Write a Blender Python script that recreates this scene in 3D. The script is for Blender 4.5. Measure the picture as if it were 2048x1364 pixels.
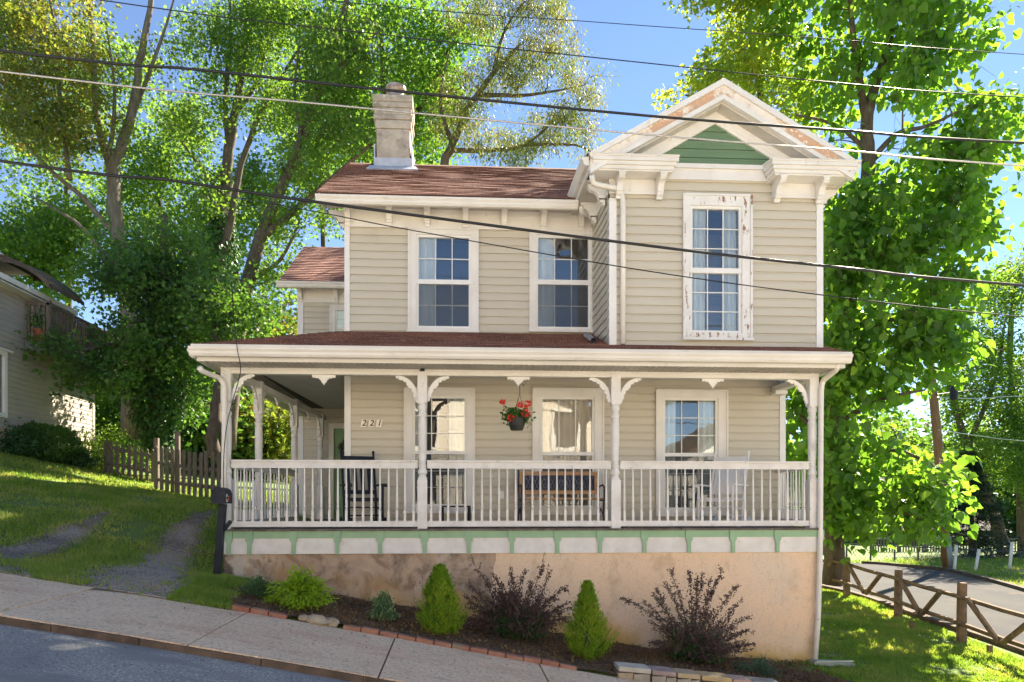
import bpy, math, random
import numpy as np
from mathutils import Vector, Matrix
for o in list(bpy.data.objects): bpy.data.objects.remove(o)
R = math.radians
scene = bpy.context.scene
COL = scene.collection
random.seed(7); rng = np.random.default_rng(7)

# ---------------------------------------------------------------- camera, world, sun, exposure
YAW = R(3.1); F = 1365.0; CX = 979.0; HZ = 1003.0      # photograph is 2048 x 1364
cam = bpy.data.cameras.new('camera'); camo = bpy.data.objects.new('camera', cam); COL.objects.link(camo)
cam.lens = 24.0; cam.sensor_width = 36.0; cam.clip_end = 2000; cam.clip_start = 0.05
camo.location = (0, 0, 0); camo.rotation_euler = (R(90), 0, -YAW)
cam.shift_x = (1024-CX)/2048; cam.shift_y = (HZ-682)/2048
scene.camera = camo
SUN_EL = 42.0; SUN_AZ = 42.0                       # azimuth from +Y towards +X
w = bpy.data.worlds.new('World'); scene.world = w; w.use_nodes = True
wn = w.node_tree; bg = wn.nodes['Background']
sky = wn.nodes.new('ShaderNodeTexSky'); sky.sky_type = 'NISHITA'; sky.sun_disc = False
sky.sun_elevation = R(SUN_EL); sky.sun_rotation = R(SUN_AZ); sky.air_density = 0.9; sky.dust_density = 0.0; sky.ozone_density = 2.0; sky.altitude = 1500
wn.links.new(sky.outputs[0], bg.inputs['Color']); bg.inputs['Strength'].default_value = 0.055
sl = bpy.data.lights.new('sun', 'SUN'); sl.energy = 5.0; sl.angle = R(0.5); sl.color = (1.0, 0.88, 0.70)
so = bpy.data.objects.new('sun', sl); COL.objects.link(so)
sdir = Vector((math.sin(R(SUN_AZ))*math.cos(R(SUN_EL)), math.cos(R(SUN_AZ))*math.cos(R(SUN_EL)), math.sin(R(SUN_EL))))
so.rotation_euler = (-sdir).to_track_quat('-Z', 'Y').to_euler()
scene.view_settings.view_transform = 'Standard'; scene.view_settings.look = 'None'
scene.view_settings.exposure = 2.25; scene.view_settings.gamma = 1.0
scene.render.engine = 'CYCLES'
scene.cycles.max_bounces = 8; scene.cycles.diffuse_bounces = 4; scene.cycles.transmission_bounces = 5; scene.cycles.transparent_max_bounces = 10
scene.render.resolution_x = 1024; scene.render.resolution_y = 682

# ---------------------------------------------------------------- measuring helpers
CT, ST = math.cos(YAW), math.sin(YAW)
def W(px, py, Y):
    t = (px-CX)/F
    X = Y*(ST+t*CT)/(CT-t*ST); zc = X*ST+Y*CT
    return (X, Y, (HZ-py)/F*zc)
def WX(px, Y): return W(px, HZ, Y)[0]
def WZ(py, Y, px=1024): return W(px, py, Y)[2]
def YX(px, X):                                        # depth at which a line of constant X shows at px
    t = (px-CX)/F
    return X*(CT-t*ST)/(ST+t*CT)

# ---------------------------------------------------------------- mesh builder
class MB:
    def __init__(s): s.v = []; s.f = []; s.uv = None
    def quad(s, a, b, c, d): n = len(s.v); s.v += [tuple(a), tuple(b), tuple(c), tuple(d)]; s.f.append((n, n+1, n+2, n+3)); return s
    def box(s, x0, x1, y0, y1, z0, z1):
        if x0 > x1: x0, x1 = x1, x0
        if y0 > y1: y0, y1 = y1, y0
        if z0 > z1: z0, z1 = z1, z0
        n = len(s.v)
        s.v += [(x, y, z) for z in (z0, z1) for y in (y0, y1) for x in (x0, x1)]
        s.f += [tuple(n+i for i in q) for q in ((0,2,3,1),(4,5,7,6),(0,1,5,4),(2,6,7,3),(0,4,6,2),(1,3,7,5))]
        return s
    def hexa(s, p):                                   # 8 points: bottom 4 (ccw), top 4
        n = len(s.v); s.v += [tuple(q) for q in p]
        s.f += [tuple(n+i for i in q) for q in ((3,2,1,0),(4,5,6,7),(0,1,5,4),(1,2,6,5),(2,3,7,6),(3,0,4,7))]
        return s
    def beam(s, a, b, w, h, up=(0,0,1)):              # board between two points
        a = Vector(a); b = Vector(b); d = (b-a).normalized(); u = Vector(up)
        if abs(d.dot(u)) > .97: u = Vector((0,1,0))
        r = d.cross(u).normalized(); u = r.cross(d).normalized()
        P = []
        for q in (a, b): P.append([q+r*(sx*w/2)+u*(sz*h/2) for sx, sz in ((-1,-1),(1,-1),(1,1),(-1,1))])
        n = len(s.v); s.v += [tuple(q) for q in P[0]+P[1]]
        s.f += [tuple(n+i for i in q) for q in ((3,2,1,0),(4,5,6,7),(0,1,5,4),(1,2,6,5),(2,3,7,6),(3,0,4,7))]
        return s
    def prism(s, poly, axis, a0, a1):                 # poly 2d, extruded along axis 'x','y','z'
        n = len(s.v); k = len(poly)
        def P(p, a): return {'x': (a, p[0], p[1]), 'y': (p[0], a, p[1]), 'z': (p[0], p[1], a)}[axis]
        s.v += [P(p, a0) for p in poly]+[P(p, a1) for p in poly]
        s.f.append(tuple(n+i for i in range(k))[::-1]); s.f.append(tuple(n+k+i for i in range(k)))
        for i in range(k): j = (i+1) % k; s.f.append((n+i, n+j, n+k+j, n+k+i))
        return s
    def band(s, inner, outer, axis, a0, a1):          # strip between two polylines, extruded
        k = len(inner)
        for i in range(k-1): s.prism([inner[i], inner[i+1], outer[i+1], outer[i]], axis, a0, a1)
        return s
    def tube(s, pts, r, n=8, cap=True):
        pts = [Vector(p) for p in pts]; k = len(pts)
        rr = r if isinstance(r, (list, tuple)) else [r]*k
        base = len(s.v); u = None
        for i, p in enumerate(pts):
            d = (pts[min(i+1, k-1)]-pts[max(i-1, 0)])
            d = d.normalized() if d.length > 1e-9 else Vector((0,0,1))
            if u is None:
                u = d.cross(Vector((0,0,1)) if abs(d.z) < .9 else Vector((1,0,0))).normalized()
            else:
                u = u-d*u.dot(d); u = u.normalized() if u.length > 1e-6 else d.orthogonal().normalized()
            v = d.cross(u)
            for j in range(n):
                a = 2*math.pi*j/n; q = p+(u*math.cos(a)+v*math.sin(a))*rr[i]; s.v.append(tuple(q))
        for i in range(k-1):
            for j in range(n):
                j2 = (j+1) % n; b = base+i*n
                s.f.append((b+j, b+j2, b+n+j2, b+n+j))
        if cap:
            s.f.append(tuple(base+j for j in range(n))[::-1]); s.f.append(tuple(base+(k-1)*n+j for j in range(n)))
        return s
    def lathe(s, prof, c=(0,0,0), n=12, a0=0):        # prof [(r, z)]
        base = len(s.v); k = len(prof)
        for r, z in prof:
            for j in range(n):
                a = a0+2*math.pi*j/n; s.v.append((c[0]+r*math.cos(a), c[1]+r*math.sin(a), c[2]+z))
        for i in range(k-1):
            for j in range(n):
                j2 = (j+1) % n; b = base+i*n; s.f.append((b+j, b+j2, b+n+j2, b+n+j))
        s.f.append(tuple(base+j for j in range(n))[::-1]); s.f.append(tuple(base+(k-1)*n+j for j in range(n)))
        return s
    def blob(s, c, rx, ry, rz, jit=.15, nu=10, nv=7):
        base = len(s.v)
        for i in range(nv+1):
            th = math.pi*i/nv
            for j in range(nu):
                a = 2*math.pi*j/nu; k = 1+random.uniform(-jit, jit)
                s.v.append((c[0]+rx*k*math.sin(th)*math.cos(a), c[1]+ry*k*math.sin(th)*math.sin(a), c[2]-rz*k*math.cos(th)))
        for i in range(nv):
            for j in range(nu): j2 = (j+1) % nu; b = base+i*nu; s.f.append((b+j, b+j2, b+nu+j2, b+nu+j))
        return s
    def build(s, name, mat, parent=None, smooth=False, local=False):
        off = Vector((0,0,0))
        if parent is not None and not local:
            off = Vector(parent['_w']) if '_w' in parent else Vector((0,0,0))
        me = bpy.data.meshes.new(name)
        me.from_pydata([(a[0]-off.x, a[1]-off.y, a[2]-off.z) for a in s.v], [], s.f)
        if s.uv is not None:
            l = me.uv_layers.new(name='UVMap')
            l.data.foreach_set('uv', np.array(s.uv, dtype=np.float32).ravel())
        if smooth: me.polygons.foreach_set('use_smooth', [True]*len(me.polygons))
        me.update()
        if mat is not None: me.materials.append(mat)
        o = bpy.data.objects.new(name, me); COL.objects.link(o)
        if parent is not None:
            o.parent = parent; o['_w'] = list(parent['_w']) if '_w' in parent else [0,0,0]
        return o
def npmesh(name, V, Fidx, mat, parent=None, smooth=False):      # V (n,3), Fidx (m,k)
    off = np.array(parent['_w']) if parent is not None and '_w' in parent else np.zeros(3)
    me = bpy.data.meshes.new(name); m, k = Fidx.shape
    me.vertices.add(len(V)); me.vertices.foreach_set('co', (V-off).astype(np.float32).ravel())
    me.loops.add(m*k); me.loops.foreach_set('vertex_index', Fidx.astype(np.int32).ravel())
    me.polygons.add(m); me.polygons.foreach_set('loop_start', np.arange(0, m*k, k, dtype=np.int32))
    if smooth: me.polygons.foreach_set('use_smooth', np.ones(m, dtype=bool))
    me.update(calc_edges=True)
    if mat is not None: me.materials.append(mat)
    o = bpy.data.objects.new(name, me); COL.objects.link(o)
    if parent is not None: o.parent = parent; o['_w'] = list(parent['_w']) if '_w' in parent else [0,0,0]
    return o
def tag(o, label=None, cat=None, group=None, kind=None):
    if label: o['label'] = label
    if cat: o['category'] = cat
    if group: o['group'] = group
    if kind: o['kind'] = kind
    return o
def thing(name, label, cat, loc=(0,0,0), rz=0, group=None):
    o = bpy.data.objects.new(name, None); COL.objects.link(o); o.location = loc; o.rotation_euler = (0,0,rz)
    o.empty_display_size = .2; o['_w'] = list(loc)
    return tag(o, label, cat, group)
def struct(o): o['kind'] = 'structure'; return o
def copy_tree(o, parent=None, **kw):
    c = o.copy(); COL.objects.link(c)
    if parent is not None: c.parent = parent
    for ch in [x for x in bpy.data.objects if x.parent == o and x != c]: copy_tree(ch, c)
    return c
def inst(o, loc, parent=None, rz=None):                # a shared-mesh repeat of a part
    c = o.copy(); COL.objects.link(c); c.location = loc
    if rz is not None: c.rotation_euler = (0,0,rz)
    if parent is not None: c.parent = parent
    return c

# ---------------------------------------------------------------- materials
def newmat(name):
    m = bpy.data.materials.new(name); m.use_nodes = True; t = m.node_tree
    for n in list(t.nodes): t.nodes.remove(n)
    out = t.nodes.new('ShaderNodeOutputMaterial'); return m, t, out
def c4(c): return (c[0], c[1], c[2], 1)
def noise(t, vec, scale, detail=5, rough=.55, stretch=None, dist=0):
    if stretch:
        mp = t.nodes.new('ShaderNodeMapping'); mp.inputs['Scale'].default_value = stretch
        t.links.new(vec, mp.inputs['Vector']); vec = mp.outputs[0]
    n = t.nodes.new('ShaderNodeTexNoise'); n.inputs['Scale'].default_value = scale; n.inputs['Detail'].default_value = detail
    n.inputs['Roughness'].default_value = rough; n.inputs['Distortion'].default_value = dist
    t.links.new(vec, n.inputs['Vector']); return n.outputs[0]
def mrange(t, v, lo, hi, a=0., b=1.):
    n = t.nodes.new('ShaderNodeMapRange'); n.inputs[1].default_value = lo; n.inputs[2].default_value = hi
    n.inputs[3].default_value = a; n.inputs[4].default_value = b; n.clamp = True
    t.links.new(v, n.inputs[0]); return n.outputs[0]
def mix(t, f, a, b):
    n = t.nodes.new('ShaderNodeMix'); n.data_type = 'RGBA'
    for s, v in ((0, f), (6, a), (7, b)):
        if isinstance(v, (int, float)): n.inputs[s].default_value = v
        elif isinstance(v, tuple): n.inputs[s].default_value = c4(v)
        else: t.links.new(v, n.inputs[s])
    return n.outputs[2]
def M(name, c1, c2=None, scale=3, rough=.6, bump=0, bscale=40, spec=.35, layers=(), stretch=None, metal=0, lo=.35, hi=.65):
    m, t, out = newmat(name)
    p = t.nodes.new('ShaderNodeBsdfPrincipled'); t.links.new(p.outputs[0], out.inputs[0])
    g = t.nodes.new('ShaderNodeNewGeometry').outputs['Position']
    col = mix(t, mrange(t, noise(t, g, scale, stretch=stretch), lo, hi), tuple(c1), tuple(c2 or c1))
    for (c, sc, l, h, st) in layers:
        col = mix(t, mrange(t, noise(t, g, sc, 8, .65, st), l, h), col, tuple(c))
    t.links.new(col, p.inputs['Base Color'])
    p.inputs['Roughness'].default_value = rough; p.inputs['Specular IOR Level'].default_value = spec; p.inputs['Metallic'].default_value = metal
    if bump:
        b = t.nodes.new('ShaderNodeBump'); b.inputs['Strength'].default_value = bump; b.inputs['Distance'].default_value = .01
        t.links.new(noise(t, g, bscale, 6, .6, stretch), b.inputs['Height']); t.links.new(b.outputs[0], p.inputs['Normal'])
    return m
def leafmat(name, cols, trans=.5, tcol=None, rough=.5, spec=.3, nsc=.35):
    m, t, out = newmat(name)
    gn = t.nodes.new('ShaderNodeNewGeometry')
    rp = t.nodes.new('ShaderNodeValToRGB'); e = rp.color_ramp.elements
    while len(e) < len(cols): e.new(.5)
    for i, c in enumerate(cols): e[i].position = i/(len(cols)-1); e[i].color = c4(c)
    ad = t.nodes.new('ShaderNodeMath'); ad.operation = 'MULTIPLY_ADD'; ad.inputs[1].default_value = .45
    t.links.new(gn.outputs['Random Per Island'], ad.inputs[0])
    nz = mrange(t, noise(t, gn.outputs['Position'], nsc*3, 3), .35, .65, 0, .55); t.links.new(nz, ad.inputs[2])
    t.links.new(ad.outputs[0], rp.inputs[0])
    p = t.nodes.new('ShaderNodeBsdfPrincipled'); t.links.new(rp.outputs[0], p.inputs['Base Color'])
    p.inputs['Roughness'].default_value = rough; p.inputs['Specular IOR Level'].default_value = spec
    tr = t.nodes.new('ShaderNodeBsdfTranslucent')
    hs = t.nodes.new('ShaderNodeMix'); hs.data_type = 'RGBA'; hs.blend_type = 'MULTIPLY'; hs.inputs[0].default_value = 1
    t.links.new(rp.outputs[0], hs.inputs[6]); hs.inputs[7].default_value = c4(tcol or (3.2, 3.0, 1.2))
    t.links.new(hs.outputs[2], tr.inputs[0])
    mx = t.nodes.new('ShaderNodeMixShader'); mx.inputs[0].default_value = trans
    t.links.new(p.outputs[0], mx.inputs[1]); t.links.new(tr.outputs[0], mx.inputs[2]); t.links.new(mx.outputs[0], out.inputs[0])
    return m

WH = (.78, .755, .71)
m_white = M('white_paint', WH, (.70, .67, .62), 2.5, .5, .12, 60, layers=[((.50, .45, .39), 9, .62, .80, (1, 1, .4))])
m_white_clean = M('white_trim', (.80, .79, .76), (.74, .725, .69), 3, .45, .05, 50)
m_worn = M('worn_white_paint', (.76, .74, .71), (.66, .635, .60), 5, .6, .25, 80, layers=[((.30, .27, .23), 22, .63, .72, (1, 1, .5)), ((.52, .5, .46), 6, .58, .75, None)])
m_peel = M('peeling_white_paint', (.78, .765, .735), (.70, .68, .64), 5, .6, .35, 60, layers=[((.28, .15, .09), 16, .575, .61, (1, 1, .28)), ((.5, .45, .4), 9, .62, .72, None)])
m_rake = M('peeled_rake_paint', (.80, .74, .66), (.74, .66, .56), 5, .6, .25, 60, layers=[((.60, .37, .23), 2.6, .49, .54, (.6, 1, .6)), ((.45, .36, .28), 11, .56, .66, (.5, 1, .5)), ((.8, .75, .68), 14, .57, .62, None)])
m_green_trim = M('mint_green_paint', (.30, .47, .29), (.26, .42, .26), 6, .5, .08, 60, layers=[((.55, .6, .5), 20, .70, .76, None)])
m_green_gable = M('dark_green_board_paint', (.12, .20, .11), (.15, .235, .135), 4, .6, .2, 30, stretch=(.4, 1, 3), layers=[((.22, .22, .10), 5, .60, .75, (.5, 1, 2)), ((.03, .09, .04), 12, .62, .75, (.3, 1, 3))])
m_door = M('green_door_paint', (.17, .33, .16), (.15, .30, .15), 3, .4)
m_siding = M('beige_vinyl_siding', (.565, .518, .418), (.535, .488, .393), 1.5, .45, .06, 25, stretch=(.2, 1, 3), layers=[((.45, .40, .32), 1.3, .60, .85, None)])
m_ceiling = M('grey_beadboard', (.60, .58, .57), (.54, .52, .50), 3, .6)
m_soffit = M('soffit_paint', (.60, .56, .50), (.50, .46, .40), 4, .6, .1, 40, layers=[((.36, .31, .25), 6, .6, .75, None)])
m_metalwhite = M('white_gutter_metal', (.77, .74, .68), (.70, .665, .60), 2, .4, layers=[((.50, .44, .36), 7, .60, .78, (.5, 1, 2))])
m_deckwood = M('dark_weathered_deck', (.10, .075, .06), (.19, .16, .14), 6, .8, .4, 30, stretch=(1, 4, 1))
m_floor = M('grey_porch_floor', (.16, .13, .12), (.22, .19, .17), 3, .6)
m_black = M('black_paint', (.012, .016, .026), (.020, .026, .038), 8, .5, spec=.2)
m_blackplastic = M('black_plastic', (.02, .02, .02), None, 3, .35)
m_wood_bench = M('varnished_bench_slats', (.36, .19, .085), (.46, .26, .13), 8, .4, .1, 60, stretch=(.3, 3, 3))
m_iron = M('dark_cast_iron', (.022, .024, .05), (.04, .04, .06), 12, .5)
m_chairwhite = M('white_chair_paint', (.76, .76, .76), (.68, .68, .68), 3, .45)
m_tin = M('galvanised_metal', (.42, .44, .47), (.55, .56, .58), 5, .35, .1, 20, metal=.6)
m_rust = M('rusty_flue_metal', (.45, .45, .46), (.25, .17, .12), 9, .5, .2, 30, metal=.3, layers=[((.30, .12, .04), 7, .50, .62, None)])
m_chimney = M('weathered_chimney_render', (.50, .45, .37), (.36, .31, .25), 3.2, .85, .5, 22, layers=[((.16, .14, .12), 2.4, .53, .72, None), ((.62, .57, .47), 5, .58, .7, None)])
m_flash = M('lead_flashing', (.40, .42, .48), (.52, .54, .58), 7, .5, .3, 20, metal=.2)
m_asphalt = M('grey_asphalt', (.29, .285, .265), (.36, .355, .33), 1.2, .85, .7, 90, layers=[((.10, .105, .105), 55, .48, .64, None), ((.80, .80, .77), 50, .585, .67, None), ((.22, .22, .21), 1.6, .52, .60, (.4, 1, 1)), ((.16, .17, .185), .6, .5, .7, None)])
m_sideroad = M('side_road_asphalt', (.082, .082, .086), (.10, .098, .095), 1.0, .95, .4, 150, spec=.05, layers=[((.14, .13, .12), 60, .6, .7, None), ((.15, .125, .09), .9, .60, .75, None)])
m_concrete = M('tan_concrete', (.68, .50, .335), (.76, .57, .39), 1.6, .85, .35, 120, layers=[((.62, .38, .25), .8, .50, .70, (1, 2.5, 1)), ((.36, .27, .19), 30, .52, .66, None), ((.88, .74, .56), 26, .57, .68, None), ((.36, .29, .21), 3.5, .60, .78, (1, 2, 1))])
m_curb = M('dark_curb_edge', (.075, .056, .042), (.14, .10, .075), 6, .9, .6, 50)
m_brick = M('red_brick', (.25, .11, .075), (.36, .19, .13), 3, .85, .5, 60, layers=[((.20, .17, .12), 6, .55, .7, None)])
m_stone = M('tan_field_stone', (.42, .35, .24), (.28, .23, .17), 6, .9, .6, 30, layers=[((.5, .47, .38), 10, .58, .7, None)])
m_stone2 = M('grey_cut_stone', (.38, .36, .31), (.27, .23, .19), 5, .9, .5, 40, layers=[((.45, .36, .22), 4, .55, .7, None)])
m_oldwood = M('weathered_grey_wood', (.20, .165, .13), (.12, .095, .075), 8, .85, .5, 40, stretch=(3, 3, .5), layers=[((.27, .22, .15), 5, .58, .7, (2, 2, .6))])
m_fencelog = M('weathered_brown_log', (.23, .155, .09), (.13, .085, .05), 7, .85, .5, 40, layers=[((.30, .23, .15), 9, .58, .7, None)])
m_curtain = M('sheer_white_curtain', (.86, .88, .87), (.78, .81, .81), 4, .8)
m_blind = M('pale_drapery', (.80, .70, .60), (.72, .60, .50), 3, .8)
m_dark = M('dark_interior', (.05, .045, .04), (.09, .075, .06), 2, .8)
m_bark = M('brown_tree_bark', (.135, .105, .08), (.075, .058, .045), 6, .9, .8, 18, stretch=(2.5, 2.5, .6), layers=[((.20, .18, .14), 4, .58, .72, None)])
m_bark2 = M('grey_tree_bark', (.19, .165, .135), (.11, .09, .07), 5, .9, .8, 16, stretch=(2.5, 2.5, .6))
m_pole = M('utility_pole_wood', (.25, .145, .08), (.17, .10, .06), 6, .85, .4, 30, stretch=(3, 3, .4))
m_cable = M('black_cable_sheath', (.016, .017, .019), None, 3, .45)
m_cable2 = M('bright_wire_metal', (.55, .53, .50), (.42, .40, .38), 30, .35, metal=.5)
m_terracotta = M('terracotta_pot_clay', (.38, .13, .06), (.30, .10, .05), 5, .8)
m_flower = leafmat('red_geranium_petal', [(.72, .03, .02), (.85, .08, .06), (.80, .05, .10)], .25, (1.2, 1, 1))
m_mulch = M('dark_mulch_soil', (.085, .052, .03), (.15, .09, .05), 14, .95, .9, 45, layers=[((.26, .16, .08), 35, .58, .66, None), ((.025, .017, .012), 22, .55, .65, None)])
m_chip = leafmat('mulch_chip', [(.04, .025, .015), (.10, .06, .03), (.19, .12, .055), (.27, .18, .09)], .05, (1, 1, 1), .9, .1)
m_gravelbase = M('grey_gravel_soil', (.20, .165, .125), (.13, .105, .075), 6, .95, .8, 60, layers=[((.32, .31, .31), 75, .56, .64, None), ((.16, .12, .075), 2.2, .5, .66, None)])
m_pebble = leafmat('gravel_stone', [(.10, .09, .08), (.19, .175, .155), (.34, .31, .275), (.24, .175, .12)], .0, (1, 1, 1), .8, .2)
m_ngsiding = M('neighbour_cream_siding', (.43, .385, .33), (.37, .335, .29), 1.5, .6, .1, 30)
m_cream = M('cream_wall_paint', (.62, .52, .38), (.55, .46, .34), 2, .8)
m_greydeck = M('grey_deck_paint', (.17, .18, .16), (.13, .14, .12), 3, .7)
m_awning = M('brown_awning_canvas', (.16, .12, .08), (.10, .075, .05), 5, .85, .3, 40)

def m_ground():
    m, t, out = newmat('lawn_ground')
    p = t.nodes.new('ShaderNodeBsdfPrincipled'); t.links.new(p.outputs[0], out.inputs[0]); p.inputs['Roughness'].default_value = .9
    g = t.nodes.new('ShaderNodeNewGeometry').outputs['Position']
    col = mix(t, mrange(t, noise(t, g, .9, 6), .38, .62), (.095, .17, .03), (.14, .20, .045))
    col = mix(t, mrange(t, noise(t, g, 1.7, 7), .56, .74), col, (.19, .17, .06))
    col = mix(t, mrange(t, noise(t, g, 40, 5), .5, .7), col, (.055, .105, .016))
    t.links.new(col, p.inputs['Base Color'])
    b = t.nodes.new('ShaderNodeBump'); b.inputs['Strength'].default_value = .8; b.inputs['Distance'].default_value = .03
    t.links.new(noise(t, g, 30, 6, .7), b.inputs['Height']); t.links.new(b.outputs[0], p.inputs['Normal'])
    return m
m_lawn = m_ground()
def m_foundation():
    m, t, out = newmat('stained_stucco_foundation')
    p = t.nodes.new('ShaderNodeBsdfPrincipled'); t.links.new(p.outputs[0], out.inputs[0]); p.inputs['Roughness'].default_value = .88
    g = t.nodes.new('ShaderNodeNewGeometry').outputs['Position']
    sx = t.nodes.new('ShaderNodeSeparateXYZ'); t.links.new(g, sx.inputs[0]); X, Z = sx.outputs[0], sx.outputs[2]
    def mth(op, a, b):
        n = t.nodes.new('ShaderNodeMath'); n.operation = op
        for i, v in enumerate((a, b)):
            if isinstance(v, (int, float)): n.inputs[i].default_value = v
            else: t.links.new(v, n.inputs[i])
        return n.outputs[0]
    new = mix(t, mrange(t, noise(t, g, 1.1, 6), .38, .66), (.80, .585, .40), (.74, .565, .41))
    new = mix(t, mrange(t, noise(t, g, 2.3, 8, .65, (1, 1, .7)), .56, .74, 0, .8), new, (.46, .32, .20)); new = mix(t, mrange(t, noise(t, g, .8, 8, .6), .54, .64, 0, .5), new, (.66, .58, .48)); new = mix(t, mrange(t, noise(t, g, 9, 9, .75, (1.6, 1, .5)), .56, .68, 0, .45), new, (.45, .33, .22))
    old = mix(t, mrange(t, noise(t, g, 1.6, 8, .6), .36, .64), (.52, .39, .285), (.37, .27, .19))
    old = mix(t, mrange(t, noise(t, g, 2.2, 9, .66, None, 1.2), .49, .60, 0, .85), old, (.215, .15, .105)); old = mix(t, mrange(t, noise(t, g, 1.1, 7, .6), .55, .68, 0, .8), old, (.60, .50, .40))
    old = mix(t, mrange(t, noise(t, g, 1.9, 5, .6), .60, .74), old, (.50, .47, .46)); old = mix(t, mrange(t, noise(t, g, 6, 9, .7, (1, 1, .5)), .52, .66, 0, .6), old, (.20, .16, .12))
    for kk in (0,):
        cr = noise(t, g, 1.35, 5, .6, (1.5, 1, .55)); ab = t.nodes.new('ShaderNodeMath'); ab.operation = 'ABSOLUTE'; t.links.new(mth('SUBTRACT', cr, .5), ab.inputs[0]); crk = mrange(t, ab.outputs[0], .0012, .004, .75, 0)
        old = mix(t, crk, old, (.09, .07, .055))
    edge = mth('ADD', X, mrange(t, noise(t, g, 1.3, 5), .3, .7, -.05, .05))
    col = mix(t, mrange(t, edge, .57, .575), old, new)
    # green-yellow splash stain above the ground line (ground falls to the right)
    gl = mth('ADD', mth('MULTIPLY', X, .165), Z)                    # about -1.66 at the soil
    wob = mrange(t, noise(t, g, 1.5, 6), .3, .7, -.28, .28)
    st = mrange(t, mth('ADD', gl, wob), -1.60, -1.22, .9, 0)
    st = mth('MULTIPLY', st, mrange(t, X, -1.9, .2, .0, 1)); col = mix(t, st, col, (.56, .37, .10))
    st2 = mth('MULTIPLY', mrange(t, mth('ADD', gl, wob), -1.50, -1.18, 1, 0), mrange(t, noise(t, g, 1.8, 7), .50, .66))
    col = mix(t, st2, col, (.34, .17, .03))
    # corner pier, pale with a dark run
    pale = mth('MULTIPLY', mrange(t, X, -3.08, -3.06), mrange(t, X, -2.93, -2.91, 1, 0))
    col = mix(t, pale, col, (.50, .44, .38))
    dk = mth('MULTIPLY', mrange(t, mth('ADD', X, mrange(t, noise(t, g, 5, 6), .3, .7, -.1, .1)), -3.12, -3.02, 1, 0), .85)
    col = mix(t, dk, col, (.075, .055, .04))
    col = mix(t, mrange(t, noise(t, g, 70, 5), .58, .75), col, (.33, .25, .18))
    t.links.new(col, p.inputs['Base Color'])
    b = t.nodes.new('ShaderNodeBump'); b.inputs['Strength'].default_value = .45; b.inputs['Distance'].default_value = .012
    t.links.new(noise(t, g, 14, 9, .7), b.inputs['Height']); t.links.new(b.outputs[0], p.inputs['Normal'])
    return m
m_found = m_foundation()
def m_shingle(name, a, b_, c, bw=.30, rh=.14):
    m, t, out = newmat(name)
    p = t.nodes.new('ShaderNodeBsdfPrincipled'); t.links.new(p.outputs[0], out.inputs[0]); p.inputs['Roughness'].default_value = .9
    uv = t.nodes.new('ShaderNodeUVMap').outputs[0]
    g = t.nodes.new('ShaderNodeNewGeometry').outputs['Position']
    br = t.nodes.new('ShaderNodeTexBrick'); t.links.new(uv, br.inputs['Vector']); br.inputs['Scale'].default_value = 1
    br.inputs['Brick Width'].default_value = bw; br.inputs['Row Height'].default_value = rh; br.inputs['Mortar Size'].default_value = .006
    br.inputs['Color1'].default_value = c4(a); br.inputs['Color2'].default_value = c4(b_); br.inputs['Mortar'].default_value = c4(c); br.inputs['Bias'].default_value = .1
    col = mix(t, mrange(t, noise(t, g, 1.3, 6), .45, .7, 0, .6), br.outputs[0], tuple(x*.72 for x in a))
    col = mix(t, mrange(t, noise(t, g, 60, 4), .55, .7, 0, .55), col, tuple(min(1, x*1.6) for x in b_))
    t.links.new(col, p.inputs['Base Color'])
    b = t.nodes.new('ShaderNodeBump'); b.inputs['Strength'].default_value = .5; b.inputs['Distance'].default_value = .01
    t.links.new(noise(t, g, 90, 4), b.inputs['Height']); t.links.new(b.outputs[0], p.inputs['Normal'])
    return m
m_roof = m_shingle('red_brown_shingles', (.31, .145, .105), (.41, .205, .15), (.10, .05, .038))
def m_glass():
    m, t, out = newmat('window_glass')
    tr = t.nodes.new('ShaderNodeBsdfTransparent'); tr.inputs[0].default_value = (.95, .98, .98, 1)
    gl = t.nodes.new('ShaderNodeBsdfGlossy'); gl.inputs['Roughness'].default_value = .015
    g = t.nodes.new('ShaderNodeNewGeometry').outputs['Position']
    b = t.nodes.new('ShaderNodeBump'); b.inputs['Strength'].default_value = .06; b.inputs['Distance'].default_value = .02
    t.links.new(noise(t, g, 2.2, 2), b.inputs['Height']); t.links.new(b.outputs[0], gl.inputs['Normal'])
    fr = t.nodes.new('ShaderNodeFresnel'); fr.inputs[0].default_value = 1.55
    f = mrange(t, fr.outputs[0], 0, 1, .10, 1.1)
    mx = t.nodes.new('ShaderNodeMixShader'); t.links.new(f, mx.inputs[0])
    t.links.new(tr.outputs[0], mx.inputs[1]); t.links.new(gl.outputs[0], mx.inputs[2]); t.links.new(mx.outputs[0], out.inputs[0])
    return m
m_pane = m_glass()
def m_screenmat():
    m, t, out = newmat('insect_screen')
    tr = t.nodes.new('ShaderNodeBsdfTransparent'); df = t.nodes.new('ShaderNodeBsdfDiffuse'); df.inputs[0].default_value = (.10, .11, .12, 1)
    mx = t.nodes.new('ShaderNodeMixShader'); mx.inputs[0].default_value = .45
    t.links.new(tr.outputs[0], mx.inputs[1]); t.links.new(df.outputs[0], mx.inputs[2]); t.links.new(mx.outputs[0], out.inputs[0])
    return m
m_screen = m_screenmat()

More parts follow.
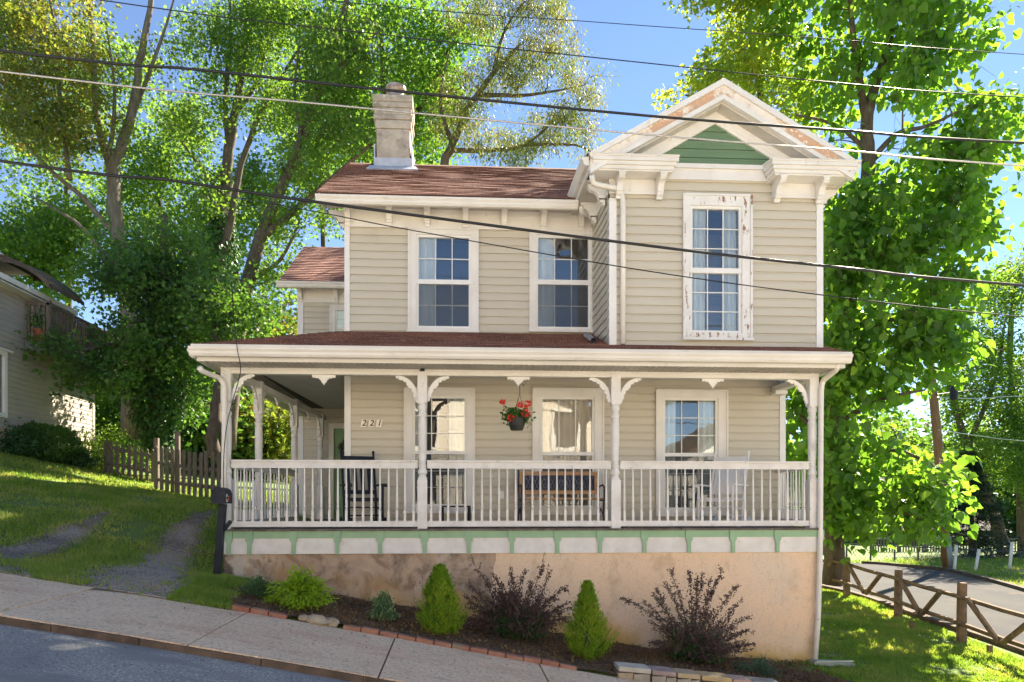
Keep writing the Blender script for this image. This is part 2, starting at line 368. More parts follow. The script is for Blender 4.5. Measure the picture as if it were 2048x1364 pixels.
# ---------------------------------------------------------------- terrain
SX = [-60,-30,-18,-13,-10,-7,-4.75,-2.38,-1.2,-.22,.93,2,3.3,4.5,6,8,12,20,60]
SZ = [2.0,1.8,1.1,.58,.17,-.34,-.737,-1.14,-1.36,-1.545,-1.77,-1.97,-2.2,-2.4,-2.6,-2.75,-2.85,-2.9,-2.9]
_xs = np.linspace(-60, 60, 2401); _zs = np.interp(_xs, SX, SZ); _k = np.ones(21)/21
_zs = np.convolve(np.pad(_zs, 10, mode='edge'), _k, 'valid')
def S(x): return np.interp(x, _xs, _zs)
CPS = [(x, 7.5, float(S(x))) for x in (-14, -10, -7, -4.75, -3.4, -2.38, -1.2, -.22, .93, 1.6)]
CPS += [(2.2, 7.6, -1.93), (3.3, 7.7, -2.06), (4.5, 7.8, -2.28), (6, 8, -2.42), (8, 8, -2.5), (10, 7.5, -2.7), (14, 7.5, -2.8)]
CPS += [(-3.3, 9.7, -1.0), (-1.75, 9.7, -1.33), (.22, 9.7, -1.67), (2.3, 9.7, -2.07), (4.3, 9.7, -2.31), (5.4, 9.7, -2.35)]
CPS += [(-2.9, 8.3, -.98), (-4.1, 12, -.33), (-5.8, 9, -.62), (-8, 16.5, .40), (-9.25, 18.8, .76), (-7.8, 18.3, .47), (-7.3, 17.3, .27), (-5.2, 15.8, 0), (-10.5, 16.3, 1.15), (-10.2, 20.5, .95), (-8.2, 12.2, .35)]
CPS += [(-16, 14, 1.7), (-20, 22, 2.0), (-10, 30, 1.2), (-25, 35, 2.0), (0, 30, -.6), (0, 20, -.8), (4, 20, -1.8), (-4, 22, .2)]
CPS += [(8.2, 11, -2.35), (8.55, 13.1, -2.29), (8.8, 15.2, -2.18), (6, 14, -2.2), (6, 18, -2.15), (9.5, 20, -2.28), (9.5, 27, -2.3), (14, 14, -2.34), (14, 20, -2.3), (16, 27, -2.3), (20, 15, -2.2), (25, 30, -2.3), (40, 30, -2.3), (20, 45, -2.0), (0, 50, -.5), (-20, 55, 1.5)]
_C = np.array(CPS)
def _U(r2): return np.where(r2 > 1e-12, r2*np.log(np.maximum(r2, 1e-12)), 0)
def _tps():
    n = len(_C); P = np.c_[np.ones(n), _C[:, :2]]
    d2 = ((_C[:, None, :2]-_C[None, :, :2])**2).sum(-1)
    A = np.zeros((n+3, n+3)); A[:n, :n] = _U(d2)+np.eye(n)*.05; A[:n, n:] = P; A[n:, :n] = P.T
    b = np.zeros(n+3); b[:n] = _C[:, 2]; return np.linalg.solve(A, b)
_T = _tps()
def LW(x, y):                                       # lawn height
    x = np.asarray(x, float); y = np.asarray(y, float); sh = x.shape
    xf, yf = x.ravel(), y.ravel()
    xc, yc = np.clip(xf, -30, 42), np.clip(yf, 7.4, 60)
    d2 = (xc[:, None]-_C[None, :, 0])**2+(yc[:, None]-_C[None, :, 1])**2
    z = _U(d2)@_T[:-3]+_T[-3]+_T[-2]*xc+_T[-1]*yc
    b = S(xf)-.012; t = np.clip((yf-7.37)/.30, 0, 1); t = t*t*(3-2*t)
    return (b+(z-b)*t).reshape(sh)
def G(x, y): return float(LW(np.array([x]), np.array([y]))[0])
def on(px, py, lo=6., hi=60.):                      # where the view ray through a pixel meets the lawn
    a = lo; step = .1
    while a < hi:
        X, Y, Z = W(px, py, a)
        if Z <= G(X, Y): return (X, Y, G(X, Y))
        a += step
    return W(px, py, hi)

gx = np.unique(np.r_[np.linspace(-600, -60, 10), np.linspace(-60, -16, 23), np.arange(-16, 18, .25), np.linspace(18, 60, 22), np.linspace(60, 600, 10)])
gy = np.unique(np.r_[np.linspace(-600, -40, 10), np.linspace(-40, 6.9, 20), np.linspace(7.2, 7.4, 2), np.arange(7.4, 30, .25), np.linspace(30, 80, 25), np.linspace(80, 600, 10)])
GX, GY = np.meshgrid(gx, gy)
GZ = np.where(GY < 7.3, S(GX)-.14, LW(GX, GY))
nx, ny = len(gx), len(gy)
idx = np.arange(nx*ny).reshape(ny, nx)
Fq = np.stack([idx[:-1, :-1], idx[:-1, 1:], idx[1:, 1:], idx[1:, :-1]], -1).reshape(-1, 4)
struct(npmesh('ground', np.stack([GX, GY, GZ], -1).reshape(-1, 3), Fq, m_lawn, smooth=True))

def sheet(name, xs, ys, zf, mat):
    X, Y = np.meshgrid(xs, ys); Z = zf(X, Y); i = np.arange(X.size).reshape(X.shape)
    f = np.stack([i[:-1, :-1], i[:-1, 1:], i[1:, 1:], i[1:, :-1]], -1).reshape(-1, 4)
    return npmesh(name, np.stack([X, Y, Z], -1).reshape(-1, 3), f, mat, smooth=True)
struct(sheet('street', np.arange(-60, 60.1, .5), np.linspace(-2.6, 5.72, 18), lambda X, Y: S(X)-.065, m_asphalt))
# sidewalk slabs: top, and a curb face towards the street
sw = MB(); cb = MB(); joints = [-.62+1.56*k for k in range(-16, 14)]
for a, b in zip(joints[:-1], joints[1:]):
    xs = np.linspace(a+.009, b-.009, 5); dz = random.uniform(-.004, .004)
    for x0, x1 in zip(xs[:-1], xs[1:]):
        z0, z1 = S(x0)+dz, S(x1)+dz
        sw.hexa([(x0, 5.755, z0-.3), (x1, 5.755, z1-.3), (x1, 7.40, z1-.3), (x0, 7.40, z0-.3), (x0, 5.755, z0), (x1, 5.755, z1), (x1, 7.40, z1), (x0, 7.40, z0)])
struct(sw.build('sidewalk', m_concrete))
X0 = -26
while X0 < 22:
    L = random.uniform(.5, 1.3); x1 = X0+L; y = 5.70+random.uniform(-.006, .006); d = random.uniform(-.012, -.004)
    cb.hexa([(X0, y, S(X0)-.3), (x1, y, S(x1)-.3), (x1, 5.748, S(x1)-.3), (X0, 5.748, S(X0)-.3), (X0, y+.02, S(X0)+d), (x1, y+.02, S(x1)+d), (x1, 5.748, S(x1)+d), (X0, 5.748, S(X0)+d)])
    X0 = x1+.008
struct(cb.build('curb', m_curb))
struct(sheet('bounce_apron', np.arange(-40, 40.1, .5), np.linspace(-9.2, -2.62, 12), lambda X, Y: S(X)+.03, M('pale_bounce_concrete', (.50, .46, .40), (.44, .40, .35), 1.2, .9, .3, 90)))  # unseen pale paving added behind the viewer to bounce light onto the facade
def vnoise(n, sd, k=5, seed=0):
    r = np.random.default_rng(seed); a = r.normal(0, sd, n+k*2); return np.convolve(a, np.ones(k)/k, 'valid')[:n]
def strip(name, path, width, mat, lift=.014, seed=1, edge=.10, nu=9, step=.12):
    p = np.array(path, float); seg = np.r_[0, np.cumsum(np.hypot(*(p[1:]-p[:-1])[:, :2].T))]
    s = np.arange(0, seg[-1], step); cx = np.interp(s, seg, p[:, 0]); cy = np.interp(s, seg, p[:, 1]); ww = np.interp(s, seg, p[:, 2])*width
    tx, ty = np.gradient(cx), np.gradient(cy); l = np.hypot(tx, ty); nxv, nyv = -ty/l, tx/l
    e1, e2 = vnoise(len(s), edge, 4, seed), vnoise(len(s), edge, 4, seed+9)
    u = np.linspace(0, 1, nu)[None, :]
    off = (-ww/2+e1)[:, None]*(1-u)+(ww/2+e2)[:, None]*u
    X = cx[:, None]+nxv[:, None]*off; Y = cy[:, None]+nyv[:, None]*off; Z = LW(X, Y)+lift*np.sin(np.pi*np.clip(u, .03, .97))**.3
    i = np.arange(X.size).reshape(X.shape); f = np.stack([i[:-1, :-1], i[:-1, 1:], i[1:, 1:], i[1:, :-1]], -1).reshape(-1, 4)
    if not np.isfinite(Z).all(): Z = np.nan_to_num(Z)
    return npmesh(name, np.stack([X, Y, Z], -1).reshape(-1, 3), f, mat, smooth=True), (cx, cy, ww)
T1 = [(-3.35, 7.40, 1.2), (-3.55, 8.0, .80), (-3.80, 8.9, .56), (-4.05, 10.0, .45), (-4.3, 11.4, .36), (-4.4, 12.8, .22)]
T2 = [(-5.3, 7.40, 1.5), (-5.5, 8.0, .75), (-5.5, 8.8, .42), (-5.5, 9.8, .36), (-5.6, 10.8, .26), (-5.65, 11.6, .14)]
d1, TRK1 = strip('gravel_driveway', T1, 1.0, m_gravelbase, .016, 3); struct(d1)
d2_, TRK2 = strip('gravel_driveway', T2, 1.0, m_gravelbase, .016, 8); struct(d2_)
# side road
def poly_sheet(name, rows, mat, zf):
    V = []; n = 14
    for (xa, xb, y) in rows:
        for k in range(n): x = xa+(xb-xa)*k/(n-1); V.append((x, y))
    V = np.array(V); Z = zf(V[:, 0], V[:, 1]); i = np.arange(len(V)).reshape(-1, n)
    f = np.stack([i[:-1, :-1], i[:-1, 1:], i[1:, 1:], i[1:, :-1]], -1).reshape(-1, 4)
    return npmesh(name, np.c_[V, Z], f, mat, smooth=True)
ys = np.arange(6.5, 28.1, .4)
rows = []
for y in ys:
    xa = np.interp(y, [6.5, 20, 25, 28], [8.95, 9.65, 9.2, 6.5]); xb = np.interp(y, [6.5, 14, 16, 19, 21.4, 24, 26, 28], [13.2, 13.8, 14.1, 15.2, 16.0, 15.5, 14, 11])
    rows.append((xa, xb, y))
struct(poly_sheet('side_road', rows, m_sideroad, lambda x, y: LW(x, y)+.03))
rk = MB(); rk2 = MB()
for (xa, xb, y), (xc, xd, y2) in zip(rows[:-1], rows[1:]):
    if y > 24.5: continue
    z0, z1 = G(xa, y), G(xc, y2); rk.hexa([(xa-.16, y, z0-.2), (xa, y, z0-.2), (xc, y2, z1-.2), (xc-.16, y2, z1-.2), (xa-.16, y, z0+.09), (xa, y, z0+.09), (xc, y2, z1+.09), (xc-.16, y2, z1+.09)])
    z0, z1 = G(xb, y), G(xd, y2); rk2.hexa([(xb, y, z0-.2), (xb+.14, y, z0-.2), (xd+.14, y2, z1-.2), (xd, y2, z1-.2), (xb, y, z0+.12), (xb+.14, y, z0+.12), (xd+.14, y2, z1+.12), (xd, y2, z1+.12)])
rk.v += []; n = len(rk.v); rk.v += rk2.v; rk.f += [tuple(i+n for i in f) for f in rk2.f]
struct(rk.build('road_edging', m_curb))
# mulch bed between the bricks and the house
bx = np.arange(-2.75, 5.3, .12); V = []
n = 18
for x in bx:
    y0 = np.interp(x, [-2.75, -2.3, 1.3, 5.2], [8.3, 7.42, 7.42, 7.42]) ; y1 = 9.74 if x < 4.4 else np.interp(x, [4.4, 5.3], [9.7, 8.4])
    if x < -2.3: y1 = np.interp(x, [-2.75, -2.3], [8.5, 9.2])
    for k in range(n): V.append((x, y0+(y1-y0)*k/(n-1)))
V = np.array(V); nz = rng.normal(0, .012, len(V)); Z = LW(V[:, 0], V[:, 1])+.035+nz
i = np.arange(len(V)).reshape(-1, n); f = np.stack([i[:-1, :-1], i[1:, :-1], i[1:, 1:], i[:-1, 1:]], -1).reshape(-1, 4)
struct(npmesh('mulch_bed', np.c_[V, Z], f, m_mulch, smooth=True))
def in_bed(x, y): return (x > -2.5) & (x < 5.0) & (y > 7.55) & (y < 9.7)

# ================================================================= THE HOUSE
P = 9.70; BY = 9.75; MY = 10.95; WY = 15.2
SKYX = lambda px, Y: WX(px, Y)
house = thing('house', 'two storey beige clapboard house with wraparound porch, front gable and brown shingle roof', 'house', (1.8, 12.0, -2.0))
XL, XR = WX(692, MY), WX(1567, MY)                     # main block corners
BXL, BXR = WX(1219, BY), WX(1642, BY)                  # bay corners
WXL = WX(597, WY)
floorZ = WZ(1057, P); bandT = WZ(1061, P); bandB = WZ(1106, P)
beamB = WZ(752, P); beamT = WZ(732, P); ceilZ = 2.03
FL, FR = WX(449, P), WX(1641, P)

def siding(name, u0, u1, z0, z1, plane, axis, holes=(), sgn=-1, exp=.1265, mat=m_siding, z_ref=None, parent=house, top_fn=None):
    """lap siding; axis 'x': wall in XZ plane at y=plane facing sgn*y; axis 'y': wall in YZ plane at x=plane facing sgn*x"""
    m = MB(); zr = z_ref if z_ref is not None else z0
    k0 = math.floor((z0-zr)/exp); z = zr+k0*exp; breaks = sorted({h[2] for h in holes}|{h[3] for h in holes})
    d_out = .020
    def P_(u, o, zz): return (u, plane+sgn*o, zz) if axis == 'x' else (plane+sgn*o, u, zz)
    while z < z1-1e-4:
        a, b = max(z, z0), min(z+exp, z1)
        cuts = [a]+[q for q in breaks if a < q < b]+[b]
        for c0, c1 in zip(cuts[:-1], cuts[1:]):
            mid = (c0+c1)/2; ivs = [(u0, u1)]
            if top_fn:
                q = top_fn(c1)
                if q is None: continue
                ivs = [(max(u0, q[0]), min(u1, q[1]))]
            for h in holes:
                if h[2] < mid < h[3]:
                    nv = []
                    for p0, p1 in ivs:
                        if h[1] <= p0 or h[0] >= p1: nv.append((p0, p1)); continue
                        if h[0] > p0: nv.append((p0, h[0]))
                        if h[1] < p1: nv.append((h[1], p1))
                    ivs = nv
            def off(zz):                                # dutch lap profile
                t = (zz-z)/exp
                return d_out*(1-.35*t) if t < .68 else d_out*(1-.238)-(t-.68)/.32*d_out*.75
            segs = [c0]+[q for q in (z+exp*.68,) if c0 < q < c1]+[c1]
            for p0, p1 in ivs:
                if p1-p0 < 1e-3: continue
                for s0, s1 in zip(segs[:-1], segs[1:]):
                    q = [P_(p0, off(s0), s0), P_(p1, off(s0), s0), P_(p1, off(s1-1e-6), s1), P_(p0, off(s1-1e-6), s1)]
                    if sgn*(1 if axis == 'x' else -1) > 0: q = q[::-1]
                    m.quad(*q)
                if abs(c0-z) < 1e-6:
                    q = [P_(p0, off(z), z), P_(p0, .002, z), P_(p1, .002, z), P_(p1, off(z), z)]
                    m.quad(*q)
        z += exp
    return m.build(name, mat, parent)

def slab(m, a, b, c, d, th):                            # sloping slab from a top quad
    dn = Vector((0, 0, -th)); t = [Vector(q) for q in (a, b, c, d)]
    m.hexa([q+dn for q in t]+t)
def shingles(name, a, b, c, d, parent, n=None, mat=m_roof, th=.018):
    """a-b eave edge, d-c ridge edge; lays stepped courses"""
    a, b, c, d = map(Vector, (a, b, c, d)); Ls = ((d-a).length+(c-b).length)/2; n = n or max(2, int(Ls/.14))
    nrm = (b-a).cross(d-a).normalized()
    if nrm.z < 0: nrm = -nrm
    m = MB(); m.uv = []; al = (b-a).normalized()
    def lerp(p, q, t): return p+(q-p)*t
    for i in range(n):
        t0, t1 = i/n, (i+1)/n
        p0, p1 = lerp(a, d, t0), lerp(b, c, t0); q1, q0 = lerp(b, c, t1), lerp(a, d, t1)
        K = max(1, int((p1-p0).length/.30)); rr = random.Random(i*7)
        w0 = [rr.uniform(-.004, .004) for _ in range(K+1)]; ro = rr.uniform(0, .3)
        for k in range(K):
            s0, s1 = k/K, (k+1)/K
            A, B = lerp(p0, p1, s0)+nrm*(th+w0[k]), lerp(p0, p1, s1)+nrm*(th+w0[k+1]); Cc, D = lerp(q0, q1, s1)+nrm*.003, lerp(q0, q1, s0)+nrm*.003
            m.quad(A, B, Cc, D)
            def uvf(q, v): return ((q-a).dot(al)+ro*0, v)
            m.uv += [uvf(A, i*.14+.004), uvf(B, i*.14+.004), uvf(Cc, i*.14+.136), uvf(D, i*.14+.136)]
            E, Fv = lerp(p0, p1, s1)-nrm*.004, lerp(p0, p1, s0)-nrm*.004
            m.quad(Fv, E, B, A); m.uv += [uvf(Fv, i*.14), uvf(E, i*.14), uvf(B, i*.14+.003), uvf(A, i*.14+.003)]
    return m.build(name, mat, parent)

def window(X0, X1, Z0, Z1, g, Y, cols, rt, rb, casemat=m_white, curtain='sides', screen=False, parent=house, label=None, mr=.045, tc=.028):
    """outer casing X0..X1, Z0..Z1; g=(gx0,gx1,gz0,gz1,zm0,zm1) glass and meeting rail"""
    gx0, gx1, gz0, gz1, zm0, zm1 = g
    fr = .038; c = MB(); yo, yi = Y-.045, Y+.03
    fx0, fx1, fz0, fz1 = gx0-fr, gx1+fr, gz0-fr, gz1+fr
    c.box(X0, fx0, yo, yi, Z0, Z1).box(fx1, X1, yo, yi, Z0, Z1).box(fx0, fx1, yo, yi, fz1, Z1).box(fx0, fx1, yo, yi, Z0, fz0)
    b = .022
    c.box(X0-.008, X0+b, yo-.018, yo-.001, Z0, Z1).box(X1-b, X1+.008, yo-.018, yo-.001, Z0, Z1).box(X0+b, X1-b, yo-.018, yo-.001, Z1-b, Z1+.008)
    wo = c.build('window', casemat, parent)
    if label: wo['label'] = label
    sl_ = MB(); sl_.box(X0-.02, X1+.02, yo-.04, yo-.019, Z0-.012, Z0+.025); sl_.build('sill', casemat, wo)
    ys0, ys1 = Y-.02, Y+.03
    def sash(z0, z1, dy):
        s = MB(); s.box(fx0, gx0, ys0+dy, ys1+dy, z0, z1).box(gx1, fx1, ys0+dy, ys1+dy, z0, z1)
        return s
    s1 = sash(zm0, fz1, 0); s1.box(gx0, gx1, ys0, ys1, gz1, fz1).box(gx0, gx1, ys0, ys1, zm0, zm1); s1.build('upper_sash', m_white_clean, wo)
    s2 = sash(fz0, zm0-.001, .012); s2.box(gx0, gx1, ys0+.012, ys1+.012, fz0, gz0).build('lower_sash', m_white_clean, wo)
    for (za, zb, rws) in ((zm1, gz1, rt), (gz0, zm0-.002, rb)):
        mu = MB(); hw = .0065
        xs_ = [gx0+(gx1-gx0)*k/cols for k in range(1, cols)]
        for x in xs_: mu.box(x-hw, x+hw, Y+.001, Y+.012, za, zb)
        for k in range(1, rws):
            z = za+(zb-za)*k/rws
            for xa, xb in zip([gx0]+[x+hw for x in xs_], [x-hw for x in xs_]+[gx1]): mu.box(xa, xb, Y+.001, Y+.012, z-hw, z+hw)
        mu.build('muntins', m_white_clean, wo)
        pn = MB(); pn.box(gx0, gx1, Y+.014, Y+.019, za, zb); pn.build('pane', m_pane, wo)
    if screen:
        sc = MB(); sc.quad((gx0, Y-.004, gz0), (gx1, Y-.004, gz0), (gx1, Y-.004, zm0), (gx0, Y-.004, zm0)); sc.build('insect_screen', m_screen, wo)
    spans = {'left': [(0, .36)], 'sides': [(0, .25), (.70, 1)], 'full': [(0, 1)], 'sheer': [(0, .33), (.72, 1)], 'none': []}[curtain]
    for a, b2 in spans:
        cu = MB(); K = 40; xa, xb = gx0+(gx1-gx0)*a-.01, gx0+(gx1-gx0)*b2
        amp = .018
        for k in range(K):
            t0, t1 = k/K, (k+1)/K
            y0 = Y+.07+amp*math.sin(t0*(b2-a)*55)+.006*math.sin(t0*133); y1 = Y+.07+amp*math.sin(t1*(b2-a)*55)+.006*math.sin(t1*133)
            fl = .92 if b2 < 1 else 1.0
            def xx(t, z): return xa+(xb-xa)*t*(1 if z > .5 or a > 0 else fl)
            cu.quad((xx(t0, 0), y0, gz0-.05), (xx(t1, 0), y1, gz0-.05), (xx(t1, 1), y1, gz1+.05), (xx(t0, 1), y0, gz1+.05))
        cu.build('curtain', m_blind if curtain == 'full' else m_curtain, wo, smooth=True)
    return (fx0-.001, fx1+.001, fz0-.001, fz1+.001)

# --- windows first, so the siding is cut round them
def win_px(Y, casing, glass, **k):
    l, r, t, b = casing; gl, gr, gt, m0, m1, gb = glass; c = (l+r)/2
    return window(WX(l, Y), WX(r, Y), WZ(b, Y, c), WZ(t, Y, c), (WX(gl, Y), WX(gr, Y), WZ(gb, Y, c), WZ(gt, Y, c), WZ(m1, Y, c), WZ(m0, Y, c)), Y, **k)
hU = [win_px(MY, (817, 956, 459, 665), (837.5, 937.5, 476, 560, 569, 652.5), cols=3, rt=2, rb=2, curtain='left', screen=True),
      win_px(MY, (1059, 1190, 461, 665), (1076, 1176, 477, 560.5, 570, 654), cols=3, rt=2, rb=2, curtain='left', screen=True)]
hL = [win_px(MY, (809, 949, 777, 1025), (830, 929, 797, 901.5, 908.5, 1008), cols=3, rt=3, rb=3, curtain='sides', screen=True),
      win_px(MY, (1065, 1206, 778, 1028), (1085, 1184, 799, 904, 911, 1011), cols=3, rt=1, rb=1, curtain='full', screen=True),
      win_px(MY, (1311, 1453, 781, 1031), (1330, 1430, 801, 906, 913, 1015), cols=3, rt=3, rb=3, curtain='sides', screen=True)]
hB = [win_px(BY, (1365, 1501, 392, 681), (1384, 1477, 419, 537, 547, 661.5), cols=3, rt=3, rb=3, curtain='sheer', casemat=m_peel, label='tall narrow gable window with badly peeling casing paint')]
hW = [win_px(WY, (661, 715, 612, 690), (674, 704, 621, 655, 659, 688), cols=2, rt=2, rb=2, curtain='none')]

# --- levels
eaveZ = WZ(392, 10.5, 900); roofslope = .645
friezeB = WZ(459, MY, 900); friezeT = WZ(419, MY-.0, 900)
ridgeY = YX(700.6, WX(637, 10.5)); ridgeZ = WZ(333, ridgeY, 900)
RX0 = WX(637, 10.5); RX1 = XR+.35; backY = 2*ridgeY-10.5
slope = (ridgeZ-eaveZ)/(ridgeY-10.5)
wallTop = friezeT
PRB = WZ(667, MY)                                      # porch roof meets the main wall
# --- walls (siding)
z_upref = WZ(665, MY)
siding('front_wall', XL, XR, ceilZ+.0, friezeB, MY, 'x', hU, z_ref=z_upref-12*.1265)
siding('front_wall', XL, XR, floorZ, ceilZ-.002, MY, 'x', hL, z_ref=floorZ)
siding('side_wall', MY, backY-.45, -2.3, friezeT, XL, 'y', sgn=-1)
siding('side_wall', MY, backY-.45, -2.3, friezeT, XR, 'y', sgn=1)
siding('back_wall', XL, XR, -2.3, friezeT, backY-.45, 'x', sgn=1)
# gable triangles of the main block sides
for xg, sg in ((XL, -1), (XR, 1)):
    def tf(z):
        k = (z-eaveZ)/slope
        a, b = 10.5+k+.05, backY-k-.05
        return (a, b) if a < b else None
    siding('gable_wall', MY, backY-.45, friezeT, ridgeZ-.15, xg, 'y', sgn=sg, top_fn=tf)
# bay walls
z_bref = WZ(684, BY, 1430)
bayTop = WZ(364, BY, 1430)
siding('front_wall', BXL, BXR, z_bref-.15, bayTop, BY, 'x', hB, z_ref=z_bref-3*.127, exp=.1285)
siding('side_wall', BY, MY, z_bref-.15, bayTop, BXL, 'y', sgn=-1, exp=.1285)
siding('side_wall', BY, MY, z_bref-.15, bayTop, BXR, 'y', sgn=1, exp=.1285)
# wing walls
def door_hole(): return (WX(668, WY), WX(668, WY)+.86, floorZ-.01, WZ(857, WY, 680))
dh = door_hole()
wingTop = WZ(606, WY, 640)
siding('front_wall', WXL, XL+.3, -1.2, wingTop, WY, 'x', hW+[dh], z_ref=floorZ-6*.1265)
siding('side_wall', WY, WY+3.4, -1.2, wingTop, WXL, 'y', sgn=-1)
siding('back_wall', WXL, XL+.3, -1.2, wingTop, WY+3.4, 'x', sgn=1)
# corner boards
cbd = MB()
for (x0, x1, yy, z0, z1) in ((WX(691, MY), WX(700, MY), MY, PRB-.05, friezeB), (WX(691, MY), WX(702, MY), MY, floorZ, ceilZ), (WX(1558, MY), WX(1568, MY), MY, floorZ, ceilZ),
                             (WX(1219, BY), WX(1232, BY), BY, z_bref-.1, WZ(398, BY, 1230)), (WX(1631, BY), WX(1642.5, BY), BY, z_bref-.1, WZ(393, BY, 1635)),
                             (WX(597, WY), WX(607, WY), WY, -1.2, wingTop)):
    b = MB(); b.box(x0, x1, yy-.032, yy+.0, z0, z1)
    if x0 < 0 or x1 < 3: b.box(x0-.012, x0-.001, yy-.032, yy+.09, z0, z1)
    else: b.box(x1+.001, x1+.012, yy-.032, yy+.09, z0, z1)
    b.build('corner_board', m_white_clean, house)
# interior partitions that keep the rooms dark
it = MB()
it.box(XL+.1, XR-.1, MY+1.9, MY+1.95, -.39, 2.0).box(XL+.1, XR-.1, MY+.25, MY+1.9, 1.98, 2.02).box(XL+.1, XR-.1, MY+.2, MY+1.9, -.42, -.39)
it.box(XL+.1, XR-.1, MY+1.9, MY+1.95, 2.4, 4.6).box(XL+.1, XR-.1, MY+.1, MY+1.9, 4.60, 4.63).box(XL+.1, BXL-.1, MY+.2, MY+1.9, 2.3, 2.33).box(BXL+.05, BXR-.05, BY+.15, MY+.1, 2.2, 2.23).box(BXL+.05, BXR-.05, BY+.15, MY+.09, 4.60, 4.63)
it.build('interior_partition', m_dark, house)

# --- main roof
m = MB(); ov = .03
slab(m, (RX0, 10.52, eaveZ-.02), (RX1, 10.52, eaveZ-.02), (RX1, ridgeY, ridgeZ-.02), (RX0, ridgeY, ridgeZ-.02), .10)
slab(m, (RX1, backY-.02, eaveZ-.02), (RX0, backY-.02, eaveZ-.02), (RX0, ridgeY+.002, ridgeZ-.02), (RX1, ridgeY+.002, ridgeZ-.02), .10)
m.build('roof_deck', m_soffit, house)
shingles('roof', (RX0-ov, 10.47, eaveZ-.01), (RX1+ov, 10.47, eaveZ-.01), (RX1+ov, ridgeY, ridgeZ), (RX0-ov, ridgeY, ridgeZ), house)
shingles('roof', (RX1+ov, backY+.03, eaveZ-.01), (RX0-ov, backY+.03, eaveZ-.01), (RX0-ov, ridgeY, ridgeZ), (RX1+ov, ridgeY, ridgeZ), house)
cp = MB(); k = 0
while RX0+k*.28 < RX1:
    x = RX0+k*.28; cp.prism([(ridgeY-.13, ridgeZ-.13*slope+.018), (ridgeY, ridgeZ+.026), (ridgeY+.13, ridgeZ-.13*slope+.018), (ridgeY, ridgeZ+.008)], 'x', x, x+.276); k += 1
cp.build('ridge_cap', M('ridge_cap_shingle', (.14, .06, .045), (.18, .085, .06), 6, .9), house)
sf = MB(); sf.box(RX0+.05, RX1-.05, 10.55, MY-.001, friezeT-.02, friezeT)
sf.prism([(10.55, friezeT+.001), (10.55, eaveZ-.14), (MY, eaveZ-.14)], 'x', RX0+.02, RX0+.05)
sf.build('soffit', m_soffit, house)
fa = MB(); fa.box(RX0, RX1, 10.50, 10.53, friezeT-.01, eaveZ-.125); fa.build('fascia', m_white, house)
for sx in (RX0-.02, RX1):                              # rake boards
    rb = MB()
    for (ya, yb) in ((10.5, ridgeY), (backY, ridgeY)):
        rb.hexa([(sx, ya, eaveZ-.17), (sx+.02, ya, eaveZ-.17), (sx+.02, yb, ridgeZ-.17), (sx, yb, ridgeZ-.17), (sx, ya, eaveZ-.02), (sx+.02, ya, eaveZ-.02), (sx+.02, yb, ridgeZ-.02), (sx, yb, ridgeZ-.02)])
    rb.build('rake_board', m_white, house)
fz = MB(); fz.box(XL-.01, BXL-.002, MY-.035, MY-.001, friezeB, friezeT-.021)
fz.box(XL-.01, BXL-.002, MY-.05, MY-.036, friezeB-.005, friezeB+.05); fz.box(XL-.01, BXL-.002, MY-.046, MY-.036, WZ(432, MY, 900), WZ(429, MY, 900)); fz.build('frieze_board', m_white, house)
sfz = MB(); sfz.box(XL-.035, XL-.022, MY, backY-.5, friezeB, friezeT-.02); sfz.build('frieze_board', m_white, house)

def gutter(path, r=.062, name='gutter', parent=house):
    """ogee gutter: straight run between 2 points"""
    a, b = Vector(path[0]), Vector(path[1]); d = (b-a).normalized(); o = Vector((d.y, -d.x, 0))   # outward, to the right of a->b
    prof = [(.0, .06), (.0, -.06), (.055, -.06), (.078, -.03), (.082, .0), (.105, .03), (.108, .058), (.098, .058), (.095, .035), (.07, .003), (.062, -.045), (.008, -.045), (.008, .06)]
    m = MB(); n = len(prof); m.v += [tuple(a+o*p+Vector((0,0,z))) for p, z in prof]+[tuple(b+o*p+Vector((0,0,z))) for p, z in prof]
    for i in range(n): j = (i+1) % n; m.f.append((i, j, n+j, n+i))
    for e in (a, b): m.prism([(0, 0), (0, 0), (0, 0)], 'x', 0, 0) if 0 else None
    for s_, e in ((0, a), (n, b)): m.f.append(tuple(s_+i for i in ((0, 1, 2, 3, 4, 5, 6))))
    g = m.build(name, m_metalwhite, parent); return g
gz = WZ(402, 10.4, 900)
gutter([(RX0-.03, 10.495, gz), (WX(1157, 10.4), 10.495, gz)])

def corbel(h, dpt, w_=.085):
    """curved eave bracket: back at y=0, sticks out towards -y, hangs from z=0"""
    m = MB(); pr = [(0, 0), (-dpt, 0), (-dpt, -.055), (-dpt*.86, -.085)]
    for k in range(7):
        a = k/6*math.pi/2; pr.append((-dpt*.80+dpt*.42*math.sin(a), -.09-(h*.42)*(1-math.cos(a))))
    pr += [(-dpt*.40, -h*.66), (-dpt*.30, -h*.70), (-dpt*.28, -h*.84), (-dpt*.16, -h*.88), (-dpt*.14, -h), (0, -h)]
    # split into convex slices
    top = [p for p in pr]
    for i in range(1, len(pr)-2):
        a, b = pr[i], pr[i+1]
        if abs(a[1]-b[1]) < 1e-6: continue
        m.prism([(0, a[1]), a, b, (0, b[1])], 'x', -w_/2, w_/2)
    m.box(-w_/2-.012, w_/2+.012, -dpt-.012, 0, -.028, 0)
    return m
cor = corbel(friezeT-.02-WZ(458, MY, 900)-.005, .24)
c0 = None
for px in (697, 779.5, 854.6, 930.6, 1007.4, 1085.4, 1160):
    x = WX(px, MY); 
    loc = (x-house['_w'][0], MY-.036-house['_w'][1], friezeT-.021-house['_w'][2])
    if c0 is None: c0 = cor.build('bracket', m_white, house, local=True); c0.location = loc
    else: inst(c0, loc)
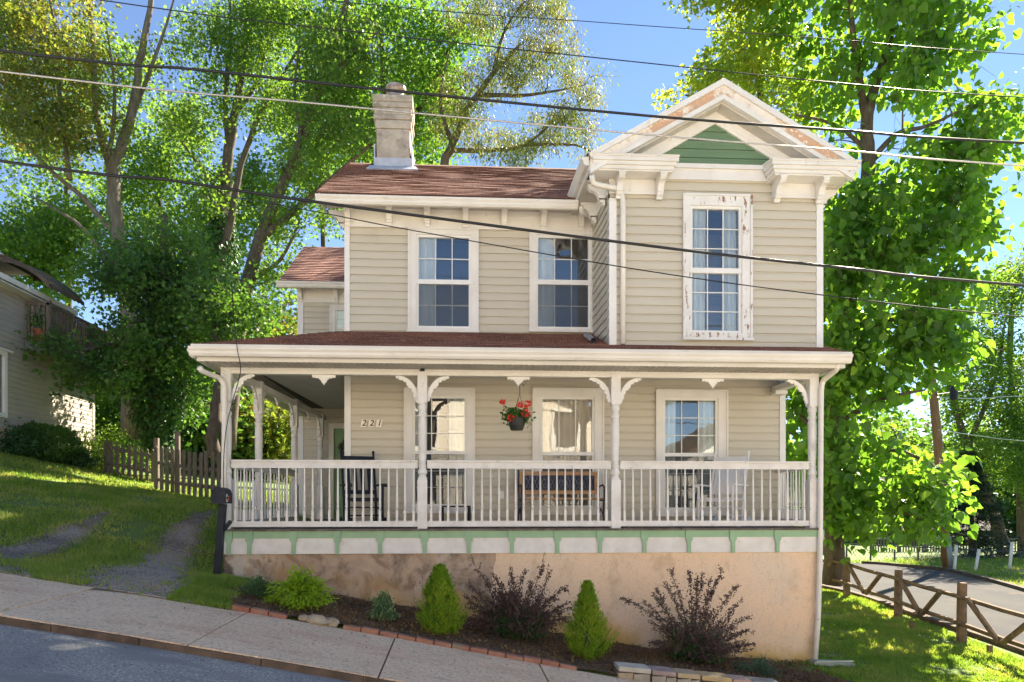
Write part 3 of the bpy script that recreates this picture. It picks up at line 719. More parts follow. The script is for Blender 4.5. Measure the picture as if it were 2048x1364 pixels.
for px in (1,):
    e = inst(c0, (XL-.036-house['_w'][0], MY+.12-house['_w'][1], friezeT-.021-house['_w'][2]), rz=-math.pi/2)
def hinst(src, x, y, z, rz=0): return inst(src, (x-house['_w'][0], y-house['_w'][1], z-house['_w'][2]), rz=rz)

# --- rear wing roof
WE = WY-.42; weZ = WZ(566, WE, 620); wx0 = WX(556, WE); wry = YX(609, wx0); wrz = WZ(494, wry, 640)
shingles('wing_roof', (wx0, WE, weZ), (XL+.05, WE, weZ), (XL+.05, wry, wrz), (wx0, wry, wrz), house)
shingles('wing_roof', (XL+.05, 2*wry-WE, weZ), (wx0, 2*wry-WE, weZ), (wx0, wry, wrz), (XL+.05, wry, wrz), house)
m = MB(); slab(m, (wx0+.02, WE+.03, weZ-.01), (XL-.01, WE+.03, weZ-.01), (XL-.01, wry, wrz-.01), (wx0+.02, wry, wrz-.01), .1)
slab(m, (XL-.01, 2*wry-WE-.03, weZ-.01), (wx0+.02, 2*wry-WE-.03, weZ-.01), (wx0+.02, wry+.002, wrz-.01), (XL-.01, wry+.002, wrz-.01), .1); m.build('roof_deck', m_soffit, house)
wft = WZ(578, WY, 640)
m = MB(); m.box(wx0+.05, XL-.03, WE+.03, WY-.001, wft-.0, wft+.02); m.build('soffit', m_soffit, house)
m = MB(); m.box(WXL-.02, XL-.03, WY-.035, WY-.001, wingTop, wft-.001); m.build('frieze_board', m_white, house)
siding('gable_wall', WY, WY+3.4, wft+.02, wrz-.12, WXL, 'y', sgn=-1, top_fn=lambda z: ((WE+(z-weZ)*(wry-WE)/(wrz-weZ)+.05), (2*wry-WE-(z-weZ)*(wry-WE)/(wrz-weZ)-.05)) if z < wrz-.1 else None)
gutter([(wx0-.02, WE+.01, weZ-.05), (XL-.03, WE+.01, weZ-.05)])
for px in (602, 673): hinst(c0, WX(px, WY), WY-.036, wft, 0)

# --- bay gable (front)
RY = 9.44                                             # front plane of the rake
aX = WX(1445.8, RY); aZ = WZ(161, RY, 1445.8); eL = WX(1180, RY); eR = 2*aX-eL
eZ = (WZ(322, RY, 1180)+WZ(309, RY, 1710))/2; bs = (aZ-eZ)/(aX-eL)
bend = 13.2
def rz_at(x): return aZ-abs(x-aX)*bs
for (x0, n_) in ((eL, 'l'), (eR, 'r')):
    x1 = aX
    e_out = x0+(-.04 if x0 < aX else .04); ez = rz_at(e_out)
    A, B = ((e_out, bend, ez), (e_out, RY-.03, ez)) if x0 < aX else ((e_out, RY-.03, ez), (e_out, bend, ez))
    Cc, D = ((aX, RY-.03, aZ), (aX, bend, aZ)) if x0 < aX else ((aX, bend, aZ), (aX, RY-.03, aZ))
    shingles('roof', A, B, Cc, D, house)
    m = MB(); slab(m, (A[0]*.0+x0, A[1] if A[1] < 10 else bend, eZ-.01), (x0, B[1] if B[1] < 10 else bend, eZ-.01), (aX, Cc[1] if Cc[1] < 10 else bend, aZ-.01), (aX, D[1] if D[1] < 10 else bend, aZ-.01), .05)
    m.build('roof_deck', m_soffit, house)
    # raking cornice boards: outer crown, peeled fascia
    s_ = 1 if x0 < aX else -1
    def rake(d0, d1, y0, y1, mt, nm='rake_board', xa=x0):
        q = MB(); q.hexa([(xa, y0, rz_at(xa)-d1), (xa, y1, rz_at(xa)-d1), (aX-s_*.0, y1, aZ-d1), (aX, y0, aZ-d1), (xa, y0, rz_at(xa)-d0), (xa, y1, rz_at(xa)-d0), (aX, y1, aZ-d0), (aX, y0, aZ-d0)])
        return q.build(nm, mt, house)
    rake(-.012, .075, RY-.045, RY+.0, m_white)
    rake(.077, .205, RY-.015, RY+.03, m_rake)
    rake(.207, .275, RY-.03, RY+.045, m_white)
    xi = x0+s_*.30
    rake(.24, .30, RY+.05, BY-.03, m_soffit, 'rake_soffit', xi)
    rake(.300, .42, BY-.062, BY-.02, m_white, 'rake_frieze', x0+s_*.42)
# tympanum frieze boards and the green boards
gB = WZ(318, BY, 1430); gA = WZ(251, BY, 1430); gx = WX(1429, BY-.02); tw = (WX(1541, BY)-WX(1322, BY))/2
baseZ = WZ(335, BY, 1430)
# wide white raking boards between soffit and green triangle, in strips
gs = (gA-gB)/( (WX(1540, BY)-WX(1319, BY))/2 )
for sgn_ in (-1, 1):
    q = MB()
    half = (WX(1540, BY)-WX(1319, BY))/2
    inner = [(gx, gA), (gx+sgn_*half, gB-.03)]
    outer = [(aX, aZ-.32), (aX+sgn_*(aX-eL-.35), rz_at(eL+.35)-.32)]
    inner[1] = (gx+sgn_*half, gB)
    q.box(gx+sgn_*half, gx+sgn_*(half+.5), BY-.055, BY-.004, baseZ, gB-.0005)
    q.prism([inner[0], inner[1], (gx+sgn_*(half+.60), gB), (aX, aZ-.30)], 'y', BY-.055, BY-.004)
    q.build('gable_frieze', m_white, house)
gb = MB(); nrow = 5; half = (WX(1540, BY)-WX(1319, BY))/2+.02
zz = [baseZ+(gA+.02-baseZ)*k/nrow for k in range(nrow+1)]
for k in range(nrow):
    z0, z1 = zz[k]+.0, zz[k+1]-.006
    h0 = half*(gA+.03-z0)/(gA+.03-gB) ; h1 = half*(gA+.03-z1)/(gA+.03-gB)
    h0 = min(h0, half); h1 = min(h1, half)
    gb.hexa([(gx-h0, BY-.03, z0), (gx+h0, BY-.03, z0), (gx+h0, BY-.0, z0), (gx-h0, BY-.0, z0), (gx-h1, BY-.022, z1), (gx+h1, BY-.022, z1), (gx+h1, BY-.0, z1), (gx-h1, BY-.0, z1)])
go = gb.build('gable_boards', m_green_gable, house); go['label'] = 'dark green painted boards in the gable peak'
# central frieze and the two boxed returns
cf = MB(); fx0_, fx1_ = WX(1322, BY), WX(1542, BY)
cf.box(fx0_, fx1_, BY-.05, BY-.003, bayTop, baseZ-.002).box(fx0_, fx1_, BY-.085, BY-.051, bayTop+.16, baseZ+.01).box(fx0_, fx1_, BY-.065, BY-.051, bayTop, bayTop+.02)
cf.build('frieze_board', m_white, house)
retT = (WZ(321, RY, 1260)+WZ(312, RY, 1630))/2; retB = retT-.205
frB = (WZ(398, BY, 1280)+WZ(392.5, BY, 1590))/2
for (a, b, s_) in ((WX(1188, RY), WX(1346, RY), 1), (WX(1708, RY), WX(1551, RY), -1)):
    x0, x1 = min(a, b), max(a, b)
    q = MB()
    q.box(x0, x1, RY+.02, BY-.001, retB, retT-.035)
    # crown steps with mitred inner end
    def crown(z0, z1, o):
        xi = b+s_*o; xa_ = a-s_*o*.4
        q.box(min(xa_, xi), max(xa_, xi), RY+.02-o, RY+.018, z0, z1)
        q.box(min(b, xi)+.0005*s_, max(b, xi), RY+.0185, BY-.088, z0, z1)
    crown(retB+.02, retB+.07, .02); crown(retB+.071, retB+.12, .045); crown(retB+.121, retT-.034, .07); 
    q.box(min(a, b)-.07, max(a, b)+.07, RY-.06, BY-.002, retT-.033, retT-.012)
    q.build('cornice_return', m_white, house)
    sh = MB(); sh.hexa([(x0-.08, RY-.07, retT-.0115), (x1+.08, RY-.07, retT-.0115), (x1+.08, BY-.066, retT-.0115), (x0-.08, BY-.066, retT-.0115), (x0-.08, RY-.07, retT-.004), (x1+.08, RY-.07, retT-.004), (x1+.08, BY-.066, retT+.05), (x0-.08, BY-.066, retT+.05)])
    sh.build('return_flashing', m_metalwhite, house)
    # frieze under return, on the wall face
    fxa = BXL-.02 if s_ > 0 else WX(1542, BY); fxb = WX(1322, BY) if s_ > 0 else BXR+.02
    q = MB(); q.box(fxa, fxb, BY-.05, BY-.021, frB, retB-.002).box(fxa, fxb, BY-.066, BY-.051, frB-.006, frB+.02).build('frieze_board', m_white, house)
    for px in ((1232, 1317) if s_ > 0 else (1551, 1636)):
        pass
c1 = None
cor2 = corbel(.30, .24, .085)
for px in (1236, 1317, 1551, 1635):
    x = WX(px, BY-.05)
    if c1 is None: c1 = cor2.build('bracket', m_white, house, local=True); c1.location = (x-house['_w'][0], BY-.067-house['_w'][1], retB-.001-house['_w'][2])
    else: hinst(c1, x, BY-.067, retB-.001)
# bay side eaves: soffit, fascia, frieze, gutter
for (xw, xe, s_) in ((BXL, eL, -1), (BXR, eR, 1)):
    q = MB(); q.box(min(xw, xe+.0), max(xw, xe), BY+.001, MY+.6, retB-.02, retB); q.build('soffit', m_soffit, house)
    q = MB(); q.box(xe-.012, xe+.012, RY+.02, MY+.9, retB-.01, eZ-.07); q.build('fascia', m_white, house)
    q = MB(); xo = xw+s_*.022; q.box(min(xo, xo+s_*.02), max(xo, xo+s_*.02), BY+.0, MY-.06, frB, retB-.021); q.build('frieze_board', m_white, house)
    for y in (BY+.14, BY+.75): hinst(c1, xw+s_*.043, y, retB-.021, s_*math.pi/2)
gutter([(eL-.013, MY+.1, eZ-.10), (eL-.013, RY+.0, eZ-.10)])
gutter([(eR+.013, RY+.0, eZ-.10), (eR+.013, MY+.9, eZ-.10)])

# --- chimney
CY = 13.22
ch = MB(); cz0 = WZ(335, CY, 790)-.35
def cpx(l, r, y0, y1, e=0, bot=None, top=None):
    x0, x1 = WX(l, CY), WX(r, CY); ch.box(x0-e, x1+e, CY-e, CY+.62+e, WZ(y0, CY, 785) if bot is None else bot, WZ(y1, CY, 785))
cpx(753, 820, 0, 257.5, 0, bot=cz0)
cpx(752, 821, 257, 240, .015); cpx(750, 822, 239.7, 230, .03); cpx(751, 821, 229.7, 216, .02); cpx(749, 822, 215.7, 205, .035); cpx(750, 821, 204.7, 191, .045)
cho = ch.build('chimney', m_chimney, house)
bv = cho.modifiers.new('b', 'BEVEL'); bv.width = .018; bv.segments = 2
pc = ((WX(770, CY)+WX(808, CY))/2, CY+.31, WZ(191, CY, 785)+.02)
fl = MB(); fl.lathe([(.20, 0), (.20, .05), (.155, .12), (.155, .20), (.18, .24), (.20, .25), (.20, .31), (.17, .315), (.15, .25), (.14, .06)], pc, 20); fl.build('flue_pot', m_rust, cho, smooth=False)
x0, x1 = WX(752, CY), WX(821, CY); rzc = eaveZ+(CY-10.5)*slope
q = MB(); q.box(x0-.03, x1+.03, CY-.035, CY-.012, rzc-.12, rzc+.19).box(x1+.014, x1+.04, CY-.012, CY+.65, rzc-.02, ridgeZ+.14).box(x0-.04, x0-.014, CY-.012, CY+.65, rzc-.02, ridgeZ+.14)
q.hexa([(x0-.16, CY-.22, rzc-.22*slope+.01), (x1+.16, CY-.22, rzc-.22*slope+.01), (x1+.1, CY-.036, rzc-.02), (x0-.1, CY-.036, rzc-.02), (x0-.16, CY-.22, rzc-.22*slope+.035), (x1+.16, CY-.22, rzc-.22*slope+.035), (x1+.1, CY-.036, rzc+.04), (x0-.1, CY-.036, rzc+.04)])
q.build('flashing', m_flash, cho)

# --- porch roof
PE = 9.26; peZ = WZ(697, PE); pL = WX(386, PE); pR = WX(1699, PE)
tW = XL; rise = PRB-peZ
jl = (tW, MY, PRB); jr = (BXR+.02, MY, PRB)
shingles('porch_roof', (pL, PE, peZ), (pR, PE, peZ), jr, jl, house, n=14)
shingles('porch_roof', (pL, WY+.0, peZ), (pL, PE, peZ), jl, (tW, WY, PRB), house, n=12)
shingles('porch_roof', (pR, PE, peZ), (pR, MY+.1, peZ), (BXR+.02, MY+.1, PRB), jr, house, n=8)
m = MB()
m.hexa([(pL+.02, PE+.02, peZ-.03), (pR-.02, PE+.02, peZ-.03), (jr[0], MY, PRB-.03), (jl[0], MY, PRB-.03), (pL+.02, PE+.02, peZ-.008), (pR-.02, PE+.02, peZ-.008), (jr[0], MY, PRB-.006), (jl[0], MY, PRB-.006)])
m.hexa([(pL+.02, PE+.02, peZ-.03), (jl[0], MY, PRB-.03), (jl[0], WY-.02, PRB-.03), (pL+.02, WY-.02, peZ-.03), (pL+.02, PE+.02, peZ-.008), (jl[0], MY, PRB-.006), (jl[0], WY-.02, PRB-.006), (pL+.02, WY-.02, peZ-.008)])
m.build('roof_deck', m_soffit, house)
# drip edge, gutter, fascia, soffit
q = MB(); q.box(pL-.02, pR+.02, PE-.03, PE-.012, peZ-.036, peZ+.004); q.build('drip_edge', m_metalwhite, house)
q = MB(); q.box(pL+.05, pR-.05, PE+.03, PE+.05, peZ-.10, peZ-.037); q.build('roof_edge_board', M('grey_edge_board', (.20, .20, .21), (.12, .12, .13), 4, .8), house)
gtop = WZ(702, PE-.1); gbot = WZ(715, PE-.1)
gp = (gtop+gbot)/2
gl = WX(376, PE-.1); gr_ = WX(1706, PE-.1)
gutter([(gl, PE-.001, gp), (gr_, PE-.001, gp)])
gutter([(gl+.0, WY-.1, gp), (gl, PE+.02, gp)]) if 0 else gutter([(pL+.01, WY-.1, gp), (pL+.01, PE+.05, gp)])
fbot = WZ(729, PE+.06)
q = MB(); q.box(pL+.03, pR-.03, PE+.055, PE+.08, fbot, peZ-.10); q.box(pL+.03, pL+.055, PE+.081, WY-.02, fbot, peZ-.10); q.box(pR-.055, pR-.03, PE+.081, MY, fbot, peZ-.10); q.build('fascia', m_white, house)
bw = .135
sl0 = lambda y: -3.16+.06*(y-9.77)                      # the left side of the porch
so_ = MB(); so_.box(pL+.056, pR-.056, PE+.081, P-.001, fbot+.0, fbot+.012)
so_.box(pL+.056, FL+.0, P, WY-.02, fbot, fbot+.012); so_.box(WX(1632, P)+.0, pR-.056, P, MY, fbot, fbot+.012)
for k in range(110):                                   # soffit vents grooves as small battens
    x = pL+.1+k*(pR-pL-.2)/110; so_.box(x, x+.02, PE+.083, P-.003, fbot-.008, fbot-.0005)
so_.build('porch_soffit', m_soffit, house)
beamTz = fbot-.0
q = MB(); q.box(WX(449, P), WX(1636, P), P+.012, P+bw, beamB, beamTz-.0005)
q.box(WX(449, P), WX(1636, P), P-.004, P+.0115, beamTz-.035, beamTz-.010); q.build('porch_beam', m_white, house)
q = MB(); q.hexa([(sl0(P+bw)-.06, P+bw+.001, beamB), (sl0(P+bw)+.06, P+bw+.001, beamB), (sl0(WY)+.06, WY-.03, beamB), (sl0(WY)-.06, WY-.03, beamB), (sl0(P+bw)-.06, P+bw+.001, beamTz), (sl0(P+bw)+.06, P+bw+.001, beamTz), (sl0(WY)+.06, WY-.03, beamTz), (sl0(WY)-.06, WY-.03, beamTz)])
q.build('porch_beam', m_white, house)
PRX = WX(1624, P+.07)
q = MB(); q.box(PRX-.06, PRX+.06, P+bw+.001, MY-.035, beamB, beamTz); q.box(PRX-.1, PRX+.1, MY-.25, MY-.036, beamB-.06, beamB-.002); q.build('porch_beam', m_white, house)
q = MB(); nb = 46
y = P+bw+.002
while y < WY-.1:                                        # beadboard ceiling strips
    x1_ = XR-.0 if y < MY-.1 else XL-.025
    q.box(sl0(y)+.061, min(x1_, PRX-.061), y, min(y+.088, WY-.04), ceilZ, ceilZ+.012); y += .094
q.build('porch_ceiling', m_ceiling, house)
q = MB(); q.box(FL, PRX, P+bw, MY-.03, ceilZ+.013, ceilZ+.03).box(FL+.1, XL, MY-.03, WY-.04, ceilZ+.013, ceilZ+.03); q.build('ceiling_backing', m_dark, house)

# --- porch floor, skirt, foundation
q = MB(); nb = 0; x = FL+.005
while x < FR-.02:
    q.box(x, min(x+.082, FR), P-.07+random.uniform(-.006, .006), MY-.022, floorZ-.028, floorZ); x += .086
y = MY-.02
while y < WY-.05:
    q.box(FL+.0, XL-.03, y, min(y+.082, WY-.02), floorZ-.028, floorZ); y += .086
q.build('porch_floor', m_deckwood, house)
q = MB(); q.box(FL+.04, FR-.04, P-.02, P+.02, bandT-.0, floorZ-.029).box(FL+.04, FR-.04, P-.03, P-.021, bandT+.012, floorZ-.04); q.build('rim_joist', m_deckwood, house)
q = MB(); q.box(FL, FR, P-.02, P+.015, bandB, bandT-.001).box(FL, FL+.03, P+.016, WY-.1, bandB, bandT-.001).box(FR-.03, FR, P+.016, MY, bandB, bandT-.001); q.build('skirt_board', m_worn, house)
gbz = WZ(1075, P)
q = MB(); q.box(FL+.07, FR, P-.035, P-.021, gbz, bandT); q.build('skirt_trim_band', m_green_trim, house)
s0 = None
for px in (459, 500.2, 588.4, 675.4, 761, 849.8, 937.6, 1023.7, 1114.2, 1198.9, 1287.4, 1376.1, 1464, 1552.5, 1638):
    zt, zm, zc, zb = bandT+.002, WZ(1079, P), WZ(1085, P), bandB-.006
    if s0 is None:
        b = MB(); hw_, nw = .050, .026
        b.prism([(-hw_, zt), (-hw_, zm), (-nw, zc), (-nw, zb), (nw, zb), (nw, zc), (hw_, zm), (hw_, zt)], 'y', -.016, 0)
        s0 = b.build('skirt_trim_post', m_green_trim, house, local=True); s0.location = (WX(px, P)-house['_w'][0], P-.0355-house['_w'][1], -house['_w'][2])
    else: hinst(s0, WX(px, P), P-.0355, 0)
q = MB(); FX0, FX1 = WX(447, P), WX(1636, P)
q.box(FX0, FX1, P+.02, P+.32, -3.0, bandB-.002)
q.box(FX0, FX0+.3, P+.321, WY, -3.0, bandB-.002).box(FX1-.3, FX1, P+.321, MY+.3, -3.0, bandB-.002)
q.box(XL, XR, MY+.05, backY-.5, -3.0, -2.3)
q.build('foundation', m_found, house)

# --- porch posts with scroll brackets
def post_prof(h):
    s = .0675; z1, z2 = WZ(960, P)-floorZ, WZ(806, P)-floorZ; H = z2-z1
    pr = [(.054, 0), (.066, .010), (.066, .03), (.050, .05), (.050, .065), (.066, .085), (.066, .11), (.058, .13), (.048, .155), (.056, .17), (.056, .19), (.048, .205), (.052, .26), (.056, .36), (.060, .55), (.062, .68), (.058, .78), (.052, .815), (.062, .83), (.062, .86), (.052, .875), (.050, .90), (.064, .925), (.066, .955), (.054, .985), (.054, 1)]
    return s, z1, z2, [(r, z1+t*H) for r, t in pr]
def make_post(x, y, parent=house, mat=m_worn):
    s, z1, z2, pr = post_prof(0); zt = WZ(735, P)-floorZ
    b = MB(); b.box(-s, s, -s, s, 0, z1).lathe(pr, (0,0,0), 16)
    b.box(-s, s, -s, s, z2, zt)
    for zz in (z1, z2):                                # chamfered shoulders
        d = 1 if zz == z1 else -1
        b.hexa([(-s, -s, zz), (s, -s, zz), (s, s, zz), (-s, s, zz), (-.05, -.05, zz+d*.02), (.05, -.05, zz+d*.02), (.05, .05, zz+d*.02), (-.05, .05, zz+d*.02)])
    o = b.build('porch_post', mat, parent, local=True); o.location = (x-house['_w'][0], y-house['_w'][1], floorZ-house['_w'][2]); return o
def scroll():
    """spandrel bracket in the XZ plane, corner of post and beam at the origin, spreading to +x and -z"""
    Wd, Hh = .275, .32; inn, out = [], []
    for k in range(49):
        a = math.pi/2*k/48; tt = k/48
        sc = .030*abs(math.sin(tt*math.pi*6))**.7
        wdt = .048+.022*math.sin(tt*math.pi)+sc+(.03*math.exp(-((tt-.5)/.09)**2))
        ro = 1.0
        ox, oz = Wd-Wd*math.cos(a)*ro, -Hh+Hh*math.sin(a)*ro
        nx_, nz_ = math.cos(a), -math.sin(a)
        out.append((ox, oz)); inn.append((ox+nx_*wdt*.72, oz+nz_*wdt*.72))
    m = MB(); m.band(inn, out, 'y', -.014, .014)
    m.prism([(Wd-.01, 0), (Wd-.01, -.045), (Wd+.035, -.03), (Wd+.04, -.012), (Wd+.02, 0)], 'y', -.014, .014)
    m.prism([(0, -Hh+.01), (.045, -Hh+.01), (.032, -Hh-.035), (.012, -Hh-.045), (0, -Hh-.02)], 'y', -.014, .014)
    return m
pz = beamB-floorZ
posts = [(WX(454.5, P+.07), P+.07), (WX(845, P+.07), P+.07), (WX(1230, P+.07), P+.07), (WX(1624, P+.07), P+.07)]
p0 = None; br0 = None
def put_scroll(post, rz):
    global br0
    if br0 is None:
        br0 = scroll().build('scroll_bracket', m_white_clean, post, local=True)
        o = br0
    else: o = inst(br0, (0,0,0), parent=post)
    s = .068
    o.location = (s*math.cos(rz), s*math.sin(rz), pz-.001); o.rotation_euler = (0,0,rz); return o
allposts = []
for i, (x, y) in enumerate(posts):
    if p0 is None: p0 = make_post(x, y); o = p0
    else: o = hinst(p0, x, y, floorZ)
    allposts.append(o)
    if i > 0: put_scroll(o, math.pi)
    if i < 3: put_scroll(o, 0)
    if i in (0, 3): put_scroll(o, math.pi/2)
for px, y in ((517.6, 11.06), (589, 13.0), (641, 14.93)):
    o = hinst(p0, sl0(y), y, floorZ); allposts.append(o)
    for rz in ((math.pi/2, -math.pi/2) if y < 14.5 else (-math.pi/2,)): put_scroll(o, rz)
# hanging drops at mid span
def drop():
    m = MB()
    for s_ in (-1, 1):
        pts_o = [(0, -.0), (.16, 0), (.165, -.02), (.15, -.045), (.125, -.03), (.105, -.05), (.075, -.042), (.058, -.07), (.04, -.075), (.035, -.105), (.018, -.11), (0, -.145)]
        for i in range(1, len(pts_o)-1):
            a, b = pts_o[i], pts_o[i+1]; m.prism([(s_*a[0], 0), (s_*a[0], a[1]), (s_*b[0], b[1]), (s_*b[0], 0)], 'y', -.013, .013) if abs(a[0]-b[0]) > 1e-4 else None
    return m
dr0 = None
for px in (648, 1037, 1425):
    x = WX(px, P+.07)
    if dr0 is None: dr0 = drop().build('beam_drop', m_white_clean, house, local=True); dr0.location = (x-house['_w'][0], P+.07-house['_w'][1], beamB-.001-house['_w'][2])
    else: hinst(dr0, x, P+.07, beamB-.001)
for y in (12.0, 14.0): hinst(dr0, sl0(y), y, beamB-.001, math.pi/2)

# --- railings
rT, rB = WZ(921, P), WZ(937, P); lT, lB = WZ(1042, P), WZ(1053, P)
def baluster():
    H = rB-lT-.002; m = MB(); s = .0165
    m.box(-s, s, -s, s, 0, H*.20)
    m.lathe([(.012, H*.20), (.019, H*.215), (.012, H*.235), (.012, H*.25), (.0195, H*.265), (.0195, H*.28), (.013, H*.30), (.017, H*.36), (.0165, H*.42), (.011, H*.80), (.0095, H*.985), (.014, H)], n=8)
    return m
bal0 = None
def railing(a, b, n, th=.05, lab=None):
    global bal0
    a, b = Vector((a[0], a[1], 0)), Vector((b[0], b[1], 0)); d = (b-a); L = d.length
    m = MB()
    up = Vector((0,0,1))
    def bd(z0, z1, w_): m.beam(a+up*((z0+z1)/2), b+up*((z0+z1)/2), w_, z1-z0)
    bd(rB, rT-.026, .045); bd(rT-.025, rT, .095); bd(lB, lT, .05)
    o = m.build('railing', m_worn, house)
    ang = math.atan2(d.y, d.x)
    for k in range(n):
        p = a+d*((k+.5)/n)+Vector((random.uniform(-.004, .004), random.uniform(-.003, .003), 0))
        loc = (p.x-house['_w'][0], p.y-house['_w'][1], lT+.001-house['_w'][2])
        if bal0 is None: bal0 = baluster().build('baluster', m_white, o, local=True); bal0.location = loc
        else: inst(bal0, loc, parent=o, rz=ang)
    return o
for (xa, ya), (xb, yb) in zip(posts[:-1], posts[1:]): railing((xa+.068, ya-.02), (xb-.068, yb-.02), 22)
railing((sl0(9.9), 9.84), (sl0(11), 10.99), 9); railing((sl0(11.2), 11.13), (sl0(12.9), 12.93), 12); 
railing((PRX, P+.14), (PRX+.06, MY-.04), 11)
# door
dx0, dx1, dz0, dz1 = dh
q = MB(); q.box(dx0-.11, dx0-.001, WY-.05, WY+.03, floorZ, dz1+.11).box(dx1+.001, dx1+.11, WY-.05, WY+.03, floorZ, dz1+.11).box(dx0, dx1, WY-.05, WY+.03, dz1+.001, dz1+.11)
dor = q.build('door_casing', m_white, house)
q = MB(); q.box(dx0, dx1, WY+.02, WY+.06, floorZ, dz1)
for (u0, u1, v0, v1) in ((.12, .45, .10, .42), (.55, .88, .10, .42), (.12, .45, .50, .90), (.55, .88, .50, .90)):
    q.box(dx0+.86*u0, dx0+.86*u1, WY+.008, WY+.0195, dz0+(dz1-dz0)*v0, dz0+(dz1-dz0)*v1)
do = q.build('door', m_door, house); do['label'] = 'green panelled front door under the porch'
hk = MB(); hk.lathe([(.028, 0), (.03, .02), (.015, .03), (.03, .05), (.02, .07)], (dx1-.07, WY-.03, dz0+1.0), 10); hk.build('door_knob', m_tin, do)
# house number plates
def text_mesh(txt, size, shear=.25):
    cu = bpy.data.curves.new('digit', 'FONT'); cu.body = txt; cu.size = size; cu.shear = shear; cu.extrude = .002; cu.align_x = 'CENTER'; cu.align_y = 'CENTER'; cu.resolution_u = 4; cu.offset = .0016
    ob = bpy.data.objects.new('digit', cu); COL.objects.link(ob)
    dg = bpy.context.evaluated_depsgraph_get(); me = bpy.data.meshes.new_from_object(ob.evaluated_get(dg)); bpy.data.objects.remove(ob); return me
m_ink = M('black_number_ink', (.02, .018, .016), None, 3, .5); m_plate = M('ivory_number_plate', (.88, .80, .68), None, 3, .5)
def digit_obj(txt, size, loc, parent, mat, rot=(math.pi/2, 0, 0), shear=.25, name='digit'):
    me = text_mesh(txt, size, shear); me.materials.append(mat); o = bpy.data.objects.new(name, me); COL.objects.link(o); o.parent = parent
    wv = parent['_w']; o.location = (loc[0]-wv[0], loc[1]-wv[1], loc[2]-wv[2]); o.rotation_euler = rot; return o
for px, t_ in ((728.3, '2'), (743.4, '2'), (758.5, '1')):
    cx_, cz_ = WX(px, MY), WZ(847, MY, 743); hh, ww_ = .058, .044
    q = MB(); q.prism([(cx_-ww_-.01, cz_-hh), (cx_+ww_-.01, cz_-hh), (cx_+ww_+.01, cz_+hh), (cx_-ww_+.01, cz_+hh)], 'y', MY-.034, MY-.024)
    pl = q.build('number_plate', m_plate, house); digit_obj(t_, .135, (cx_, MY-.036, cz_), pl, m_ink)
# outlet
q = MB(); ox = WX(1003, MY); oz = WZ(990, MY); q.box(ox-.04, ox+.04, MY-.036, MY-.021, oz-.06, oz+.06); q.build('outlet_cover', m_white_clean, house)
# downspouts
def dspout(pts, w_=.05, name='downspout'):
    m = MB(); m.tube(pts, w_/2*1.15, 8, True); o = m.build(name, m_metalwhite, house, smooth=True)
    return o
def Wv(px, py, Y): return Vector(W(px, py, Y))
def smooth_path(pts, k=6):
    pts = [Vector(p) for p in pts]; out = [pts[0]]
    for i in range(1, len(pts)-1):
        a, b, c = pts[i-1], pts[i], pts[i+1]; l = min(.08, (b-a).length*.45, (c-b).length*.45)
        p, q = b+(a-b).normalized()*l, b+(c-b).normalized()*l
        for t in np.linspace(0, 1, k): out.append(p*(1-t)**2+b*2*t*(1-t)+q*t*t)
    out.append(pts[-1]); return out
def D(pts, r=.032, **k): return dspout(smooth_path(pts), r*2, **k)
D([Wv(1183, 350, RY+.0), Wv(1186, 368, RY+.05), Wv(1240, 378, BY-.09), Wv(1246, 400, BY-.075), Wv(1246, 688, BY-.075)], .034)
D([Wv(1162, 412, 10.45), Wv(1163, 424, 10.5), Wv(1196, 438, MY-.09), Wv(1198, 460, MY-.075), Wv(1199, 668, MY-.075)], .034)
q = MB(); a = Vector((WX(1163, 10.8), 10.55, WZ(672, 10.5, 1170)+.02)); 
e1, e2 = Wv(1172, 673, 10.5), Wv(1187, 685, 9.72); e2.z += .03; e1.z += .02
q.tube([e1, e2], .042, 8, False); q.tube([e2, e1], .038, 8, False); q.build('downspout_outlet', m_tin, house, smooth=True)
D([Wv(399, 735, PE+.05), Wv(404, 742, PE+.1), Wv(441, 757, P-.03), Wv(449, 770, P-.03), Wv(449, 870, P-.03), Wv(447, 1062, P-.06)], .034)
D([Wv(1674, 722, PE+.05), Wv(1674, 738, PE+.1), Wv(1645, 762, P-.0), Wv(1642, 780, P-.02), Wv(1640, 1100, P-.05), Wv(1636, 1240, P-.05), Wv(1630, 1318, P-.08)], .034)

# loose items fixed on the house but things of their own
def cable(name, pts, r, mat, label, cat='cable', n=6, group=None, seg=10):
    P_ = [Vector(p) for p in pts]; out = []
    for i in range(len(P_)-1):                          # catmull-rom
        p0, p1, p2, p3 = P_[max(i-1, 0)], P_[i], P_[i+1], P_[min(i+2, len(P_)-1)]
        for k in range(seg):
            t = k/seg; out.append(.5*((2*p1)+(p2-p0)*t+(2*p0-5*p1+4*p2-p3)*t*t+(3*p1-p0-3*p2+p3)*t**3))
    out.append(P_[-1]); m = MB(); m.tube(out, r, n); return tag(m.build(name, mat, smooth=True), label, cat, group)
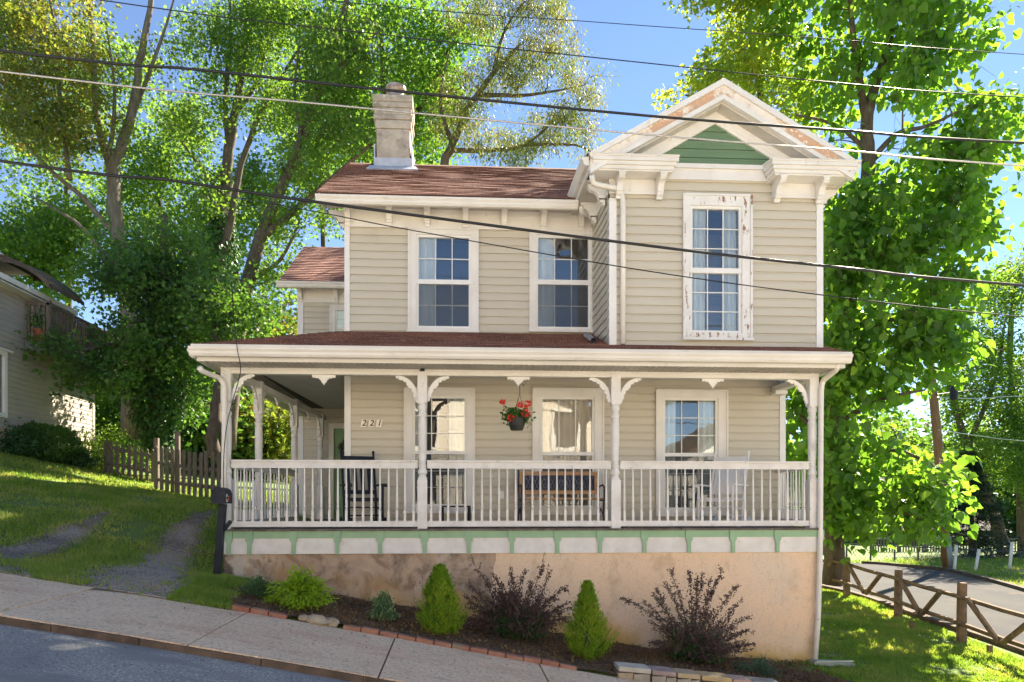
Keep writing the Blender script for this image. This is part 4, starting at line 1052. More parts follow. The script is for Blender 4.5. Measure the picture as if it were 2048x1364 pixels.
# ================================================================= THINGS ON AND AROUND THE PORCH
def rocker(name, label, loc, rz, mat, slats, wide=.56, armc=True, group='rocking chairs on the porch'):
    t = thing(name, label, 'rocking chair', loc, rz, group)
    def B(): return MB()
    def bl(m, nm): return m.build(nm, mat, t, local=True)
    hw = wide/2; tilt = .26
    def back(z): return (.20+(z-.40)*tilt)             # chair faces -y
    for s in (-1, 1):
        m = B(); pts = []
        for k in range(15):
            u = -1+2*k/14; pts.append((s*(hw-.03), u*.40+.03, .03+.10*u*u))
        for a, b in zip(pts[:-1], pts[1:]): m.beam(a, b, .03, .045)
        bl(m, 'rocker')
        m = B(); m.tube([(s*(hw-.03), -.20, .05), (s*(hw-.03), -.21, .62)], .019, 8); bl(m, 'front_leg')
        m = B(); m.tube([(s*(hw-.04), .16, .05), (s*(hw-.035), .20, .42), (s*(hw-.03), back(1.14), 1.14)], [.020, .021, .017], 8); m.lathe([(.016, 0), (.024, .02), (.012, .05)], (s*(hw-.03), back(1.14), 1.13), 8); bl(m, 'back_post')
        m = B(); m.beam((s*(hw-.02), -.27, .64), (s*(hw-.02), .27, .63), .075, .022); m.prism([(-.27, .629), (-.31, .625), (-.31, .60), (-.27, .61)], 'x', s*(hw-.02)-.037, s*(hw-.02)+.037); bl(m, 'armrest')
        m = B()
        for z in (.16, .27): m.tube([(s*(hw-.03), -.20, z), (s*(hw-.04), .17, z+.01)], .011, 6)
        bl(m, 'side_stretcher')
    m = B()
    n = 7
    for k in range(n):
        y0 = -.235+k*.065; zz = .425-.02*math.sin(k/(n-1)*math.pi); m.box(-hw+.02, hw-.02, y0, y0+.055, zz, zz+.018)
    m.box(-hw+.03, hw-.03, -.23, -.205, .385, .42); bl(m, 'seat')
    m = B()
    for z in (.18, .30): m.tube([(-hw+.03, -.205, z), (hw-.03, -.205, z)], .012, 6)
    bl(m, 'front_stretcher')
    m = B(); m.beam((-hw+.05, back(1.06), 1.06), (hw-.05, back(1.06), 1.06), .022, .11, (0, 1, 0)) if 0 else m.hexa([(-hw+.04, back(.99)-.01, .99), (hw-.04, back(.99)-.01, .99), (hw-.04, back(.99)+.012, .99), (-hw+.04, back(.99)+.012, .99), (-hw+.04, back(1.09)-.01, 1.09), (hw-.04, back(1.09)-.01, 1.09), (hw-.04, back(1.09)+.012, 1.09), (-hw+.04, back(1.09)+.012, 1.09)])
    bl(m, 'top_rail')
    m = B(); m.hexa([(-hw+.04, back(.50)-.01, .50), (hw-.04, back(.50)-.01, .50), (hw-.04, back(.50)+.012, .50), (-hw+.04, back(.50)+.012, .50), (-hw+.04, back(.56)-.01, .56), (hw-.04, back(.56)-.01, .56), (hw-.04, back(.56)+.012, .56), (-hw+.04, back(.56)+.012, .56)]); bl(m, 'lower_rail')
    for k in range(slats):
        u = (k+.5)/slats; x = -hw+.06+(2*hw-.12)*u; w_ = (2*hw-.12)/slats*(.93 if slats > 6 else .55)/2; m = B()
        m.hexa([(x-w_, back(.56)-.006, .56), (x+w_, back(.56)-.006, .56), (x+w_, back(.56)+.006, .56), (x-w_, back(.56)+.006, .56), (x-w_, back(.99)-.006, .99), (x+w_, back(.99)-.006, .99), (x+w_, back(.99)+.006, .99), (x-w_, back(.99)+.006, .99)]); bl(m, 'back_slat')
    return t
rocker('rocking_chair', 'black slatted rocking chair on the porch by the green door end', (WX(726, 10.35), 10.35, floorZ), .35, m_black, 4)
rocker('rocking_chair', 'white solid-backed rocking chair in front of the right porch window', (WX(1442, 10.3), 10.3, floorZ), -.80, m_chairwhite, 8, .60)
# bench
bt = thing('garden_bench', 'brown slatted garden bench with dark lattice back panel beneath the middle window', 'bench', (WX(1120, 10.55), 10.55, floorZ), .0)
def bb(m, nm, mat, lab=None): o = m.build(nm, mat, bt, local=True); return o
bwid = .62
m = MB(); m.box(-bwid, bwid, .16, .19, .80, .86).box(-bwid, bwid, .10, .13, .50, .56).box(-bwid, -bwid+.05, .13, .17, .561, .799).box(bwid-.05, bwid, .13, .17, .561, .799); bb(m, 'backrest', m_wood_bench)
m = MB(); m.box(-bwid+.052, bwid-.052, .152, .156, .565, .795)
rnd = random.Random(3)
pan = bb(m, 'back_panel', M('dark_bench_panel', (.012, .014, .035), (.03, .035, .06), 14, .5))
m = MB()
for k in range(-4, 26):                              # lattice and small squares
    x = -bwid+.03+k*.055
    for sgn in (-1, 1):
        a = Vector((x, .146, .568)); b = Vector((x+sgn*.10, .146, .792))
        if -bwid+.05 < a.x < bwid-.05 and -bwid+.05 < b.x < bwid-.05: m.beam(a, b, .006, .007, (0, 1, 0))
for _ in range(46):
    x = rnd.uniform(-bwid+.09, bwid-.09); z = rnd.uniform(.60, .77); s = rnd.uniform(.008, .016); m.prism([(x-s, z), (x, z-s), (x+s, z), (x, z+s)], 'y', .140, .145)
lt = m.build('lattice', M('pale_lattice_mark', (.17, .19, .27), (.05, .055, .10), 18, .5), pan, local=True)
for k in range(5):
    m = MB(); y = -.28+k*.085; m.box(-bwid, bwid, y, y+.065, .42-.012*math.sin(k/4*3.1), .442-.012*math.sin(k/4*3.1)); bb(m, 'seat_slat', m_wood_bench)
for s in (-1, 1):
    m = MB(); x = s*(bwid+.012)
    m.tube([(x, -.27, 0), (x, -.22, .20), (x, -.27, .42), (x, -.28, .60), (x, -.20, .64), (x, .05, .62), (x, .14, .60)], .014, 7)
    m.tube([(x, .22, 0), (x, .12, .25), (x, .10, .44), (x, .17, .88)], .014, 7); m.tube([(x, -.27, .41), (x, .11, .40)], .013, 7); m.tube([(x, -.23, .15), (x, -.05, .28), (x, .14, .15)], .009, 6)
    bb(m, 'iron_side_frame', m_iron)
# low black table
tt = thing('side_table', 'low black metal frame table on the porch under the left window', 'side table', (WX(912, 10.4), 10.4, floorZ), .05)
m = MB(); m.box(-.21, .21, -.18, .18, .30, .322); m.build('table_top', m_black, tt, local=True)
for sx in (-1, 1):
    for sy in (-1, 1):
        m = MB(); m.box(sx*.20-.012, sx*.20+.012, sy*.17-.012, sy*.17+.012, 0, .299); m.build('leg', m_black, tt, local=True)
# wreath
wc = Vector(((dx0+dx1)/2-.10, WY-.04, WZ(897, WY, 683)))
wt = thing('door_wreath', 'dark twiggy wreath hanging on the green front door', 'wreath', tuple(wc))
# hanging basket
hx = WX(1041, P+.02); hy = P+.02
hb = thing('hanging_basket', 'dark ribbed hanging basket of red geraniums below the porch beam', 'hanging basket', (hx, hy, WZ(861, hy, 1033)))
potx = WX(1033.5, hy); pb = WZ(861, hy, 1033); ptp = WZ(836, hy, 1033)
H = ptp-pb; m = MB(); N = 40; prof = [(.075, 0), (.088, .01), (.108, H*.4), (.122, H*.85), (.130, H*.88), (.130, H), (.118, H), (.110, H*.75), (.02, H*.72)]
for r, z in prof:
    for j in range(N):
        a = 2*math.pi*j/N; rr = r*(1+(.035 if (j % 2) and 0.005 < z < H*.86 else 0)); m.v.append((potx+rr*math.cos(a), hy+rr*math.sin(a), pb+z))
for i in range(len(prof)-1):
    for j in range(N): j2 = (j+1) % N; m.f.append((i*N+j, i*N+j2, (i+1)*N+j2, (i+1)*N+j))
m.f.append(tuple(range(N))[::-1]); m.f.append(tuple((len(prof)-1)*N+j for j in range(N)))
m.build('pot', m_blackplastic, hb)
hkz = WZ(787, hy, 1037); hk_ = Vector((hx-.01, hy, hkz))
m = MB()
for a in (0, 2.1, 4.2): m.tube([(potx+.12*math.cos(a), hy+.12*math.sin(a), ptp-.01), hk_], .0028, 5)
m.build('hanger', m_black, hb)
m = MB(); zt = beamB-.03; pts = [hk_+Vector((0, 0, -.02)), hk_+Vector((0, 0, .04))]
for k in range(9): a = math.pi*(1-k/8)*1.25-.4; pts.append(Vector((hx+.015+.028*math.cos(a), hy, hkz+.11+.028*math.sin(a))))
m.tube(pts, .005, 6); m.build('hook', m_black, hb)

# ---------------------------------------------------------------- leaves
def unit(v): return v/np.maximum(np.linalg.norm(v, axis=1, keepdims=True), 1e-9)
TPL = {
 'rhomb': (np.array([(0,0,0),(.42,.30,.05),(1,0,0),(.42,-.30,.05)], float), np.array([(0,2,1),(0,3,2)])),
 'slim': (np.array([(0,0,0),(.45,.13,.03),(1,0,0),(.45,-.13,.03)], float), np.array([(0,2,1),(0,3,2)])),
 'oval': (np.array([(0,0,0),(.25,.27,.05),(.7,.27,.04),(1,0,-.05),(.7,-.27,.04),(.25,-.27,.05)], float), np.array([(0,3,2),(0,2,1),(0,4,3),(0,5,4)])),
 'heart': (np.array([(0,0,0),(.5,0,-.02),(1.05,0,-.16),(-.08,.24,.05),(.16,.46,.07),(.52,.42,.03),(.82,.17,-.06),(-.08,-.24,.05),(.16,-.46,.07),(.52,-.42,.03),(.82,-.17,-.06)], float),
           np.array([(0,4,3),(0,1,4),(1,5,4),(1,6,5),(1,2,6),(0,7,8),(0,8,1),(1,8,9),(1,9,10),(1,10,2)])),
 'maple': (np.array([(0,0,0),(.05,.30,.04),(.30,.20,.0),(.45,.52,.08),(.58,.20,.0),(1,0,-.04),(.58,-.20,.0),(.45,-.52,.08),(.30,-.20,.0),(.05,-.30,.04)], float),
           np.array([(0,2,1),(0,4,2),(2,4,3),(0,5,4),(0,6,5),(0,8,6),(8,7,6),(0,9,8)])),
}
def scatter_leaves(name, P_, size, tpl, mat, parent=None, U=None, Nn=None, droop=0., upb=.5, kind=None, seed=0):
    r = np.random.default_rng(seed+11); n = len(P_)
    if U is None:
        U = r.normal(size=(n, 3)); U[:, 2] -= droop
    U = unit(U)
    if Nn is None:
        Nn = r.normal(size=(n, 3)); Nn[:, 2] += upb*2
    Nn = Nn-U*(Nn*U).sum(1, keepdims=True); Nn = unit(Nn); Wd = np.cross(Nn, U)
    T, Fc = TPL[tpl]; s = np.broadcast_to(np.asarray(size, float), (n,))[:, None, None]
    V = P_[:, None, :]+s*(T[None, :, 0:1]*U[:, None, :]+T[None, :, 1:2]*Wd[:, None, :]+T[None, :, 2:3]*Nn[:, None, :])
    Fi = (np.arange(n)*len(T))[:, None, None]+Fc[None]
    o = npmesh(name, V.reshape(-1, 3), Fi.reshape(-1, 3), mat, parent)
    if kind: o['kind'] = kind
    return o
# basket plants, wreath
r = np.random.default_rng(5); n = 420
d = unit(r.normal(size=(n, 3))); d[:, 2] = np.abs(d[:, 2])*.8
pp = np.array([potx, hy, ptp])+d*np.array([.17, .15, .17])*r.uniform(.45, 1.05, (n, 1)); pp = np.r_[pp, np.array([potx-.13, hy, ptp+.02])+r.normal(size=(90, 3))*np.array([.055, .05, .06]), np.array([potx+.15, hy-.03, ptp-.0])+r.normal(size=(50, 3))*np.array([.03, .04, .05])]
m_gleaf = leafmat('geranium_leaf', [(.03, .08, .015), (.06, .14, .03), (.12, .20, .05)], .25, (2.2, 2.4, 1))
scatter_leaves('foliage', pp, .05, 'oval', m_gleaf, hb, upb=.4)
for (fx, fz, sc) in ((1052, 809, .055), (1050, 829, .055), (1021, 838, .05), (1004, 806, .028), (1039, 812, .03)):
    cx_, cz_ = WX(fx, hy), WZ(fz, hy, 1033); q = np.array([cx_, hy-.10, cz_])+unit(r.normal(size=(70, 3)))*sc*r.uniform(.4, 1, (70, 1))*np.array([1, .8, .8])
    fo = scatter_leaves('flower_head', q, .03, 'oval', m_flower, hb, U=(q-np.array([cx_, hy-.10, cz_])), seed=int(fx))
    m = MB(); m.tube([(potx, hy, ptp-.02), (cx_*.5+potx*.5, hy-.05, (ptp+cz_)/2), (cx_, hy-.09, cz_-.01)], .003, 5); m.build('flower_stem', m_gleaf, fo)
a_ = r.uniform(0, 2*math.pi, 420); q = np.array(wc)+np.c_[np.cos(a_)*.17, np.zeros(420), np.sin(a_)*.17]+r.normal(size=(420, 3))*np.array([.03, .02, .03])
scatter_leaves('twigs', q, .07, 'slim', leafmat('dark_wreath_leaf', [(.02, .02, .018), (.05, .04, .035), (.10, .06, .06)], .1, (1, 1, 1)), wt)
m = MB(); m.tube([wc+Vector((.17*math.cos(t), 0, .17*math.sin(t))) for t in np.linspace(0, 6.283, 24)], .018, 6, False); m.build('ring', m_bark, wt)
# camera on the post, small black flood box
sc_ = thing('security_camera', 'small black security camera on top of the second porch post', 'camera', (posts[1][0], posts[1][1]-.07, WZ(740, P)))
m = MB(); x, y, z = sc_['_w']; m.box(x-.035, x+.035, y-.035, y-.001, z-.035, z+.035); cb_ = m.build('camera_body', m_blackplastic, sc_); md = cb_.modifiers.new('b', 'BEVEL'); md.width = .008; md.segments = 3
m = MB(); m.tube([(x, y-.045, z), (x, y-.0355, z)], .018, 14); m.build('lens', m_black, sc_)
cable('black_cord', [W(463, 560, 8.6), W(468, 640, 9.0), W(475, 700, 9.12), W(481, 742, 9.22), W(466, 800, 9.45), W(454, 850, 9.52), W(448, 910, 9.50), W(449, 985, 9.45), W(463, 990, 9.5)], .006, m_cable, 'thin black cord hanging from the roof down the left porch post', 'cord')

# mailbox
mx, my, mz = on(432, 1158); mbx = thing('mailbox', 'black rural mailbox on a leaning black post beside the driveway', 'mailbox', (mx, my, mz))
top = Vector(W(446, 1008, my-.02)); m = MB(); m.beam((mx, my, mz-.15), top, .085, .085); m.build('mailbox_post', m_black, mbx)
m = MB(); m.beam(Vector(W(448, 1060, my)), Vector(W(462, 1042, my)), .03, .05); m.build('post_bracket', m_black, mbx)
bz0 = W(446, 1007, my)[2]; bz1 = W(446, 975, my)[2]; bxl, bxr = W(425, 990, my)[0], W(466, 990, my)[0]
bw_ = .085; Lb = .40; hgt = bz1-bz0; rad = bw_; pr = [(-rad, 0), (rad, 0), (rad, hgt-rad)]+[(rad*math.cos(a), hgt-rad+rad*math.sin(a)) for a in np.linspace(0, math.pi, 12)][1:]
cxm = (bxl+bxr)/2; ang = math.radians(6)                # long axis points to the street, seen three-quarter
m = MB(); m.prism(pr, 'y', -Lb/2, Lb/2)
def xf(m, c, a):
    ca, sa = math.cos(a), math.sin(a); m.v = [(c[0]+x*ca-y*sa, c[1]+x*sa+y*ca, c[2]+z) for x, y, z in m.v]; return m
cc = (cxm, my-.02, bz0); xf(m, cc, ang); bo = m.build('mailbox_body', m_black, mbx)
m = MB(); pr2 = [(p[0]*1.05, p[1]*1.03-.003) for p in pr]; m.prism(pr2, 'y', -Lb/2-.016, -Lb/2+.01); xf(m, cc, ang); m.build('door', m_black, mbx)
m_sticker = M('white_sticker', (.7, .7, .68), None, 3, .5); m_orange = M('orange_flag_paint', (.75, .16, .04), None, 3, .5)
m = MB(); m.box(rad+.001, rad+.003, -Lb/2+.03, -Lb/2+.11, .02, .12); xf(m, cc, ang); stk = m.build('number_sticker', m_sticker, mbx)
m = MB(); m.box(rad+.001, rad+.006, -Lb/2+.14, -Lb/2+.19, .075, .10).box(rad+.001, rad+.006, -Lb/2+.15, -Lb/2+.165, .03, .074); xf(m, cc, ang); m.build('flag', m_orange, mbx)
me = text_mesh('221', .045, 0); me.materials.append(m_ink); to = bpy.data.objects.new('digits', me); COL.objects.link(to); to.parent = stk; to['_w'] = list(mbx['_w'])
loc = MB(); loc.v = [(rad+.0045, -Lb/2+.07, .07)]; xf(loc, cc, ang); l0 = loc.v[0]; to.location = (l0[0]-mx, l0[1]-my, l0[2]-mz); to.rotation_euler = (math.pi/2, math.pi/2*0, ang+math.pi/2)

# ---------------------------------------------------------------- brick edging, stones, low wall
def brickrow(px0, px1, py0, py1, n, gap=()):
    for k in range(n):
        pass
ORD = 'first second third fourth fifth sixth seventh eighth ninth tenth eleventh twelfth thirteenth fourteenth fifteenth sixteenth seventeenth eighteenth nineteenth twentieth'.split(); bi = 0; xb = WX(463, 7.4)
xend = WX(1128, 7.42)
glt, grt = WX(598, 7.4), WX(680, 7.4)
while xb < xend:
    L = .195
    if not (xb+L > glt and xb < grt):
        y = 7.43+random.uniform(-.012, .012); m = MB(); a = math.atan2(float(S(xb+L)-S(xb)), L)
        m.box(-L/2+.004, L/2-.004, -.045, .045, -.05, .028); o_ = m.build('edging_brick', m_brick); md = o_.modifiers.new('b', 'BEVEL'); md.width = .006; md.segments = 2
        o_.location = (xb+L/2, y, float(S(xb+L/2))+.02+random.uniform(-.006, .008)); o_.rotation_euler = (random.uniform(-.05, .05), -a+random.uniform(-.03, .03), random.uniform(-.05, .05))
        tag(o_, ORD[bi]+' red brick of the bed edging, counted from the mailbox end', 'brick', 'bricks edging the mulch bed'); bi += 1
    xb += L
for px, py, rx, ry, rz_, lab in ((609, 1243, .075, .05, .035, 'small flat mossy stone in the brick edging below the golden bush'), (636, 1240, .15, .10, .055, 'broad yellowish flat stone leaning in the brick edging'), (640, 1250, .055, .04, .03, 'little grey stone in front of the broad yellowish stone'), (663, 1250, .08, .07, .06, 'round brown stone at the right end of the edging gap')):
    x, y, z = W(px, py, 7.46); z = float(S(x))+.03; m = MB(); m.blob((0, 0, 0), rx, ry, rz_, .16); o_ = m.build('edging_stone', m_stone, smooth=False); o_.location = (x, y, z); o_.rotation_euler = (.1, .2, random.uniform(-.4, .4)); tag(o_, lab, 'stone')
caps = [(1234, 1300, 'pale grey'), (1301, 1350, 'reddish grey'), (1351, 1398, 'tan'), (1399, 1460, 'ochre'), (1461, 1500, 'pinkish'), (1501, 1560, 'dull grey')]
m_caps = [M('pale_cap_stone', (.50, .48, .42), (.40, .37, .31), 6, .85, .4, 40), M('red_cap_stone', (.36, .27, .25), (.26, .20, .19), 6, .85, .4, 40), M('tan_cap_stone', (.48, .37, .22), (.36, .29, .2), 6, .85, .4, 40), M('ochre_cap_stone', (.52, .38, .17), (.38, .29, .17), 6, .85, .4, 40), M('pink_cap_stone', (.50, .33, .25), (.40, .28, .22), 6, .85, .4, 40), m_stone2]
rw = thing('retaining_wall', 'low mortared stone retaining wall holding the right end of the mulch bed', 'low wall', (2.8, 7.45, -2.1))
for i, (a, b, cn) in enumerate(caps):
    ym = 7.46; xa, za = WX(a, ym), W(a, 1329+(a-1234)*.112, ym)[2]; xb_, zb = WX(b, ym), W(b, 1329+(b-1234)*.112, ym)[2]
    m = MB(); m.hexa([(xa, 7.38, za-.055), (xb_-.01, 7.38, za-.055-(za-zb)*.8), (xb_-.01, 7.62, za-.055-(za-zb)*.8), (xa, 7.62, za-.055), (xa, 7.38, za), (xb_-.01, 7.38, za-(za-zb)*.8), (xb_-.01, 7.62, za-(za-zb)*.8), (xa, 7.62, za)])
    o_ = m.build('cap_stone', m_caps[i], rw); o_['label'] = cn+' cap stone on the low wall'; md = o_.modifiers.new('b', 'BEVEL'); md.width = .008; md.segments = 2
    k = xa; zz_ = za-.058-(za-zb)*.4
    while k < xb_-.05:
        L = random.uniform(.12, .22); m = MB(); m.box(k, min(k+L-.008, xb_-.01), 7.40+random.uniform(-.01, .01), 7.60, -2.6, zz_-.003-(k-xa)*.1); m.build('wall_stone', random.choice([m_stone, m_stone2]), rw); k += L
# splash block by the downspout
x, y, z = on(1662, 1330); m = MB(); m.hexa([(x-.30, y-.10, z-.02), (x+.28, y-.14, z-.02), (x+.28, y+.12, z-.02), (x-.30, y+.10, z-.02), (x-.30, y-.10, z+.055), (x+.28, y-.14, z+.03), (x+.28, y+.12, z+.03), (x-.30, y+.10, z+.055)])
m.box(x-.28, x+.27, y-.115, y-.085, z+.056, z+.075); tag(m.build('downspout_extension', m_tin), 'flat grey metal downspout extension lying on the grass at the house corner', 'downspout')

# ---------------------------------------------------------------- zigzag rail fence, right
FN = lambda y: np.interp(y, [8, 11, 13.1, 15.2, 17.4, 20, 24], [7.95, 8.36, 8.62, 8.83, 9.02, 9.25, 9.5])
f1 = thing('rail_fence', 'weathered log rail fence with zigzag braces along the side road', 'fence', (8.4, 11, -2.35))
fy = [8.9, 11.0, 13.1, 15.2, 17.3, 19.4, 21.5]; fp = []
for px, py, Y in ((1923, 1295, 11.0), (1796, 1241.6, 13.1), (1693, 1199, 15.2)): fp.append((W(px, py, Y)))
fp = fp[::-1]; fp = fp+[]                              # far .. near
d = Vector(fp[2])-Vector(fp[1]); nearp = Vector(fp[2])+Vector((-.15, -2.1, -.06)); farp = Vector(fp[0])+Vector((.1, 2.1, .05)); far2 = farp+Vector((.1, 2.1, .05))
line = [far2, farp]+[Vector(q) for q in fp]+[nearp, nearp+Vector((-.15, -2.1, -.05))]
tops = [.95, .95, .90, .93, 1.0, 1.05, 1.05]
for q, hh in zip(line, tops):
    m = MB(); q = Vector((q.x, q.y, G(q.x, q.y)))
    m.tube([q+Vector((0, 0, -.2)), q+Vector((.0, 0, hh*.5)), q+Vector((.01, 0, hh))], [.080, .075, .072], 9); m.build('post', m_fencelog, f1)
for (p, q) in zip(line[:-1], line[1:]):
    p = Vector((p.x, p.y, G(p.x, p.y))); q = Vector((q.x, q.y, G(q.x, q.y)))
    for hz_ in (.78, .34):
        m = MB(); m.tube([p+Vector((-.09, -.0, hz_)), (p+q)/2+Vector((-.09, 0, hz_-.015)), q+Vector((-.09, 0, hz_))], .038, 7); m.build('rail', m_fencelog, f1)
    mid = (p+q)/2+Vector((-.13, 0, .30))
    for e, s in ((p, .2), (q, .2)):
        t_ = p.lerp(q, .17) if e is p else p.lerp(q, .83)
        m = MB(); m.tube([t_+Vector((-.15, 0, .80)), mid+(t_-mid).normalized()*.05+Vector((0, 0, 0))], .045, 7); m.build('brace', m_fencelog, f1)
for px, py, lab in ((1823, 1252, 'short wooden stake in the grass beside the rail fence'), (1979, 1300, 'short wooden stake nearest the front of the rail fence')):
    x, y, z = on(px, py+8); m = MB(); m.box(x-.03, x+.03, y-.03, y+.03, z-.05, z+.14); tag(m.build('wooden_stake', m_fencelog), lab, 'stake')

# ---------------------------------------------------------------- picket fence, left
pf = thing('picket_fence', 'weathered grey picket fence running from the neighbouring house to the porch', 'fence', (-7.3, 17, .4))
FS = [(Vector(W(212, 948, 18.8)), Vector(W(306, 966, 18.3)), 9, True), (Vector(W(313, 982, 17.3)), Vector(W(450, 1005, 15.8)), 13, False)]
for A_, B_, npk, pointed in FS:
  for k in range(npk):
    t = k/(npk-1); q = A_.lerp(B_, t); gz_ = G(q.x, q.y)
    h = (.90 if pointed else 1.10)+random.uniform(-.03, .03); w_ = .10 if pointed else .125
    dr = (B_-A_); dr.z = 0; dr.normalize(); nr = Vector((-dr.y, dr.x, 0)).normalized()*-.012
    a = q-dr*w_/2; b = q+dr*w_/2; z0 = gz_+.03; z1 = gz_+h
    m = MB(); tl = random.uniform(-.02, .02)
    if pointed: P2 = [(a, z0), (b, z0), (b+dr*tl, z1-.13), (q+dr*(tl+w_*.25), z1-.10), (q+dr*(tl+w_*.38), z1-.05), (q+dr*tl, z1), (q+dr*(tl-w_*.38), z1-.05), (q+dr*(tl-w_*.25), z1-.10), (a+dr*tl, z1-.13)]
    else: P2 = [(a, z0), (b, z0), (b+dr*tl, z1-.05), (b+dr*(tl-.035), z1), (a+dr*(tl+.035), z1), (a+dr*tl, z1-.05)]
    kk = len(P2)
    m.v += [(p.x+nr.x, p.y+nr.y, z) for p, z in P2]+[(p.x-nr.x, p.y-nr.y, z) for p, z in P2]
    m.f.append(tuple(range(kk))); m.f.append(tuple(kk+i for i in range(kk))[::-1])
    for i in range(kk): j = (i+1) % kk; m.f.append((i, kk+i, kk+j, j))
    m.build('picket', m_oldwood, pf)
  for hz_ in (.28, .70):
    m = MB(); pts = [A_.lerp(B_, t) for t in np.linspace(0, 1, 6)]
    for a, b in zip(pts[:-1], pts[1:]): m.beam(Vector((a.x, a.y+.045, G(a.x, a.y)+hz_)), Vector((b.x, b.y+.045, G(b.x, b.y)+hz_)), .04, .08)
    m.build('rail', m_oldwood, pf)
for px, Y, t_ in ((309, 17.6, 876), (351, 17.0, 862), (209, 18.8, 884)):
    x = WX(px, Y); g_ = G(x, Y); m = MB(); m.box(x-.05, x+.05, Y+.08, Y+.18, g_-.1, WZ(t_, Y+.1, px)); m.build('post', m_oldwood, pf)

# ---------------------------------------------------------------- neighbouring house, left
NX = WX(0, 16.0)*0-10.5; nb = thing('neighbour_house', 'cream clapboard neighbouring house with balcony at the left edge', 'house', (-12.5, 16, 1.2))
cornY = YX(187, NX); nTop = 5.0; nB = 1.72
m = MB()
siding('side_wall', 11.0, cornY, nB, nTop, NX, 'y', holes=[(15.4, YX(13, NX), WZ(828, 16, 0)*1.0, WZ(690, 16, 0))], sgn=1, mat=m_ngsiding, parent=nb, exp=.127)
siding('back_wall', NX-6, NX, nB, nTop, cornY, 'x', sgn=1, mat=m_ngsiding, parent=nb, exp=.127)
siding('front_wall', NX-6, NX, nB, nTop, 11.0, 'x', sgn=-1, mat=m_ngsiding, parent=nb, exp=.127)
m = MB(); m.box(NX-6, NX-.04, 11.04, cornY-.04, -.6, nB-.001); m.build('foundation', m_cream, nb)
m = MB(); m.box(NX-.0005, NX+.03, cornY-.10, cornY+.03, nB, nTop); m.build('corner_board', m_ngsiding, nb)
wy0, wy1 = 15.4, YX(11, NX); z0, z1 = WZ(828, 15.9, 0), WZ(690, 15.9, 0)
m = MB(); m.box(NX-.01, NX+.05, wy1-.1, wy1, z0, z1).box(NX-.01, NX+.05, wy0, wy1-.1, z0, z0+.1).box(NX-.01, NX+.05, wy0, wy1-.1, z1-.1, z1).box(NX-.0, NX+.09, wy0-.1, wy1+.15, z1+.0, z1+.05); wo = m.build('window', m_white, nb)
m = MB(); m.box(NX-.02, NX-.01, wy0, wy1-.1, z0+.1, z1-.1); m.build('pane', m_pane, wo); m = MB(); m.box(NX-.3, NX-.28, wy0-1, wy1, z0, z1); m.build('blind', m_curtain, wo)
# roof: low eave with pitch to the left
ex = NX+.35; ez0 = 5.16
m = MB(); slab(m, (ex, 10.6, ez0), (ex, cornY-1.6, ez0), (ex-3.4, cornY-1.6, ez0+1.35), (ex-3.4, 10.6, ez0+1.35), .12); slab(m, (ex-3.4, 10.6, ez0+1.35), (ex-3.4, cornY-1.6, ez0+1.35), (ex-6.8, cornY-1.6, ez0), (ex-6.8, 10.6, ez0), .12); m.build('roof', M('grey_brown_shingles', (.13, .11, .09), (.2, .17, .13), 9, .9, .4, 60), nb)
gutter([(ex+.01, cornY-1.5, ez0-.06), (ex+.01, 10.6, ez0-.06)], parent=nb)
m = MB(); m.box(NX+.01, ex-.01, 10.6, cornY-1.6, nTop-.02, nTop); m.build('soffit', m_white, nb)
# balcony
by0 = YX(47, NX); bxo = NX+.62; bz = WZ(681, 17.3, 60); bl = thing('balcony', 'grey wooden balcony with dark balusters on the neighbouring house', 'balcony', (NX, by0, bz)) if 0 else nb
yend = by0+4.6
m = MB(); m.box(NX+.03, bxo, by0, yend, bz-.06, bz).box(bxo-.04, bxo, by0, yend, bz-.24, bz-.061).box(NX+.03, bxo-.041, by0, by0+.04, bz-.24, bz-.061); bal = m.build('balcony_deck', m_greydeck, nb)
m = MB(); m.box(bxo-.07, bxo, by0, yend, bz+.88, bz+.94).box(NX+.05, bxo-.071, by0, by0+.07, bz+.88, bz+.94).box(bxo-.05, bxo-.01, by0, yend, bz+.08, bz+.13)
for y in (by0, by0+2.2, yend-.1): m.box(bxo-.085, bxo-.0+.005, y, y+.09, bz-.2, bz+1.0)
m.build('balcony_rail', m_oldwood, nb)
b0 = None; wv = nb['_w']
for k in range(38):
    y = by0+.12+k*.118
    if b0 is None:
        m = MB(); m.box(-.02, .02, -.02, .02, 0, .80); b0 = m.build('baluster', m_oldwood, nb, local=True); b0.location = (bxo-.03-wv[0], y-wv[1], bz+.081-wv[2])
    else: inst(b0, (bxo-.03-wv[0], y-wv[1], bz+.081-wv[2]))
for k in range(4): inst(b0, (NX+.12+k*.12-wv[0], by0+.03-wv[1], bz+.081-wv[2]))
m = MB(); m.box(NX+.001, NX+.03, by0+.3, by0+1.5, bz, bz+1.2).build('balcony_door', m_white, nb)
